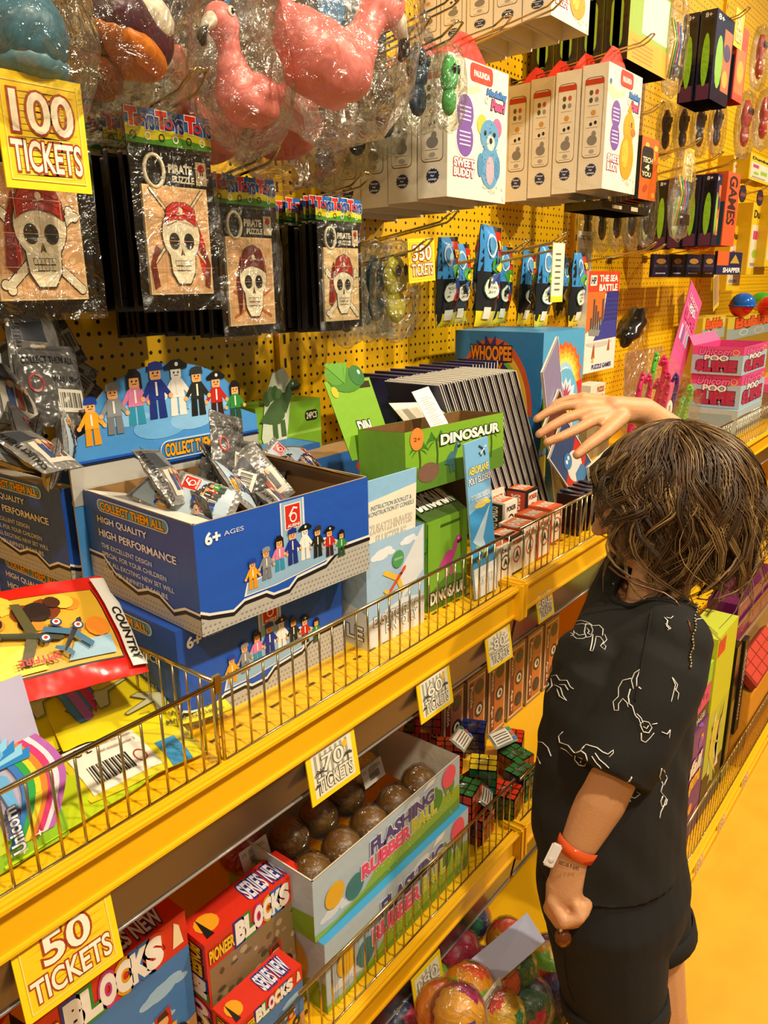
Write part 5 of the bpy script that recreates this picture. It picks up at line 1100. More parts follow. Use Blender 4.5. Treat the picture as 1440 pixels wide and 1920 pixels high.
# ================================================================== BASE SHELF: rainbow balls, white card
RB = ('e8502a', 'f0b020', '5fb82a', '1f8a7a', 'c82a8a', 'e83a5a', '2a2a5a')
specs = [(880, 1862, .47, .042, ('2f9a3a', '8ac83a', 'f0a020', 'f0602a'), 'ball blending green to orange, left of the pink one', 1), (990, 1880, .44, .042, ('e02a5a', 'e83a6a', '24304a', '2a6a4a'), 'pink and dark blue ball nearest bottom edge by the child', 2), (968, 1815, .47, .036, ('3f8a2a', '7ab83a', '2a6a3a'), 'green ball just under the white card', 3), (1030, 1800, .46, .042, ('7a1a2a', '5a1424', 'a82a3a'), 'dark red ball in shade of the shorts', 4), (830, 1895, .46, .038, ('e8602a', 'f0902a'), 'orange ball peeking out at left of the base basket', 5), (930, 1842, .53, .040, ('b8402a', '3a6a2a', 'a89a2a'), 'red and green ball behind the two front ones', 6), (1010, 1838, .50, .038, ('1f2a4a', '8a2a5a', '2a7a5a'), 'navy and plum ball between red and pink ones', 7), (860, 1900, .42, .036, ('5a3a8a', 'a82a6a', 'e0a030'), 'violet ball lowest at left of the base basket', 8), (940, 1905, .42, .036, ('2a8a5a', 'e0b02a', 'd8402a'), 'multicoloured ball at the very bottom edge', 9), (1045, 1865, .42, .036, ('2a3a6a', '5a2a5a'), 'dark blue ball against the shorts hem', 10)]
for (px, py, Y, r, cols, lab, sd) in specs:
    c = atY(px, py, Y); bagged_ball('rainbow_ball', lab, (c.x, c.y, c.z), r, cols, tagc=(sd in (1,)), seed=sd, group='bagged rainbow balls in the base basket')
fl = 0
for lay, z in enumerate((ZL+.043, ZL+.112, ZL+.172)):
    for i in range(5):
        for j in range((3, 3, 2)[lay]):
            x = .64+.084*i+.04*(lay % 2); y = .425+.082*j+.03*lay
            if lay == 2 and i > 3: continue
            bagged_ball('rainbow_ball', 'bagged rainbow ball in the heap under the front ones', (x, y, z), .040, [('2f9a3a', 'e0a020', 'd8502a'), ('c82a5a', '2a3a6a', '2a7a5a'), ('8a2a6a', 'd8602a', '5a2a7a'), ('c83a2a', '7ab83a', 'e0b02a')][fl % 4], tagc=False, seed=30+fl, group='heap of bagged rainbow balls'); fl += 1
# white card hanging aslant
A = atY(870, 1800, .50); Bc = atY(905, 1862, .50); 
def quadcard(name, pts, col, label, cat, th=.001):
    b = B(); n = (pts[1]-pts[0]).cross(pts[3]-pts[0]).normalized()*th; k = len(pts)
    b.add([p for p in pts]+[p+n for p in pts], [tuple(range(k-1, -1, -1)), tuple(range(k, 2*k))]+[(i, (i+1) % k, k+(i+1) % k, k+i) for i in range(k)], col); o = b.build(name, loc=pts[0]); return tag(o, label, cat)
quadcard('white_card', [atY(905, 1868, .44), atY(1022, 1765, .44), atY(988, 1712, .50), atY(868, 1812, .50)], 'b8c0dc', 'plain white card leaning over the rainbow balls', 'card')
# ---- base shelf goods right of the child
def art_box(name, label, cat, p, w, d, h, rz, col, deco, tilt=(0, 0)):
    b = B(); f = faces(w, d, h); [b.fill(f[k], col) for k in f]; deco(b, f); o = b.build(name); o.location = p; o.rotation_euler = (tilt[0], tilt[1], rz); return tag(o, label, cat)
def dp(b, f):
    for k in ('front', 'left', 'top'):
        F = f[k]; b.rect(F, .04, .03, .96, .97, '6a2a80', 1)
        random.seed(len(k))
        for i in range(7): b.disc(F, .15+.7*random.random(), .1+.8*random.random(), .10, .10*F.w/F.h, ('c86ab0', 'e8a03a', '8a4aa8', 'f0d080', '4aa0b8')[i % 5], 2+i % 3, 14)
        b.text(F, 'fail', .25, .62, .8, .74, 'f4e8d8', 7, .05, '4a1a5a', .06, .2); b.text(F, 'game', .25, .46, .8, .58, 'f0b83a', 7, .05, '4a1a5a', .06, .2)
def dy(b, f):
    for k in ('front', 'left'):
        F = f[k]; b.rect(F, 0, .6, 1, 1, 'c8d02a', 1); b.rect(F, 0, 0, 1, .25, '2a2418', 1)
        for i in range(12): random.seed(i); b.pg(F, [(.2+.6*random.random(), .1+.5*random.random()) for _ in range(4)], ('e8e0b8', 'd8c84a', '3a3428', 'a8b84a')[i % 4], 2+i % 2)
        b.rect(F, .05, .9, .4, .98, 'd8362a', 3)
def dg(b, f):
    F = f['front']; b.rect(F, 0, 0, 1, .5, 'd8307a', 1); b.rect(f['left'], 0, 0, 1, 1, 'd8307a', 1); b.rect(f['top'], 0, 0, 1, 1, '9acc3a', 1); b.text(f['top'], 'fluff', .2, .3, .7, .7, '1a1a1a', 2, .04)
    for i in range(5): b.disc(F, .1+.18*i, .2+.1*(i % 2), .05, .08, '8a1a5a', 2, 10)
    b.text(F, 'yum', .35, .6, .7, .8, 'f4e8d8', 3, .05, '2a1a1a', .05)
def at_floor(px, py, Z): return atZ(px, py, Z)
P1 = atY(1262, 1490, .42); P2 = atY(1325, 1480, .42)
XP = 1.55
art_box('game_box', 'purple game box nearest the back of the shirt', 'game box', (XP-.10, .405, ZL+.002), .095, .08, .30, 0, '5a2270', dp)
art_box('game_box', 'purple game box behind the nearest one, upright', 'game box', (XP, .40, ZL+.002), .145, .06, .305, 0, '5a2270', dp)
art_box('game_box', 'tall lime-yellow game box right of the purple ones', 'game box', (1.70, .40, ZL+.002), .165, .075, .49, 0, 'b8c43a', dy)
art_box('game_box', 'dark flat box between the purple and pink boxes', 'game box', (XP, .402, ZL+.309), .14, .06, .035, 0, '2a2430', lambda b, f: b.text(f['front'], 'PAGE', .3, .3, .8, .7, 'e0d8c8', 1, .02))
art_box('game_box', 'pink and lime spotted box on top of the dark flat one', 'game box', (XP, .402, ZL+.346), .14, .09, .10, 0, '9acc3a', dg)
art_box('game_box', 'small brown and gold box atop the spotted box', 'game box', (XP+.03, .41, ZL+.448), .11, .05, .03, .1, '6a4a1a', lambda b, f: (b.rect(f['front'], .1, .2, .6, .8, 'c83a2a', 1), b.rect(f['top'], .1, .2, .6, .8, 'd8502a', 1)))
art_box('game_box', 'tall black box with chrome ring beside the yellow box', 'game box', (1.90, .40, ZL+.002), .045, .11, .39, 0, '17130f:gloss', lambda b, f: (b.rect(f['front'], .2, .1, .8, .6, '8a7a3a:gloss', 1), b.ring(f['left'], .3, .8, .2, .06, .7, 'c8c0a8:metal', 1)))
def dk(b, f):
    F = f['top']
    for i in range(5):
        for j in range(3): b.rrect(F, .05+.19*i, .06+.31*j, .22+.19*i, .34+.31*j, 'c8402a', 2, .1)
    F = f['front']; b.rect(F, .02, .1, .98, .9, 'b8381e', 1)
art_box('palette_case', 'red brick-like palette tray tilted at the right edge', 'palette', (2.0, .378, ZL+.235), .30, .075, .02, .0, '8a2414', dk, (.75, 0))
art_box('carton', 'orange carton holding up the red palette tray', 'carton', (2.0, .376, ZL+.002), .32, .052, .225, 0, 'd8962a', lambda b, f: b.rect(f['front'], .02, .1, .98, .9, 'c8861e', 1))
art_box('palette_case', 'black case with watermelon lettering behind the red tray', 'palette', (1.955, .395, ZL+.12), .04, .012, .27, .0, '15110f', lambda b, f: (b.text(f['front'], 'Watermelon', .2, .15, .42, .9, 'e8dcd0', 2, .02, rot=3, shear=.2), b.text(f['front'], 'Fun.', .55, .5, .7, .85, 'e8dcd0', 2, .02, rot=3)), (0, 0))
def dpp(b, f):
    F = f['front']; b.text(F, 'Beauty', .02, .8, .30, .95, 'd8b8d0', 2, .01, shear=.2)
    for i in range(3): b.rrect(F, .04+.32*i, .1, .33+.32*i, .72, '6a1a58:gloss', 1, .06); b.star(F, .2+.28*i, .4, .02, .03, .3, 4, 'f0e0f0', 2)
    b.rect(F, 0, .04, 1, .07, 'a04a8a', 2)
art_box('palette_case', 'glossy dark purple make-up case with stars, lower one at right edge', 'palette', (2.02, .44, .452), .42, .095, .062, .0, '4a1040:gloss', dpp)
art_box('palette_case', 'glossy dark purple make-up case, upper one with slanted end', 'palette', (2.06, .445, .515), .38, .08, .05, .0, '5a1650:gloss', dpp)
art_box('carton', 'carton behind the red tray under the purple cases', 'carton', (2.0, .435, ZL+.001), .42, .10, .322, .0, '9a7a4a', lambda b, f: None)
# ================================================================== HANGING GOODS
def hook(p, label, tip=None, up=.16):
    """double-wire hook from the pegboard to p (its looped tip)"""
    L = YB-p[1]; base = Vector((p[0], YB-.001, p[2]-L*up)); t = thing('peg_hook', label, 'hook', base); r = .0019; s = .011
    tipv = Vector((0, -L, L*up)); b = B()
    b.tube([(-s, 0, 0), (-s, -L+.02, (L-.02)*up), (-s, -L+.008, L*up+.004), (-s*.6, -L-.006, L*up+.014), (s*.6, -L-.006, L*up+.014), (s, -L+.008, L*up+.004), (s, -L+.02, (L-.02)*up), (s, 0, 0)], r, CHR, 8); b.build('wire_arm', t)
    b = B(); b.box((-.02, -.003, -.012), (.02, .0, .012), CHR, .001); b.build('back_plate', t)
    return t
def skull(b, F, var, l=3):
    bone = 'f3ead0'; dk = '2c2620'
    for (x0, y0, x1, y1) in ((.10, .10, .90, .66), (.90, .10, .10, .66)):
        if var in (0, 3):
            b.line(F, [(x0, y0), (x1, y1)], F.w*.11, dk, l); b.line(F, [(x0, y0), (x1, y1)], F.w*.09, bone, l+1)
            for (u, v) in ((x0, y0), (x1, y1)): b.disc(F, u-.03, v+.02, .055, .045, dk, l); b.disc(F, u+.03, v-.02, .055, .045, dk, l); b.disc(F, u-.03, v+.02, .047, .037, bone, l+1); b.disc(F, u+.03, v-.02, .047, .037, bone, l+1)
        elif var == 1: b.line(F, [(x0, 1.02-y0*.5), (x1, .3)], F.w*.05, dk, l); b.line(F, [(x0, 1.02-y0*.5), (x1, .3)], F.w*.03, 'e8d8b0', l+1)
        else: b.line(F, [(x0, y0), (x1, .4)], F.w*.04, 'c8702a', l)
    if var == 1:
        for s in (-1, 1): b.pg(F, [(.5+s*.30, .42), (.5+s*.40, .30), (.5+s*.36, .08), (.5+s*.44, .05), (.5+s*.48, .28), (.5+s*.38, .46)], '7a2a1a', l+1)
        b.pg(F, [(.74, .78), (.9, .5), (.95, .1), (.84, .2), (.76, .5)], 'c8201a', l)
    if var in (0, 3):
        b.pg(F, [(.26, .82), (.15, .6), (.10, .25), (.20, .2), (.26, .45), (.33, .70)], '8a1512', l+2); b.pg(F, [(.26, .80), (.22, .55), (.22, .25), (.28, .3), (.33, .6)], 'b81c17', l+3)
    if var == 2: b.pg(F, [(.28, .8), (.16, .5), (.2, .12), (.26, .2), (.3, .5)], '6a1a1a', l+2)
    k = l+4
    b.disc(F, .52, .56, .305, .265, dk, k, 24); b.disc(F, .52, .56, .292, .253, bone, k+1, 24)
    b.pg(F, [(.30, .46), (.74, .46), (.71, .20), (.62, .09), (.42, .09), (.33, .20)], dk, k); b.pg(F, [(.312, .47), (.728, .47), (.698, .21), (.612, .102), (.428, .102), (.342, .21)], bone, k+1)
    for s in (-1, 1): b.disc(F, .52+s*.115, .50, .082, .078, dk, k+2, 16); b.disc(F, .52+s*.115, .495, .055, .05, '120e0c', k+3, 12)
    b.pg(F, [(.52, .44), (.485, .36), (.515, .375), (.525, .375), (.555, .36)], dk, k+2)
    b.pg(F, [(.39, .32), (.65, .32), (.63, .22), (.41, .22)], dk, k+2)
    for i in range(6):
        b.rect(F, .398+.042*i, .275, .434+.042*i, .315, bone, k+3); b.rect(F, .402+.04*i, .228, .436+.04*i, .265, bone, k+3)
    if var != 1: pts = [(.25, .60), (.26, .75), (.36, .88), (.54, .92), (.70, .87), (.79, .74), (.80, .60), (.66, .66), (.5, .68), (.36, .66)]
    else: pts = [(.27, .66), (.30, .80), (.42, .86), (.62, .86), (.76, .80), (.78, .64), (.62, .70), (.42, .70)]
    c = {0: 'b81c17', 1: 'cf1f1a', 2: '7a1a1a', 3: 'b81c17'}[var]
    b.pg(F, pts, dk, k+4); b.pg(F, [(.52+(u-.52)*.95, .74+(v-.74)*.94) for u, v in pts], c, k+5)
    for q in range(3): b.line(F, [(.30, .64+.06*q), (.5, .70+.06*q), (.74, .64+.06*q)], F.w*.008, '6a0f0c', k+6)
    b.disc(F, .52, .78, .035, .03, bone, k+7, 10); b.line(F, [(.46, .74), (.58, .76)], F.w*.014, bone, k+7)
def toys_header(b, F):
    b.fill(F, '2f6fc0:gloss'); b.pg(F, [(0, 0), (1, 0), (1, .35), (.7, .5), (.4, .42), (0, .52)], 'd8cf2a:gloss', 1); b.pg(F, [(0, 0), (1, 0), (1, .15), (.6, .28), (.3, .12), (0, .2)], '4f8f2a:gloss', 2)
    for i in range(3):
        u = .02+.34*i
        b.text(F, 'T', u, .5, u+.10, .92, 'd8261e', 4, .08, 'f4ece0', .05); b.ring(F, u+.13, .62, .05, .14, .55, 'd8261e', 5); b.text(F, 'YS', u+.18, .42, u+.30, .78, '2a4a9a', 4, .06, 'f4ece0', .05)
    for i in range(6): b.ring(F, .08+.16*i, .22, .035, .12, .7, 'f0ece0' if i % 2 else '2a2a2a', 4, 10)
CW, CHH = .104, .160
def pirate_pack(label, loc, rot, var):
    t = thing('pirate_puzzle_pack', label, 'puzzle pack', loc, rot)
    b = B(); b.box((-CW/2, 0, -CHH), (CW/2, .003, 0), '100d0b:gloss'); F = Face((-CW/2, -.0004, -CHH), (CW, 0, 0), (0, 0, CHH)); b.text(F, 'PIRATE', .45, .865, .74, .915, 'e8e2d0', 1, .05); b.text(F, 'PUZZLE', .49, .805, .76, .845, 'e8e2d0', 1, .04)
    f = F.sub(.79, .80, .93, .95); b.fill(f, 'e0c8a0'); b.disc(f, .5, .5, .3, .3, 'f3ead0', 2, 12); b.disc(f, .5, .72, .3, .18, 'b81c17', 3, 12); b.disc(f, .4, .48, .07, .07, '1a1512', 4, 8); b.disc(f, .6, .48, .07, .07, '1a1512', 4, 8); b.build('backing_card', t)
    b = B(); P = Face((-CW/2+.009, -.0045, -CHH+.012), (.083, 0, 0), (0, 0, .112)); b.box((-CW/2+.009, -.0042, -CHH+.012), (-CW/2+.092, -.0006, -CHH+.124), 'e8dcc0'); b.fill(P, 'f0d2a0'); b.rect(P, .03, .02, .97, .98, 'e8b988' if var != 3 else 'ecd09a', 1)
    for (u, v) in ((.15, .88), (.8, .9), (.9, .78), (.85, .3), (.12, .7), (.2, .06), (.75, .05), (.5, .96)): b.disc(P, u, v, .04, .03, 'f0cfa4', 2, 8); b.line(P, [(u-.05, v-.05), (u+.05, v-.03)], .001, 'f0cfa4', 2)
    skull(b, P, var, 3)
    for k in range(1, 4): b.line(P, [(.02, k/4), (.98, k/4)], .0004, 'c89a70', 19); b.line(P, [(k/4, .02), (k/4, .98)], .0004, 'c89a70', 19)
    b.build('puzzle_picture', t)
    b = B(); b.tube([(-.026+.012*math.cos(2*PI*k/20), -.004, -.022+.016*math.sin(2*PI*k/20)) for k in range(21)], .0022, 'e8e0c4:gloss', 6, cap=False); b.build('key_ring', t)
    b = B(); H = Face((-CW/2-.002, -.0008, .004), (CW+.004, 0, 0), (0, 0, .034)); toys_header(b, H); b.rect(Face((CW/2+.002, .0006, .004), (-CW-.004, 0, 0), (0, 0, .034)), 0, 0, 1, 1, '2f6fc0:gloss', 0); b.build('header', t)
    b = B(); s = Face((-CW/2-.005, -.0075, -CHH-.006), (CW+.01, 0, 0), (0, .004, CHH+.012)); P2 = Pillow(CW+.01, CHH+.012, .003, var+2, amp=.5)
    b.T = Matrix.Translation((0, -.006, -CHH-.006)); b.rect(P2, 0, 0, 1, 1, FILM, 0, 12); b.build('clear_sleeve', t)
    return t
b = B(); b.box((-CW/2, 0, -CHH), (CW/2, .004, 0), '14110f:gloss'); b.box((-CW/2+.002, -.002, -CHH+.01), (CW/2-.002, 0, -.035), '0d0b0a:gloss')
toys_header(b, Face((-CW/2-.002, -.0003, .004), (CW+.004, 0, 0), (0, 0, .034))); b.rect(Face((CW/2+.002, .0006, .004), (-CW-.004, 0, 0), (0, 0, .034)), 0, 0, 1, 1, '2f6fc0:gloss', 0)
b.box((-CW/2-.001, -.001, -.003), (CW/2+.001, .005, .001), 'cfc8b4:gloss'); b.box((-CW/2-.0012, -.0025, -CHH), (-CW/2, .0045, -.001), '2e2a28:gloss')
bp_ = b.build('pirate_puzzle_pack')
first = True
VL = ['with red-kerchief skull and crossed bones, under the 100 sign', 'with red cap skull between two pistols, second from left', 'with one-eyed skull in dark red scarf, third from left', 'with red-scarf skull over white bones, rightmost']
RL = ['stack behind the leftmost pirate puzzle', 'stack behind the pistol skull puzzle', 'stack behind the one-eyed skull puzzle', 'stack behind the rightmost pirate puzzle']
for i, (ax, ay, Y, nb) in enumerate(((-2, 565, .69, 16), (282, 553, .74, 15), (428, 612, .81, 12), (607, 603, .86, 17))):
    q = atY(ax, ay, Y); x = q.x+CW/2-.009; z = q.z+CHH-.012
    pirate_pack('black pirate puzzle pack '+VL[i], (x, Y, z), (.0, 0, (.0, -.03, .03, 0)[i]), i)
    step = (YB-.03-Y-.015)/nb
    for k in range(nb):
        o = bp_ if first else bp_.copy()
        if not first: COL.objects.link(o)
        first = False
        random.seed(i*50+k); o.location = (x+random.uniform(-.005, .005), Y+.014+step*k, z+random.uniform(-.006, .004)-.0006*k)
        o.rotation_euler = (random.uniform(-.02, .02), random.uniform(-.03, .03), random.uniform(-.05, .03)); tag(o, 'black pack seen edge-on in the '+RL[i], 'puzzle pack', 'pirate puzzle '+RL[i])
    hook((x, Y-.055, z+.055), 'chrome double-wire hook carrying the pirate puzzle pack '+VL[i].split(',')[0])
# ticket signs on hooks
q = atY(82, 252, .625); w = atY(165, 300, .625).x-atY(0, 240, .625).x
price_card('100', (q.x, .625, q.z), w*1.02, .083, -.0, 'bright yellow sign reading 100 tickets at the upper left', 'gold', cat='price sign', rz=.0)
q = atY(790, 488, .80); price_card('350', (q.x, .80, q.z), .076, .070, -.06, 'bright yellow sign reading 350 tickets on a hook above the booklets', 'gold', cat='price sign')
q = atY(1290, 309, .80); price_card('60', (q.x, .80, q.z), .085, .085, 0, 'yellow ticket sign on the hook above the clear blister packs', 'gold', cat='price sign', fg='fbf4c0', ln='e8c860')
q = atY(1385, 55, .80); price_card('50', (q.x, .80, q.z), .09, .10, 0, 'yellow ticket sign near the top right corner', 'gold', cat='price sign', fg='fbf4c0', ln='e8c860')
q = atY(1027, 512, .80); b = B(); F = Face((0, 0, 0), (.055, 0, 0), (0, 0, .12)); b.box((0, 0.0003, 0), (.055, .0015, .12), 'e8d83a'); b.fill(F, 'e8e2c8'); b.rect(F, 0, 0, 1, .1, 'f0d82a', 1)
for k in range(7): b.rect(F, .25, .2+.1*k, .7, .23+.1*k, '6a6a5a', 1)
hook((q.x, .77, q.z+.065), 'chrome hook carrying the cream ticket sign'); o = b.build('price_sign'); o.location = (q.x-.03, .775, q.z-.06); tag(o, 'cream ticket sign with yellow edge among the splash bags', 'price sign')
# ---- bagged squeaky flamingos and ducks in the top row
def bag(b, c, w, h, d, seed, hh=.35):
    """crumpled clear bag round a point"""
    b.ball(c, (w/2, d/2, h/2), FILM, 22, lambda v: (1+.16*noise.noise(v*2.6+Vector((seed, 0, 0)))+.06*noise.noise(v*8+Vector((0, seed, 0))))*(1+hh*max(0, v.z)**3))
def flamingo(label, p, s, rz, roll=0, tone='f08a86', beak=True):
    t = thing('rubber_flamingo', label, 'bath toy', p, (0, roll, rz)); b = B()
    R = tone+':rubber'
    pts = [((.0, 0, -.012), .036), ((.020, 0, -.010), .036), ((.040, 0, -.004), .028), ((.055, 0, .004), .016), ((.066, 0, .016), .006)]
    pts2 = [((-.012, 0, -.005), .034), ((-.022, 0, .020), .022), ((-.026, 0, .038), .0155), ((-.030, 0, .056), .0165), ((-.036, 0, .068), .022), ((-.042, 0, .074), .021), ((-.048, 0, .074), .012)]
    bm = capsule_mesh([(Vector(a), r, Vector(c), r2) for (a, r), (c, r2) in list(zip(pts, pts[1:]))+list(zip(pts2, pts2[1:]))]+[(Vector((-.005, -.030, -.006)), .016, Vector((.032, -.034, -.002)), .010), (Vector((.032, -.034, -.002)), .010, Vector((.052, -.030, .012)), .004), (Vector((-.020, -.02, -.02)), .02, Vector((.02, -.02, -.022)), .02)], .0028, 6, 'rubber_body', R)
    bm.parent = t; bm.name = 'rubber_body'
    if beak:
        b.loft([((-.052, 0, .072), (0, .011, 0), (-.003, 0, .012)), ((-.066, 0, .066), (0, .010, 0), (0.002, 0, .011)), ((-.074, 0, .056), (0, .008, 0), (.006, 0, .006))], 'f0ead8:rubber', 14); b.build('beak', t)
        b = B(); b.loft([((-.0735, 0, .057), (0, .0085, 0), (.0065, 0, .006)), ((-.078, 0, .047), (0, .007, 0), (.007, 0, .002)), ((-.0755, 0, .036), (0, .003, 0), (.003, 0, .001))], '17120f:gloss', 12); b.build('beak_tip', t)
        for y in (-.0205, .0205):
            b = B(); b.ball((-.042, y, .080), (.0065, .0028, .0065), 'f4f0e4:gloss', 12); b.ball((-.042, y*1.1, .080), (.0035, .0025, .0038), '0d0b0a:gloss', 10); b.ball((-.042, y*1.2, .0805), (.0014, .0015, .0014), 'f4f0e4:gloss', 6); b.build('eye', t)
    b = B(); bag(b, Vector((0, -.0, .015)), .185, .20, .12, p[0]*9+p[2]*5); b.build('clear_bag', t)
    t.scale = (s, s, s); return t
def capsule_mesh(caps, voxel, smooth, name, mat, extra=None, raw=False):
    """merge tapered capsules into one smooth skin"""
    bm = bmesh.new()
    def add_(vs, fs):
        bv = [bm.verts.new(v) for v in vs]
        for f in fs:
            try: bm.faces.new([bv[i] for i in f])
            except ValueError: pass
    for c in caps:
        a, r1, d, r2 = c[:4]; t = B(); ax = (d-a); L = ax.length
        if L < 1e-6: t.ball(a, r1, 'x', 20); add_(t.v, t.f); continue
        ax.normalize(); e = ax.orthogonal().normalized(); g = ax.cross(e); n = 16; vs = []; fs = []; rows = []
        for k in range(1, 5): th = PI/2*k/4; rows.append((a-ax*r1*math.cos(th), r1*math.sin(th)))
        for k in range(0, 4): th = PI/2*k/4; rows.append((d+ax*r2*math.sin(th), r2*math.cos(th)))
        for (c_, r_) in rows:
            for k in range(n): w = 2*PI*k/n; vs.append(c_+(e*math.cos(w)+g*math.sin(w))*r_)
        for i in range(len(rows)-1):
            for k in range(n): j = (k+1) % n; fs.append((i*n+k, i*n+j, (i+1)*n+j, (i+1)*n+k))
        vs.append(a-ax*r1); vs.append(d+ax*r2); A = len(vs)-2
        for k in range(n): j = (k+1) % n; fs.append((A, j, k)); fs.append((A+1, (len(rows)-1)*n+k, (len(rows)-1)*n+j))
        add_(vs, fs)
    if extra:
        for (vs, fs) in extra: add_(vs, fs)
    me = bpy.data.meshes.new(name); bm.to_mesh(me); bm.free(); o = bpy.data.objects.new(name, me); COL.objects.link(o)
    m = o.modifiers.new('r', 'REMESH'); m.mode = 'VOXEL'; m.voxel_size = voxel; m.use_smooth_shade = True
    if smooth: s = o.modifiers.new('s', 'SMOOTH'); s.iterations = smooth; s.factor = .5
    bpy.context.view_layer.update(); dg = bpy.context.evaluated_depsgraph_get(); m2 = bpy.data.meshes.new_from_object(o.evaluated_get(dg)); bpy.data.objects.remove(o)
    if raw: return m2
    m2.materials.clear(); m2.materials.append(M(mat)); m2.polygons.foreach_set('use_smooth', [True]*len(m2.polygons)); m2.polygons.foreach_set('material_index', [0]*len(m2.polygons))
    o = bpy.data.objects.new(name, m2); COL.objects.link(o); return o
flamingo('pink rubber flamingo in a clear bag, white and black beak, facing left', atY(458, 168, .70), .80, .15)
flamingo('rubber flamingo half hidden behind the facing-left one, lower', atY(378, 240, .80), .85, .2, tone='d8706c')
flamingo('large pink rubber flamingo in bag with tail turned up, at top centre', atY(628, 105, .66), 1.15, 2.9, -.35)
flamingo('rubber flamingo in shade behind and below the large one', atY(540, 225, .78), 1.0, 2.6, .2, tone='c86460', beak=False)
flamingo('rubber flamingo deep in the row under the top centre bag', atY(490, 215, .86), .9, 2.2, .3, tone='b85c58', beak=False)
def duck(label, p, s, rz, roll, main, base, patch):
    t = thing('rubber_duck', label, 'bath toy', p, (0, roll, rz)); o = capsule_mesh([(Vector((-.02, 0, 0)), .036, Vector((.03, 0, .004)), .03), (Vector((.03, 0, .004)), .02, Vector((.058, 0, .026)), .007), (Vector((-.026, 0, .02)), .02, Vector((-.034, 0, .048)), .026)], .003, 6, 'rubber_body', main+':rubber'); o.parent = t
    b = B(); b.loft([((-.066, 0, .050), (0, .004, 0), (0, 0, .002)), ((-.056, 0, .048), (0, .013, 0), (0, 0, .006)), ((-.04, 0, .046), (0, .014, 0), (0, 0, .008))], 'e8821e:rubber', 12); b.build('bill', t)
    b = B(); b.ball((0, 0, -.020), (.052, .036, .018), base+':rubber', 18); b.build('lower_body', t)
    if patch: b = B(); b.ball((.012, -.024, .018), (.030, .012, .018), patch+':rubber', 14); b.build('wing', t)
    b = B(); bag(b, Vector((0, 0, .01)), .19, .19, .12, p[0]*7+3); b.build('clear_bag', t); t.scale = (s, s, s)
duck('plum rubber duck with white patch and orange base in a clear bag', atY(232, 55, .72), 1.0, .3, .25, '4a1c30', 'e8821e', 'f0e8d0')
duck('dark rubber duck with brown-orange underside, lower left of the plum one', atY(150, 95, .74), 1.0, .5, .2, '3a1826', '8a3a14', None)
duck('pale blue rubber toy in bag at the top left edge', atY(35, 80, .66), 1.0, 1.2, 0, '3f7288', '5a8ca0', None)
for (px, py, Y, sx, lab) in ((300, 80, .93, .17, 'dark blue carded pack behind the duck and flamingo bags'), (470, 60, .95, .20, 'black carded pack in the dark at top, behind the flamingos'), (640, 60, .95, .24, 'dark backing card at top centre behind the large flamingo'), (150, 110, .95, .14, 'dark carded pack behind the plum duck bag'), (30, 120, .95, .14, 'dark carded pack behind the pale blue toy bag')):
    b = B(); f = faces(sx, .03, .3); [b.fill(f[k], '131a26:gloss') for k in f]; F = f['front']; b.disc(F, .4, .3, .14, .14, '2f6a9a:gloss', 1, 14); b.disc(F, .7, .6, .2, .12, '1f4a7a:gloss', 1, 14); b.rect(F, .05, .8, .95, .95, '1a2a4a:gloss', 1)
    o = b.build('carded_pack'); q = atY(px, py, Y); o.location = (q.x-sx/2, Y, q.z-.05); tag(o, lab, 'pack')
for (px, py, Y, lab) in ((75, 135, .64, 'thick chrome hook with yellow-lined loop above the 100 sign'), (555, 45, .75, 'chrome hook of the flamingo row')):
    q = atY(px, py, Y); hook((q.x, Y, q.z), lab, up=.1)
# ---- clear blister domes with little figures
def blister(label, p, w, h, d, toy='3a4a6a', rz=0, kind=0, group=None):
    t = thing('blister_pack', label, 'blister pack', p, (0, 0, rz), group); b = B()
    def shp(v):
        k = (abs(v.x)**3+abs(v.z)**3)**(1/3.) if (abs(v.x)+abs(v.z)) > .01 else 1
        return min(1.2, 1/max(k, .7))
    b.ball((0, 0, 0), (w/2, d/2, h/2), FILM, 18, shp)
    b.tube([(w*.53*math.cos(2*PI*k/24)*(1 if True else 1), 0, h*.53*math.sin(2*PI*k/24)) for k in range(25)], .0016, FILM, 6, cap=False)
    b.build('clear_shell', t)
    b = B()
    if kind == 0: b.ball((0, 0, .15*h), (w*.26, d*.3, h*.22), toy+':jelly', 14, lambda v: 1+.1*math.sin(5*v.x+3*v.z)); b.ball((0, 0, -.15*h), (w*.22, d*.26, h*.18), toy+':jelly', 12); b.ball((-w*.1, -d*.3, .2*h), (w*.07, d*.06, h*.06), '101418:gloss', 8); b.ball((w*.1, -d*.3, .2*h), (w*.07, d*.06, h*.06), '101418:gloss', 8)
    else:
        for k, cc in enumerate(('d8c02a', '3fae5a', 'e85a8a', '3a8ac8')): b.tube([(-w*.3+w*.15*k, 0, -.35*h), (-w*.2+w*.13*k, -d*.2, 0), (-w*.3+w*.2*k, 0, .2*h)], .003, cc+':gloss', 6)
        b.box((-w*.3, -d*.32, -h*.34), (w*.3, -d*.28, -h*.22), '1a1a1a:gloss')
    b.build('toy_figure', t); return t
blister('clear dome pack with dark blue alien figure, front of the top row', atY(783, 155, .80), .085, .150, .05, '24405e')
blister('clear dome pack with small green monster beside the dark blue one', atY(842, 165, .74), .055, .120, .045, '4fae5a')
for (px, py, Y, n_) in ((783, 155, .80, 'dark blue alien'), (842, 165, .74, 'little green monster')):
    q = atY(px, py, Y); hook((q.x, Y-.012, q.z+.072), 'chrome hook carrying the %s dome pack' % n_)
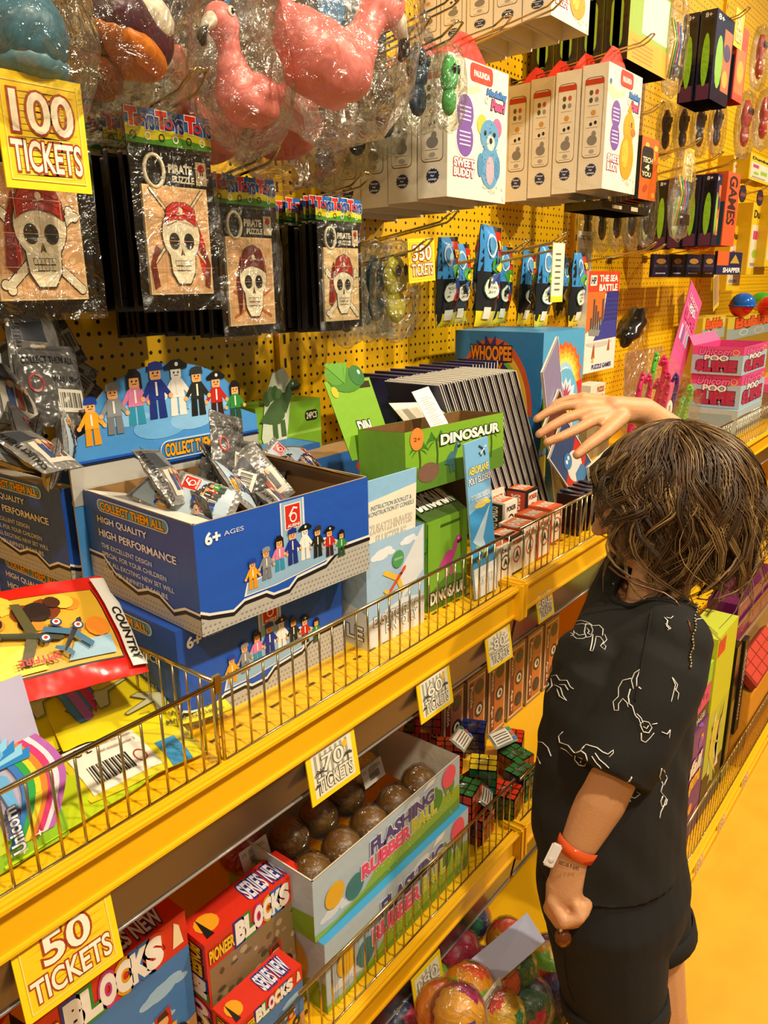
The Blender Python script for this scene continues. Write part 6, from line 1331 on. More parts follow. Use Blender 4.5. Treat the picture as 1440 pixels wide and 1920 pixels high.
for i, (px, py, Y) in enumerate(((722, 200, .90), (668, 235, .96), (610, 270, 1.0))): blister(('clear dome pack with dark figure behind the alien one', 'second clear dome pack back in shade', 'rearmost clear dome pack near the pegboard')[i], atY(px, py, Y), .10, .15, .05, '23303e')
blister('clear dome pack of neon jelly figures left of the 350 sign', atY(742, 545, .84), .105, .165, .05, 'c8c02a'); 
blister('clear dome pack with blue figure, left part of the neon pair', atY(705, 545, .88), .08, .16, .05, '2f6a9a')
for i, (px, py, Y) in enumerate(((690, 560, .95), (650, 575, 1.02))): blister(('clear dome pack behind the neon one', 'clear dome pack nearest pegboard behind the neon one')[i], atY(px, py, Y), .10, .15, .04, '3a3a30')
q = atY(800, 465, .76); hook((q.x, .76, q.z), 'chrome hook holding the neon dome pack and 350 sign')
q = atY(848, 412, .80); hook((q.x, .80, q.z), 'chrome hook tip just above the 350 sign')
q = atY(975, 25, .80); hook((q.x, .72, q.z), 'chrome hook high at top right of centre')
q = atY(860, 0, .78); hook((q.x, .78, q.z), 'chrome hook of the alien dome packs')
# ---- modelling-pearl boxes
def buddy_box(label, px, py0, py1, xr, Y, var, back=0, what=None):
    a = atY(px, py1, Y); w = atY(xr, py1, Y).x-a.x; h = atY(px, py0, Y).z-a.z; d = .062
    t = thing('craft_box', label, 'craft box', (a.x, Y, a.z)); b = B(); f = faces(w, d, h); [b.fill(f[k], 'efe6cf') for k in f]
    F = f['front']
    b.pg(F, [(.0, .86), (.3, .80), (.5, .86), (.5, .80), (.2, .72), (0, .78)], 'd8cba8', 1); b.rrect(F, .34, .86, .72, .99, 'dd3a1c', 2, .3); b.text(F, 'PAULINDA', .40, .90, .66, .94, 'f4ece0', 3, .04)
    b.text(F, 'Modeling', .62, .78, .96, .84, '3f7ac0', 4, .05, '1a2a4a', .06, .2); b.text(F, 'Pearl', .70, .70, .94, .77, 'e04a7a', 4, .05, '1a2a4a', .06, .2); b.ring(F, .62, .76, .03, .03, .5, 'e8e0d0', 5)
    for v in (.62, .44): b.disc(F, .27, v, .15, .15*w/h*1.1, 'f4ece0', 2, 20); b.disc(F, .27, v, .135, .135*w/h*1.1, '7a52a0', 3, 20); [b.rect(F, .18, v-.05+.03*k, .36, v-.04+.03*k, 'e0d0e8', 4) for k in range(4)]
    b.text(F, 'SWEET', .10, .235, .42, .29, 'f4e8e0', 4, .05, 'b81e3c', .07); b.text(F, 'BUDDY', .10, .165, .42, .22, 'f4e8e0', 4, .05, 'b81e3c', .07)
    if var == 'bear':
        for s in (-1, 1): b.disc(F, .68+s*.13, .57, .085, .075, 'e0c040' if s < 0 else 'c86a9a', 3)
        b.disc(F, .68, .50, .16, .12, '5f9ac0', 4); b.disc(F, .70, .27, .17, .17, '5f9ac0', 4); b.disc(F, .70, .45, .07, .06, 'f0d8c0', 5); b.disc(F, .70, .24, .07, .11, 'f0a8b0', 5); b.disc(F, .70, .465, .028, .024, '17120f', 6, 10)
        for s in (-1, 1): b.disc(F, .68+s*.08, .515, .022, .02, '17120f', 6, 10); b.disc(F, .68+s*.15, .27, .05, .09, '4f8ab4', 5)
        for k in range(60): random.seed(k); a_ = 2*PI*random.random(); r = random.random()**.5; b.disc(F, .69+.15*r*math.cos(a_), .36+.24*r*math.sin(a_), .007, .005, ('8fc0dc', '3f7aa0')[k % 2], 7, 6)
    else:
        b.disc(F, .68, .55, .17, .13, 'f0a21e', 4); b.disc(F, .66, .30, .21, .19, 'ee9a1a', 4); b.disc(F, .80, .52, .08, .035, 'e0701a', 5); b.disc(F, .74, .58, .02, .022, '17120f', 6, 10); b.disc(F, .60, .33, .10, .12, 'f6b838', 5); b.pg(F, [(.60, .68), (.68, .76), (.74, .68)], 'f0a21e', 4)
        for k in range(60): random.seed(k); a_ = 2*PI*random.random(); r = random.random()**.5; b.disc(F, .67+.17*r*math.cos(a_), .4+.24*r*math.sin(a_), .007, .005, ('f8cc5a', 'd8821a')[k % 2], 7, 6)
    for k in range(14): random.seed(k+9); b.disc(F, .55+.42*random.random(), .03+.12*random.random(), .02, .014, 'd8ccb0', 2, 8)
    L = f['left']
    b.rrect(L, .12, .26, .86, .90, '6a4630', 1, .06); b.rrect(L, .135, .266, .845, .894, 'efe6cf', 2, .06); b.pg(L, [(.13, .84), (.85, .84), (.85, .885), (.13, .885)], 'c8401e', 3)
    for i, (u, v, c) in enumerate(((.38, .78, '6a5a2a'), (.60, .78, 'c85a5a'), (.38, .72, '4a5a4a'), (.60, .72, '9a9a8a'))): b.disc(L, u, v, .075, .022, c, 3, 12)
    b.disc(L, .5, .62, .11, .026, 'd8a04a', 3, 6); b.disc(L, .42, .53, .06, .016, '1a2030', 3, 10); b.disc(L, .60, .54, .06, .016, '1a2030', 3, 10)
    b.disc(L, .5, .40, .20, .042, '8a8680', 3); b.disc(L, .56, .45, .09, .026, '8f8b85', 4); b.disc(L, .5, .31, .11, .018, 'b0aaa0', 3)
    for v in (.675, .585, .50, .345, .28): b.rect(L, .25, v, .7, v+.004, '8a8070', 3)
    b.star(L, .52, .16, .23, .055, .86, 14, '1c3260', 3)
    for s_, v in (('Step', .175), ('by', .15), ('step', .122)): b.text(L, s_, .38 if s_ != 'by' else .46, v, .66 if s_ != 'by' else .58, v+.018, 'f0ece0', 4, .02)
    b.disc(F, .07, .86, .03, .03*w/h, '2f6fb0', 3, 10)
    T = f['top']; b.rect(T, 0, 0, 1, 1, 'dccfae', 1)
    b.build('box_body', t)
    c = B(); rf = 'd8361a'
    for F_ in (Face((w*.06, d*.5-.001, h), (w*.88, 0, 0), (0, 0, .052)), Face((w*.94, d*.5+.001, h), (-w*.88, 0, 0), (0, 0, .052))): c.pg(F_, [(0, 0), (1, 0), (.8, .55), (.6, 1), (.4, 1), (.2, .55)], rf, 0)
    c.build('hang_tab', t)
    for k in range(back):
        cp = dup(t, (a.x+.002*k, Y+(d+.004)*(k+1), a.z-.004*(k+1)), label='craft box %s behind the %s front box, seen by its narrow side' % (('directly', 'second', 'third', 'fourth')[k], what or {'bear': 'blue bear', 'duck': 'orange duck'}[var]))
    hook((a.x+w/2, Y-.05, a.z+h+.05), 'chrome hook through the red tab of the '+label.split(',')[0], up=.1)
    return t
buddy_box('craft box with blue bear picture, red hanging tab', 838, 95, 368, 947, .80, 'bear', 4)
buddy_box('craft box with orange duck picture, right of the bear box', 1128, 107, 353, 1190, .80, 'duck', 3)
buddy_box('craft box cut by the top edge, its bottom corner over the duck boxes', 1033, -150, 28, 1105, .80, 'duck', 4, 'top-edge')
# ---- splash bags
def splash(label, p, s, seed, rz=0):
    P = Pillow(.075, .16, .016, seed, amp=.6); b = B(); b.rect(P, 0, 0, 1, 1, '23262a:gloss', 0, 14); b.rect(Pillow(.075, .16, .016, seed, 1, amp=.6), 1, 0, 0, 1, '23262a:gloss', 0, 12)
    R_(b, P, .0, .0, 1, .16, 'e8d82a:gloss', 1); R_(b, P, .0, .55, .55, 1, '3f8fd0:gloss', 1); R_(b, P, .55, .7, 1, .95, 'c8321e:gloss', 1)
    b.disc(P, .30, .80, .18, .12, 'c8d8e0', 3, 14); b.disc(P, .30, .80, .13, .09, '4a90c0', 4, 12); b.disc(P, .62, .62, .3, .09, '3f9a2a', 3, 12); b.disc(P, .66, .60, .16, .05, 'e8d82a', 4, 10)
    b.disc(P, .62, .46, .26, .09, '2a4a9a', 3, 12); b.disc(P, .7, .36, .24, .07, 'c8321e', 3, 12); b.disc(P, .36, .40, .27, .12, '2a5a3a', 4, 18); b.disc(P, .36, .40, .25, .11, 'e8ecd8', 5, 18)
    b.text(P, 'MOUTH', .22, .43, .50, .46, '3a5a3a', 6, .01); b.text(P, 'OPENS ON', .20, .385, .52, .41, '3a5a3a', 6, .01); b.text(P, 'IMPACT', .22, .34, .50, .365, '3a5a3a', 6, .01)
    b.text(P, 'SPLAT', .55, .78, .95, .86, 'f0c82a', 5, .04, '7a1a10', .06); b.rect(P, .2, .08, .5, .2, 'f0f0e0', 4, 2)
    o = b.build('splash_toy_bag'); o.location = p; o.rotation_euler = (.05, .05*math.sin(seed), rz); o.scale = (s, s, s); return tag(o, label, 'toy bag')
for i, (px, py, Y, s, lab) in enumerate(((905, 612, .86, 1.25, 'splash toy bag with round white badge, front of the nearest row'), (1012, 612, .92, 1.2, 'splash toy bag under the cream ticket sign'), (1075, 610, .94, 1.2, 'splash toy bag overlapping the orange game box'), (835, 612, .95, 1.15, 'darker splash toy bag right of the 350 sign'), (858, 606, 1.0, 1.1, 'splash toy bag behind the darker one'), (935, 606, 1.0, 1.15, 'splash toy bag in shade between two front ones'), (980, 608, 1.0, 1.15, 'splash toy bag in shade left of the cream sign'), (1050, 600, 1.03, 1.1, 'splash toy bag at back by the game box'))):
    splash(lab, atY(px, py, Y), s*.98, i+2, .1)
for (px, py, Y, lab) in ((985, 465, .80, 'chrome hook over the nearest splash bags'), (1055, 465, .82, 'chrome hook over the splash bags by the game box'), (1225, 465, .80, 'long chrome hook under the black cards')):
    q = atY(px, py, Y); hook((q.x, Y, q.z), lab)
b = B(); f = faces(.10, .004, .12); [b.fill(f[k], 'e8e2d0') for k in f]; F = f['front']; b.text(F, 'TIC TAC', .1, .8, .9, .9, '3a3a3a', 1, .02); b.rect(F, .1, .1, .9, .6, 'b8b0a0', 1); q = atY(1085, 560, 1.02); o = b.build('game_card'); o.location = (q.x, 1.03, q.z+.07); tag(o, 'white hanging card behind the orange game box', 'card')
# ---- right side: tubes, game boxes, blisters, cards
def hangbox(name, label, cat, xl, xr, yt, yb, Y, d, col, deco, n=0, glabel=None, group=None, gap=.004):
    a = atY(xl, yb, Y); w = atY(xr, yb, Y).x-a.x; h = atY(xl, yt, Y).z-a.z; b = B(); f = faces(w, d, h); [b.fill(f[k], col) for k in f]; deco(b, f); o = b.build(name); o.location = (a.x, Y, a.z); tag(o, label, cat)
    for k in range(n):
        c = o.copy(); COL.objects.link(c); c.location = (a.x, Y+(d+gap)*(k+1), a.z-.003*k); c['label'] = glabel; c['group'] = group
    return o
def d8(b, f):
    F = f['front']; b.rect(F, .0, .55, 1, 1, '2a3350:gloss', 1); b.rect(F, .5, .15, .95, .85, 'd86a3a', 2); b.disc(F, .3, .45, .2, .3, '8ac03a', 2, 14); b.disc(F, .7, .6, .2, .1, '3a2a5a', 3); b.disc(F, .7, .3, .16, .1, 'e8b03a', 3); b.text(F, '8+', .08, .90, .4, .96, 'e8e8e8', 3, .02)
    L = f['left']; b.rect(L, .15, .1, .85, .9, '15151c:gloss', 1); b.disc(L, .5, .45, .24, .30, '8ec832:jelly', 2, 16); b.rect(L, .1, 0, .9, .18, '5a2a4a', 2); b.text(L, '8+', .3, .92, .7, .97, 'e8e8e8', 3, .02)
hangbox('game_box', '8+ game box with green blob window, second from top right edge', 'game box', 1330, 1364, 0, 185, .80, .045, '23243a:gloss', d8, 1, '8+ game box behind the upper one with green window', 'upper 8+ boxes behind')
hangbox('game_box', 'orange and red slim box at top right under the yellow sign', 'game box', 1372, 1392, 30, 185, .80, .04, 'c8421e', lambda b, f: (b.rect(f['front'], .1, .1, .9, .7, 'd8783a', 1), b.disc(f['front'], .5, .4, .3, .15, 'e8b03a', 2), b.rect(f['left'], .1, 0, .9, .6, '1f2a4a', 1)), 1, 'slim box behind the orange and red one at top right', 'slim boxes at top right')
hangbox('game_box', '8+ game box with green window, lower one right of the blister pack', 'game box', 1333, 1342, 320, 460, .80, .045, '23243a:gloss', d8, 4, '8+ game box in the lower row behind the blister pack', 'lower row of 8+ boxes')
hangbox('game_box', 'bright orange slim box with dark lettering at lower right', 'game box', 1352, 1375, 315, 460, .80, .035, 'e05a2a', lambda b, f: (b.text(f['front'], 'GAMES', .2, .3, .8, .95, '3a1a10', 1, .03, rot=3), b.rect(f['left'], .1, 0, .9, .6, '2a4a5a', 1)), 3, 'slim orange box in the row behind the bright orange one', 'lower row of slim orange boxes')
def dt(b, f):
    L = f['left']; b.rect(L, .1, .15, .9, .95, '12140f:gloss', 1); b.rrect(L, .25, .12, .75, .8, '9ac23a:gloss', 2, .2); b.rect(L, .3, .80, .7, .97, 'dcdcc8:gloss', 3)
    F = f['front']; b.rect(F, .0, .35, 1, 1, '9ab83a', 1); b.rect(F, 0, 0, 1, .35, 'e0a81e', 2); b.rect(F, .3, .4, .95, .98, 'e8e0c8', 2)
    for k in range(5): b.rect(F, .1, .05+.05*k, .6, .07+.05*k, 'b8821a', 3)
hangbox('slime_tube_box', 'front box of green tubes with yellow bottom, top right of centre', 'tube box', 1175, 1252, -60, 110, .82, .06, '2a2614:gloss', dt, 3, 'box of green tubes in the row behind, dark sides showing', 'green tube boxes behind the front one')
def dtech(b, f):
    F = f['front']; b.rect(F, 0, 0, 1, 1, 'd8641e', 1)
    for k in range(16): random.seed(k); b.disc(F, random.uniform(.15, .85), random.uniform(.08, .9), .12, .05, ('f09a2a', 'b8401a', 'f0c04a')[k % 3], 2, 8)
    b.rrect(F, .05, .35, .7, .85, '1a1614', 3, .2); b.text(F, 'TECH', .1, .6, .65, .68, 'f0e0b0', 4, .03); b.text(F, '4', .25, .48, .5, .57, 'f0e0b0', 4, .03); b.text(F, 'YOU', .1, .38, .6, .45, 'f0e0b0', 4, .03)
hangbox('tech_card', 'orange flame-pattern card right of the duck craft box', 'carded pack', 1196, 1228, 250, 372, .86, .012, '1c1a18:gloss', dtech, 4, 'dark card behind the orange flame card', 'cards behind the orange flame card')
hangbox('black_card_box', 'flat black box under the duck craft boxes', 'box', 1128, 1216, 375, 392, .84, .10, '1a1815:gloss', lambda b, f: (b.rect(f['front'], .2, .3, .4, .7, 'c8b890', 1), b.rect(f['front'], .6, .3, .75, .8, 'c8b890', 1)))
def dn(b, f):
    for k in ('front',):
        F = f[k]; b.rect(F, .05, .05, .95, .95, '161c3c:gloss', 1); b.disc(F, .5, .7, .3, .12, 'b88a3a', 2); b.rect(F, .1, .45, .9, .55, '3a3a4a', 2); b.rect(F, .2, .15, .8, .2, 'c8c8d8', 2)
for i, (xl, xr, lab) in enumerate(((1222, 1252, 'navy card with gold crest, leftmost of the low row'), (1256, 1280, 'navy card with gold crest, second of the low row'), (1284, 1312, 'navy card with gold crest, third of the low row'), (1316, 1338, 'navy card with gold crest, fourth of the low row'))):
    hangbox('crest_card', lab, 'carded pack', xl, xr, 476, 520, .95, .01, '10142a:gloss', dn)
hangbox('crest_card', 'navy and orange card with white lettering at the end of the low row', 'carded pack', 1342, 1388, 470, 515, .86, .01, '161c4a', lambda b, f: (b.rect(f['front'], 0, .4, .45, 1, 'e0642a', 1), b.text(f['front'], 'SHAPPER', .25, .1, .95, .3, 'f0f0f0', 2, .04), b.pg(f['front'], [(.5, .5), (.9, .5), (.7, .9)], 'c8a03a', 2)))
for px, Yc, lb in ((1237, .93, 'leftmost pair'), (1298, .93, 'third one'), (1328, .93, 'fourth one')):
    q = atY(px, 474, Yc); hook((q.x, Yc-.01, q.z+.012), 'chrome hook carrying the %s of navy crest cards' % lb)
for i, (px, py, Y, w, h, lab) in enumerate(((1278, 365, .80, .125, .24, 'clear blister pack with neon cords, foremost under the small yellow sign'), (1265, 80, .82, .11, .25, 'clear bag of red and blue pens near top right'), (1398, 235, .80, .14, .20, 'clear dome pack at right edge with coloured toy'), (1425, 110, .85, .12, .20, 'clear dome pack with red ball at the top right corner'), (1432, 225, .76, .11, .18, 'rightmost clear dome pack cut by the picture edge'))):
    blister(lab, atY(px, py, Y), w, h, .05, ('c83a2a', 'b8402a')[i % 2], kind=1 if i < 2 else 0)
for i in range(5): blister('clear blister pack in the row behind the neon cord pack', atY(1215-28*i, 395+4*i, .88+.04*i), .11, .20, .035, '3a2a20', group='blister packs behind the neon cord pack')
for i in range(4): blister('dark clear dome pack in the shaded row under the 8+ boxes', atY(1345-32*i, 240+2*i, .88+.04*i), .12, .17, .04, '3a2018', group='dome packs in the shaded row')
for (px, py, Y, lab) in ((1237, 203, .76, 'chrome hook tip beside the upper blister row'), (1308, 270, .76, 'chrome hook with the small yellow sign'), (1350, 295, .76, 'chrome hook over the lower 8+ boxes'), (1378, 305, .76, 'chrome hook over the slim orange boxes'), (1400, 25, .76, 'chrome hook at the top right corner')):
    q = atY(px, py, Y); hook((q.x, Y, q.z), lab)
# slatted box stacks below the craft boxes, and yellow boxes at right
def dyb(b, f):
    F = f['front']; b.rect(F, .06, .1, .94, .7, 'e4dcbc', 1); b.text(F, 'Dumbell', .1, .80, .9, .9, '2a2a1a', 2, .04); b.rect(F, .15, .5, .4, .62, 'c83a7a', 2); b.rect(F, .5, .3, .8, .45, '9ac23a', 2); b.disc(F, .3, .3, .12, .06, '9ac23a', 2)
    for k in range(10): b.rect(F, .15+.06*k, .12, .18+.06*k, .17, '1a1a1a', 2)
for i, (xl, xr, yt, yb, Y, lab) in enumerate(((1398, 1432, 375, 515, .90, 'yellow box with pale panel and pink square at right edge, lower row'), (1360, 1385, 420, 545, .95, 'yellow box with pale panel behind the navy cards'), (1432, 1470, 360, 500, .86, 'yellow pale-panel box cut by the right picture edge'), (1372, 1400, 288, 335, .95, 'yellow box end under the clear domes at right'), (1403, 1445, 283, 335, .90, 'rightmost yellow box end under the clear domes'))):
    hangbox('yellow_game_box', lab, 'game box', xl, xr, yt, yb, Y, .06, 'e8c41e', dyb)
for i, (px, py, lab) in enumerate(((1385, 378, 'purple patterned mask card above the yellow boxes'), (1418, 385, 'second purple patterned mask card at right edge'))):
    q = atY(px, py, .85); b = B(); P = Face((0, 0, 0), (.09, 0, 0), (0, 0, .06)); b.disc(P, .5, .5, .5, .5, '2a1430', 0, 16); b.disc(Face((.09, .002, 0), (-.09, 0, 0), (0, 0, .06)), .5, .5, .5, .5, '2a1430', 0, 16)
    for k in range(6): b.disc(P, .2+.12*k, .4+.1*(k % 2), .05, .07, 'c8682a', 1, 8)
    hook((q.x+.045, .83, q.z+.06), ('chrome hook carrying the first patterned mask card', 'chrome hook carrying the second patterned mask card')[i])
    o = b.build('mask_card'); o.location = q; tag(o, lab, 'card')
# ================================================================== THE CHILD
SK = 'd29a6a:skin'
child = thing('person', 'person with wavy brown hair in black monkey-print shirt and black shorts, reaching over the shelf', 'person', (1.02, .31, 0))
CL = child.location.copy()
def shift(o): o.parent = child; o.location = o.location-CL; return o
c_ = []
V3 = Vector
headC = Q(1242, 945, 1.10)
def cap(a, r1, b, r2): c_.append((a, r1, b, r2))
# head: cranium, jaw, cheeks, nose, ear
fdir = (V3((-.28, .93, -.22))).normalized()          # where the face looks
fr = fdir.cross(V3((0, 0, 1))).normalized(); fu = fr.cross(fdir)
def H(f, r, u): return headC+fdir*f+fr*r+fu*u
cap(H(-.012, 0, .012), .082, H(.010, 0, .010), .078); cap(H(.028, 0, -.010), .062, H(.034, 0, -.052), .044); cap(H(.050, 0, -.066), .024, H(.048, 0, -.070), .022)
for s in (-1, 1): cap(H(.042, s*.030, -.030), .034, H(.034, s*.030, -.050), .030)
cap(H(.080, 0, -.004), .008, H(.094, 0, -.026), .011); cap(H(.088, -.008, -.028), .007, H(.088, .008, -.028), .007)
cap(H(.078, -.012, -.048), .006, H(.078, .012, -.048), .006); cap(H(.074, -.010, -.057), .007, H(.074, .010, -.057), .007)
for s in (-1, 1): cap(H(-.002, s*.078, .004), .008, H(-.006, s*.086, -.012), .012); cap(H(-.006, s*.086, -.012), .010, H(.0, s*.080, -.030), .006)
neckB = Q(1228, 1135, 1.09)
cap(H(-.012, 0, -.035), .043, neckB, .041)
# trunk
chest = Q(1165, 1260, 1.08); belly = Q(1148, 1430, 1.09); hips = Q(1142, 1610, 1.10)
shL = Q(1262, 1205, 1.005); shR = Q(1160, 1135, 1.165)
cap(neckB, .036, chest, .072); cap(chest, .072, belly, .080); cap(belly, .080, hips, .080)
nl = neckB-V3((0, 0, .018)); cap(nl, .030, shL, .030); cap(nl, .030, shR, .030); cap(chest, .066, shL, .030); cap(chest, .066, shR, .030)
# left arm (near), hanging
elL = Q(1152, 1440, .985); wrL = Q(1076, 1602, 1.005)
cap(shL, .033, elL.lerp(shL, .5), .035); cap(elL.lerp(shL, .5), .036, elL, .033); cap(elL, .033, elL.lerp(wrL, .35), .0335); cap(elL.lerp(wrL, .35), .0335, wrL, .0235)
# left fist round the stick
pmL = Q(1060, 1665, 1.01); knL = Q(1056, 1702, 1.01)
cap(wrL, .0235, pmL, .024); cap(pmL+CR*-.004, .022, knL+CR*-.008, .016); cap(pmL+CR*.010, .018, knL+CR*.006, .016)
fw = CF  # depth direction used to spread the four fingers
for i in range(4):
    off = (i-1.5)*.0125; o_ = fw*off*.55+CU*(-.0055*(i-1.5))*1.2
    k0 = knL+CR*-.016+o_+CU*.004; k1 = knL+CR*-.004+o_+CU*(-.018+.002*i)-fw*.010; k2 = knL+CR*.016+o_+CU*(-.010+.001*i)-fw*.014; k3 = knL+CR*.012+o_+CU*.004-fw*.010
    cap(k0, .0088, k1, .0082); cap(k1, .0082, k2, .0076); cap(k2, .0076, k3, .007)
cap(pmL+CR*.016+CU*.004-fw*.004, .0095, pmL+CR*.026+CU*-.010-fw*.012, .0092); cap(pmL+CR*.026+CU*-.010-fw*.012, .0092, pmL+CR*.018+CU*-.024-fw*.018, .0082)
# right arm, raised and reaching left over the shelf
elR = Q(1322, 868, 1.25); wrR = Q(1206, 772, 1.19)
cap(shR, .033, elR, .031); cap(elR, .032, elR.lerp(wrR, .5), .030); cap(elR.lerp(wrR, .5), .030, wrR, .0225)
kn = [Q(1092, 746, 1.165), Q(1096, 757, 1.15), Q(1106, 771, 1.14), Q(1120, 787, 1.135)]
for k in kn: cap(wrR+(k-wrR)*.12, .0165, k, .0095)
cap(wrR, .022, Q(1150, 765, 1.16), .0185)
fing = [[(1090, 746, 1.165), (1062, 749, 1.168), (1042, 757, 1.168), (1027, 770, 1.168)],
        [(1094, 756, 1.15), (1052, 762, 1.148), (1026, 773, 1.146), (1006, 786, 1.146)],
        [(1104, 770, 1.14), (1060, 785, 1.130), (1033, 800, 1.126), (1011, 814, 1.126)],
        [(1118, 786, 1.135), (1076, 808, 1.120), (1050, 820, 1.114), (1026, 829, 1.114)]]
for f_, rr in zip(fing, (.0066, .0076, .0080, .0078)):
    P = [Q(*x) for x in f_]
    cap(P[0], rr+.001, P[1], rr); cap(P[1], rr, P[2], rr-.0006); cap(P[2], rr-.0006, P[3], rr-.0014)
TH = [Q(1166, 782, 1.15), Q(1132, 814, 1.118), Q(1102, 836, 1.105), Q(1082, 853, 1.100)]
cap(TH[0], .0125, TH[1], .0105); cap(TH[1], .0098, TH[2], .0088); cap(TH[2], .0088, TH[3], .0070)
# legs
hpL = Q(1128, 1660, 1.07); knL_ = Q(1158, 1930, 1.10); ftL = V3((knL_.x+.015, knL_.y-.02, .05))
hpR = Q(1180, 1640, 1.14); knR_ = Q(1228, 1880, 1.17); ftR = V3((knR_.x+.03, knR_.y-.03, .05))
for hp, kn_, ft, kr in ((hpL, knL_, ftL, .048), (hpR, knR_, ftR, .046)):
    cap(hp, .072, kn_, kr); ml = kn_.lerp(ft, .35)+V3((0, -.012, 0)); cap(kn_, kr-.002, ml, .042); cap(ml, .042, ft, .026); cap(ft, .030, ft+V3((-.01, .10, -.022)), .024)
body = capsule_mesh(c_, .0026, 5, 'body', SK)
shift(body)
# shoes under the frame
for ft, nm in ((ftL, 'left'), (ftR, 'right')):
    b = B(); b.loft([((ft.x, ft.y-.035, .03), (.026, 0, 0), (0, 0, .026)), ((ft.x, ft.y, .036), (.034, 0, 0), (0, 0, .036)), ((ft.x-.006, ft.y+.06, .030), (.037, 0, 0), (0, 0, .03)), ((ft.x-.012, ft.y+.12, .022), (.026, 0, 0), (0, 0, .02))], '2a2622:cloth', 20); shift(b.build('shoe'))
# clothing shells
def ring(c, a, b2, yaw=0): return (c, V3((a*math.cos(yaw), a*math.sin(yaw), 0)), V3((-b2*math.sin(yaw), b2*math.cos(yaw), 0)))
def shell(parts, voxel, smooth, name, mat, caps=()):
    ex = []
    for rings in parts:
        t = B(); t.loft(rings, 'x', 28); ex.append((t.v, t.f))
    return capsule_mesh(list(caps), voxel, smooth, name, mat, extra=ex)
def perp(c, d, r, sq=1.0):
    d = d.normalized(); e = d.cross(V3((0, 0, 1))).normalized(); g = d.cross(e); return (c, e*r, g*r*sq)
dn = V3((0, 0, -1))
torso = [ring(Q(1228, 1128, 1.09), .050, .046), ring(Q(1222, 1150, 1.09), .072, .056), ring(Q(1212, 1172, 1.088), .105, .066), ring(Q(1190, 1215, 1.082), .128, .086), ring(Q(1168, 1290, 1.08), .130, .100), ring(Q(1152, 1380, 1.085), .130, .104), ring(Q(1146, 1470, 1.09), .132, .104), ring(Q(1147, 1545, 1.095), .130, .100), ring(Q(1150, 1590, 1.095), .128, .096)]
slL = [perp(shL+V3((.02, 0, .01)), elL-shL, .046), perp(shL.lerp(elL, .18), elL-shL, .058), perp(shL.lerp(elL, .45), elL-shL, .062), perp(shL.lerp(elL, .75), elL-shL, .061), perp(shL.lerp(elL, 1.02)+CR*-.008, elL-shL, .060)]
slR = [perp(shR, elR-shR, .05), perp(shR.lerp(elR, .3), elR-shR, .056), perp(shR.lerp(elR, .6), elR-shR, .054)]
import bmesh as _b
nk = neckB-V3((0, 0, .012))
shirt = shell([torso, slL, slR], .0042, 4, 'shirt', '15130f:cloth', [(nk, .050, shL, .048), (nk, .050, shR, .048), (chest, .088, shL, .050), (chest, .088, shR, .050), (nk, .052, chest, .096)])
# fold displacement
me = shirt.data; me.update()
nm_ = [v.normal.copy() for v in me.vertices]
for v, n in zip(me.vertices, nm_):
    q = v.co; k = noise.noise(V3((q.x*9, q.y*9, q.z*3.2)))*.009+noise.noise(V3((q.x*24+q.z*14, q.y*20, q.z*9)))*.005
    drape = max(0, min(1, (neckB.z-.04-q.z)/.1)); v.co = q+n*k*drape
me.update()
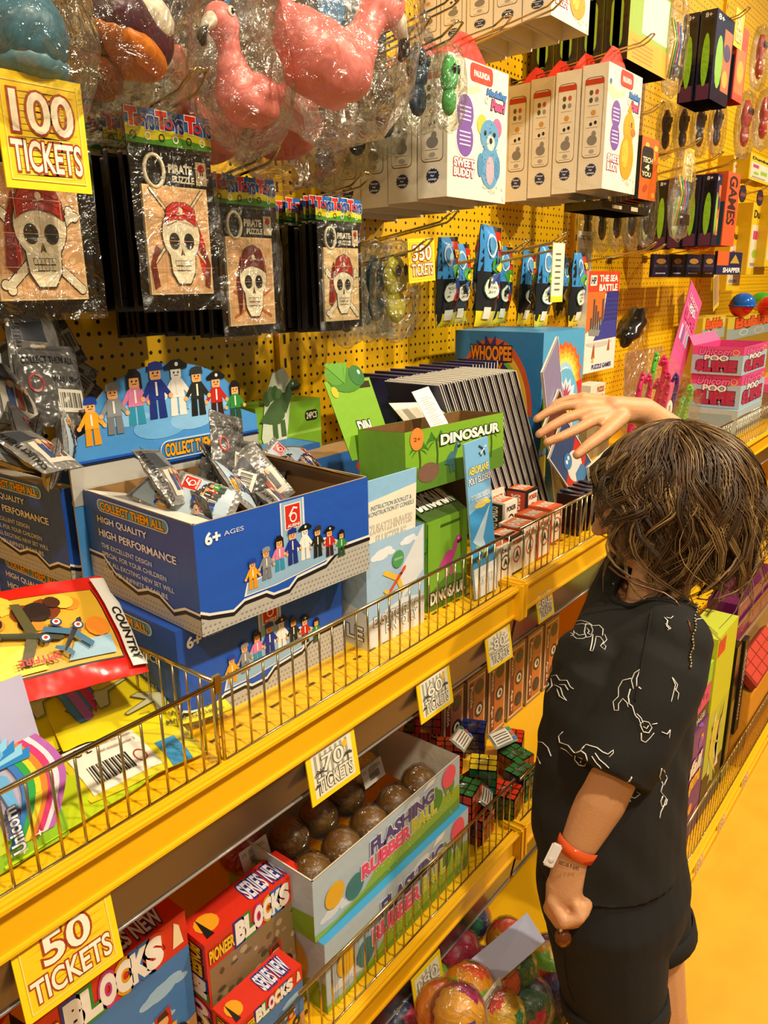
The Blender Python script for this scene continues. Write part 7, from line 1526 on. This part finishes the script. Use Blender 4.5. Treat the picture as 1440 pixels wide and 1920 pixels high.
# cut the neck opening
bm = bmesh.new(); bm.from_mesh(me)
nc = neckB.copy()
kill = [f for f in bm.faces if (V3((f.calc_center_median().x-nc.x, f.calc_center_median().y-nc.y, 0)).length < .056 and f.calc_center_median().z > nc.z-.05)]
bmesh.ops.delete(bm, geom=kill, context='FACES'); bm.to_mesh(me); bm.free()
BVH = BVHTree.FromPolygons([v.co.copy() for v in me.vertices], [tuple(p.vertices) for p in me.polygons])
shift(shirt)
def hit(px, py):
    d = ray(px, py).normalized(); h = BVH.ray_cast(CO, d)
    return (h[0]+h[1]*(.0007 if h[1].dot(d) < 0 else -.0007), h[1]) if h[0] is not None else (None, None)
MONK = [  # outlines traced on the cloth: list of polylines in photo points
 [(1078, 1166), (1090, 1164), (1104, 1168), (1112, 1174)], [(1074, 1192), (1082, 1198), (1094, 1198), (1100, 1194)], [(1080, 1172), (1092, 1170), (1100, 1172)], [(1078, 1186), (1086, 1192), (1096, 1190)], [(1080, 1170), (1074, 1164)], [(1079, 1169), (1080, 1161)], [(1079, 1171), (1073, 1170)], [(1076, 1190), (1070, 1187)], [(1076, 1191), (1070, 1193)], [(1077, 1188), (1076, 1183)],
 [(1098, 1174), (1096, 1186), (1100, 1196), (1108, 1194), (1112, 1182), (1108, 1172), (1100, 1170), (1098, 1174)], [(1101, 1178), (1105, 1184), (1102, 1188), (1107, 1190)], [(1112, 1174), (1124, 1173), (1131, 1180), (1130, 1192)], [(1112, 1190), (1110, 1206), (1107, 1220), (1112, 1221), (1116, 1206), (1118, 1194), (1126, 1195), (1132, 1204), (1126, 1212), (1134, 1219), (1136, 1212), (1131, 1208), (1138, 1200), (1134, 1190)],
 [(1150, 1094), (1156, 1104), (1150, 1114), (1154, 1124), (1160, 1122), (1156, 1114), (1162, 1104), (1156, 1094)],
 [(1008, 1265), (1022, 1262), (1034, 1272), (1036, 1286), (1026, 1298), (1012, 1300)], [(1014, 1270), (1024, 1272), (1030, 1284), (1020, 1296), (1010, 1294)], [(1022, 1276), (1028, 1284), (1024, 1290)], [(1034, 1268), (1044, 1266), (1050, 1276), (1064, 1276), (1070, 1288), (1076, 1292)], [(1040, 1284), (1052, 1290), (1056, 1304), (1063, 1314)], [(1050, 1284), (1060, 1284), (1066, 1294)], [(1045, 1292), (1050, 1306), (1060, 1312)],
 [(1202, 1254), (1190, 1262), (1184, 1276), (1188, 1292)], [(1200, 1258), (1194, 1272), (1194, 1286), (1202, 1292)], [(1184, 1272), (1168, 1276), (1160, 1290), (1160, 1306), (1150, 1316), (1152, 1332), (1160, 1332), (1160, 1320), (1168, 1310), (1176, 1318), (1178, 1326)], [(1182, 1292), (1178, 1306), (1180, 1318)], [(1178, 1318), (1186, 1324), (1190, 1338), (1194, 1346)],
 [(1190, 1340), (1198, 1348), (1202, 1360)], [(1194, 1338), (1202, 1346), (1206, 1356)], [(1200, 1358), (1206, 1372), (1216, 1374), (1222, 1364), (1216, 1354), (1206, 1352), (1200, 1358)], [(1206, 1362), (1212, 1366), (1216, 1360)], [(1202, 1374), (1202, 1388), (1210, 1392), (1218, 1384), (1226, 1374)], [(1222, 1358), (1232, 1356)],
 [(1092, 1402), (1100, 1396), (1106, 1398), (1120, 1402), (1130, 1410), (1140, 1414), (1150, 1406), (1150, 1412), (1142, 1420)], [(1088, 1408), (1096, 1400)], [(1080, 1412), (1078, 1424), (1086, 1434), (1096, 1436), (1102, 1426), (1098, 1414), (1090, 1408), (1080, 1412)], [(1084, 1418), (1092, 1422), (1088, 1430)], [(1116, 1412), (1124, 1424), (1136, 1434), (1142, 1440)], [(1110, 1418), (1118, 1430), (1128, 1440)], [(1078, 1412), (1066, 1398), (1050, 1392), (1048, 1380), (1056, 1372)], [(1074, 1418), (1062, 1406), (1052, 1402)],
 [(1246, 1158), (1252, 1164), (1250, 1174), (1256, 1180)], [(1250, 1158), (1258, 1160), (1262, 1156)], [(1248, 1170), (1258, 1178), (1252, 1182)],
 [(1308, 1146), (1320, 1150), (1316, 1158), (1330, 1162), (1336, 1154), (1332, 1148)], [(1304, 1162), (1316, 1160), (1328, 1166), (1338, 1160)],
 [(1000, 1382), (1006, 1392), (1002, 1404), (1008, 1418), (1014, 1432)], [(1006, 1390), (1018, 1392), (1028, 1402), (1034, 1418)],
 [(1184, 1456), (1178, 1470), (1186, 1480), (1178, 1492), (1190, 1496), (1200, 1488), (1194, 1484)], [(1180, 1462), (1172, 1472), (1180, 1484), (1172, 1494), (1182, 1502)],
 [(1240, 1440), (1236, 1456), (1242, 1470), (1238, 1484), (1248, 1496), (1244, 1510), (1238, 1522), (1236, 1534)], [(1244, 1444), (1250, 1458), (1244, 1472)], [(1242, 1492), (1238, 1502), (1240, 1512), (1248, 1508), (1250, 1498)],
 [(1260, 1270), (1266, 1284), (1262, 1300), (1258, 1316)], [(1264, 1290), (1272, 1300), (1270, 1312)], [(1262, 1272), (1270, 1284), (1266, 1296)],
 [(1240, 1372), (1250, 1376), (1256, 1368), (1254, 1384)], [(1018, 1106), (1026, 1112), (1030, 1120)], [(1022, 1180), (1020, 1190), (1026, 1194)], [(1026, 1230), (1030, 1240), (1024, 1246)]]
b = B(); cnt = 0
for pl_ in MONK:
    P = []
    for a, c in zip(pl_, pl_[1:]):
        n = max(1, int(math.hypot(c[0]-a[0], c[1]-a[1])/4))
        for k in range(n): P.append((a[0]+(c[0]-a[0])*k/n, a[1]+(c[1]-a[1])*k/n))
    P.append(pl_[-1]); seg = []
    for x, y in P:
        h, n = hit(x, y)
        if h is None or (seg and (h-seg[-1]).length > .02):
            if len(seg) > 1: b.tube(seg, .00085, 'e8e4da:matt', 4, flat=.6)
            seg = []
            if h is None: continue
        seg.append(h)
    if len(seg) > 1: b.tube(seg, .00085, 'e8e4da:matt', 4, flat=.6)
pr = b.build('monkey_print')
bm = bmesh.new(); bm.from_mesh(shirt.data); n0 = len(bm.faces); bm.from_mesh(pr.data); bm.faces.ensure_lookup_table()
for f in bm.faces[n0:]: f.material_index = 1
bm.to_mesh(shirt.data); bm.free(); shirt.data.materials.append(M('e8e4da:matt')); bpy.data.objects.remove(pr)
# seams and hem bands of the shirt
def seam(pts, r, mat, name):
    seg = []
    for a, c in zip(pts, pts[1:]):
        n = max(1, int(math.hypot(c[0]-a[0], c[1]-a[1])/5))
        for k in range(n):
            h, _ = hit(a[0]+(c[0]-a[0])*k/n, a[1]+(c[1]-a[1])*k/n)
            if h is not None and (not seg or (h-seg[-1]).length < .03): seg.append(h)
    if len(seg) > 1: bb = B(); bb.tube(seg, r, mat, 5, flat=.7); shift(bb.build(name))
seam([(1222, 1148), (1214, 1190), (1204, 1240), (1196, 1290), (1190, 1320)], .0013, '0a0908:cloth', 'shoulder_seam')
# neckline rib along the edge of the opening
def inside(q): return (V3((q.x-nc.x, q.y-nc.y, 0)).length)
rim = []
for k in range(40):
    a = 2*PI*k/40; o_ = nc+V3((.058*math.cos(a), .058*math.sin(a), .12)); h = BVH.ray_cast(o_, V3((0, 0, -1)))
    rim.append(h[0]+V3((0, 0, .0005)) if h[0] is not None and h[0].z > nc.z-.06 else nc+V3((.058*math.cos(a), .058*math.sin(a), -.01)))
rim = [(rim[k-1]+rim[k]*2+rim[(k+1) % 40])/4 for k in range(40)]
b = B(); b.tube(rim+[rim[0]], .0042, '100e0c:cloth', 8, cap=False); shift(b.build('neckline'))
# shorts
wst = ring(Q(1150, 1565, 1.095), .119, .090)
pel = [wst, ring(Q(1146, 1600, 1.10), .123, .096), ring(Q(1148, 1650, 1.10), .128, .102), ring(Q(1150, 1690, 1.105), .122, .098), ring(Q(1158, 1720, 1.11), .10, .085)]
lgL = [perp(hpL, dn, .088), perp(hpL.lerp(knL_, .25), knL_-hpL, .084), perp(hpL.lerp(knL_, .55), knL_-hpL, .078), perp(hpL.lerp(knL_, .80), knL_-hpL, .071)]
lgR = [perp(hpR, dn, .084), perp(hpR.lerp(knR_, .2), knR_-hpR, .080), perp(hpR.lerp(knR_, .42), knR_-hpR, .076)]
shorts = shell([pel, lgL, lgR], .0042, 5, 'shorts', '121110:cloth')
me = shorts.data; nm_ = [v.normal.copy() for v in me.vertices]
for v, n in zip(me.vertices, nm_): q = v.co; v.co = q+n*(noise.noise(V3((q.x*12, q.y*12, q.z*5)))*.005+noise.noise(V3((q.x*30, q.y*30, q.z*14)))*.0015)
BVH = BVHTree.FromPolygons([v.co.copy() for v in me.vertices], [tuple(p.vertices) for p in me.polygons])
shift(shorts)
seam([(1194, 1592), (1190, 1620), (1186, 1650), (1192, 1668)], .0009, '4a4540:cloth', 'pocket_seam')
seam([(1240, 1590), (1250, 1630), (1253, 1668)], .0009, '4a4540:cloth', 'pocket_seam')
seam([(1062, 1766), (1058, 1800), (1066, 1850), (1080, 1884)], .0009, '050505:cloth', 'side_seam')
def cuff(c, d, r, name):
    b = B(); b.loft([perp(c-d*.020, d, r), perp(c-d*.019, d, r+.003), perp(c+d*.006, d, r+.003), perp(c+d*.007, d, r-.002), perp(c-d*.004, d, r-.005)], '141312:cloth', 30, cap=False); shift(b.build(name))
dL = (knL_-hpL).normalized(); dR = (knR_-hpR).normalized()
cuff(hpL.lerp(knL_, .80), dL, .0725, 'cuff'); cuff(hpR.lerp(knR_, .42), dR, .0775, 'cuff')
# wristband: orange strap, white clasp
wd = (wrL-elL).normalized(); wc = elL.lerp(wrL, .90)
b = B(); b.loft([perp(wc-wd*.008, wd, .0275), perp(wc-wd*.008, wd, .0285), perp(wc+wd*.008, wd, .0272), perp(wc+wd*.008, wd, .0262)], 'f0602a:gloss', 28, cap=False); wb_ = b.build('wristband'); 
BVH = BVHTree.FromPolygons([v.co.copy() for v in wb_.data.vertices], [tuple(p.vertices) for p in wb_.data.polygons])
shift(wb_)
b = B(); O = hit(1040, 1612)[0] or wc; A_ = Q(1048, 1608, O.dot(CF)-CO.dot(CF) if False else 1.0)
tt = (wc-CO).dot(CF)-.029
F = Face(Q(1044, 1622, tt), Q(1088, 1637, tt)-Q(1044, 1622, tt), Q(1047, 1608, tt)-Q(1044, 1622, tt)); b.text(F, 'SAFE & SECURE', .05, .25, .9, .75, '2a1a10', 1, .02, rot=2)
for v in b.v: pass
newv = []
for v in b.v:
    d = (v-CO).normalized(); h = BVH.ray_cast(CO, d); newv.append(h[0]-d*.0005 if h[0] is not None else v)
b.v = newv; t_ = b.build('lettering'); t_.parent = wb_
t_.location = (0, 0, 0)
b = B(); cpos = Q(1036, 1603, tt+.006); b.T = Matrix.Translation(cpos) @ Matrix((( *CR, ), ( *CU, ), ( *(-CF), ))).transposed().to_4x4() @ Matrix.Rotation(-.45, 4, 'Z'); b.box((-.007, -.016, -.002), (.007, .016, .003), 'ece6e0:gloss', .002); b.ball((0, -.006, .003), (.004, .004, .002), 'd8d2cc:gloss', 10); b.build('clasp', wb_)
# necklace: cord and bead chain down the back
BVH = BVHTree.FromPolygons([v.co.copy() for v in shirt.data.vertices], [tuple(p.vertices) for p in shirt.data.polygons])
b = B()
pts = [Q(1142, 1062, 1.045), Q(1160, 1078, 1.03), Q(1190, 1094, 1.02), Q(1220, 1104, 1.015), Q(1246, 1112, 1.01), Q(1266, 1126, 1.005), Q(1280, 1144, 1.0)]
for p in [(1290, 1165), (1296, 1185)]:
    h, _ = hit(*p); pts.append(h if h is not None else Q(p[0], p[1], 1.0))
b.tube(pts, .0014, '5a3018:gloss', 8); shift(b.build('necklace_cord'))
b = B(); seg = []
for k in range(22):
    px = 1306-14*(k/21)**1.2+2*math.sin(k); py = 1132+5.6*k; h, _ = hit(px, py); 
    if h is None: h = Q(px, py, 1.0)
    b.ball(h-CF*.001, .0016 if k % 3 else .0022, 'd8c89a:metal', 8)
shift(b.build('bead_chain'))
# lollipop held in the fist
st = thing('lollipop', 'brown lollipop on a white stick held in the lower fist', 'lollipop', tuple(Q(1052, 1735, 1.0)))
b = B(); L0 = Q(1052, 1735, 1.0); b.tube([Q(1056, 1708, 1.0)-L0, Q(1050, 1762, .995)-L0], .0022, 'efe4c4:card', 8); b.build('stick', st)
b = B(); b.ball(Q(1056, 1758, 1.0)-L0, (.011, .011, .013), '6a3512:jelly', 16); b.build('candy', st)
# ---------------- hair
HC = Q(1262, 930, 1.10)
random.seed(11)
cols = ['3d2a18:hair', '4e3820:hair', '684a2a:hair', '8a6a40:hair', 'b39158:hair']
hb_ = B()
faz = math.atan2(fdir.y, fdir.x)
# under-volume
hb_.ball(HC+V3((0, 0, .0)), (.098, .098, .098), '2c1b0e:hair', 26, lambda d: (1.0+.03*noise.noise(d*4)) if d.z > -.5 else .9)
def path(az, a0, a1, R0, R1, wav, seed, n=16):
    P = []
    for i in range(n):
        q = i/(n-1); al = a0+(a1-a0)*q; k = R0+(R1-R0)*q; g = q*q
        ph = az+.16*math.sin(seed)*q+wav*g*.30*math.sin(seed*1.7+q*9.5)
        kk = k+wav*.011*g*math.sin(seed*2.3+q*10)
        d = V3((math.sin(al)*math.cos(ph), math.sin(al)*math.sin(ph), math.cos(al)))
        ver = 1.02 if d.z > 0 else 1.35+.25*q
        P.append(HC+V3((d.x*kk, d.y*kk, d.z*kk*ver)))
    return P
def strands(P, m, spread, r, cs, seed):
    rnd = random.Random(seed); n = len(P)
    for j in range(m):
        a = rnd.uniform(0, 2*PI); q = spread*rnd.random()**.5; ph = rnd.uniform(-.6, .6); L = n-rnd.choice((0, 0, 0, 1, 2))
        pts = []
        for i in range(L):
            s_ = i/(n-1); t_ = (P[min(i+1, n-1)]-P[max(i-1, 0)]).normalized(); rad = (P[i]-HC).normalized(); sd = t_.cross(rad).normalized()
            k = q*(1.25-.9*s_**1.5); tw = a+s_*2.2+ph*s_
            pts.append(P[i]+sd*(k*math.cos(tw)*1.5)+rad*(k*math.sin(tw)*.6)+sd*.0012*math.sin(9*s_+a*3))
        hb_.tube(pts, [r*rnd.uniform(.8, 1.2)*(1-.6*(i/(n-1))**3) for i in range(L)], cs[rnd.randrange(len(cs))], 4, cap=False, flat=.6)
for k in range(340):
    az = 2*PI*((k*.61803) % 1); dface = abs((az-faz+PI) % (2*PI)-PI)
    a0 = random.choice((.05, .15, .3, .5, .8, 1.0))*random.uniform(.8, 1.1)
    if dface < .55: end = random.uniform(1.35, 1.62)
    elif dface < 1.05: end = random.uniform(1.50, 1.85)
    elif dface < 1.5: end = random.uniform(1.75, 2.08)
    else: end = random.uniform(1.95, 2.30)
    R1 = random.uniform(.106, .128) if dface > .9 else random.uniform(.100, .112)
    if k % 3 == 0: R1 = .104; end *= .93
    tone = random.random(); cs = cols[0:3] if tone < .45 else (cols[1:4] if tone < .8 else cols[2:5])
    strands(path(az, a0, end, .1005, R1, random.uniform(.5, 1.3), k*1.37), 24, .0095, .00080, cs, k)
for k in range(90):   # loose curls at the ends
    az = random.uniform(0, 2*PI); dface = abs((az-faz+PI) % (2*PI)-PI)
    if dface < .9: continue
    strands(path(az, random.uniform(.7, 1.2), random.uniform(2.0, 2.42), .106, random.uniform(.126, .142), random.uniform(1.4, 2.4), k*3.1, 22), 4, .004, .0008, cols[2:5], k+999)
shift(hb_.build('hair'))
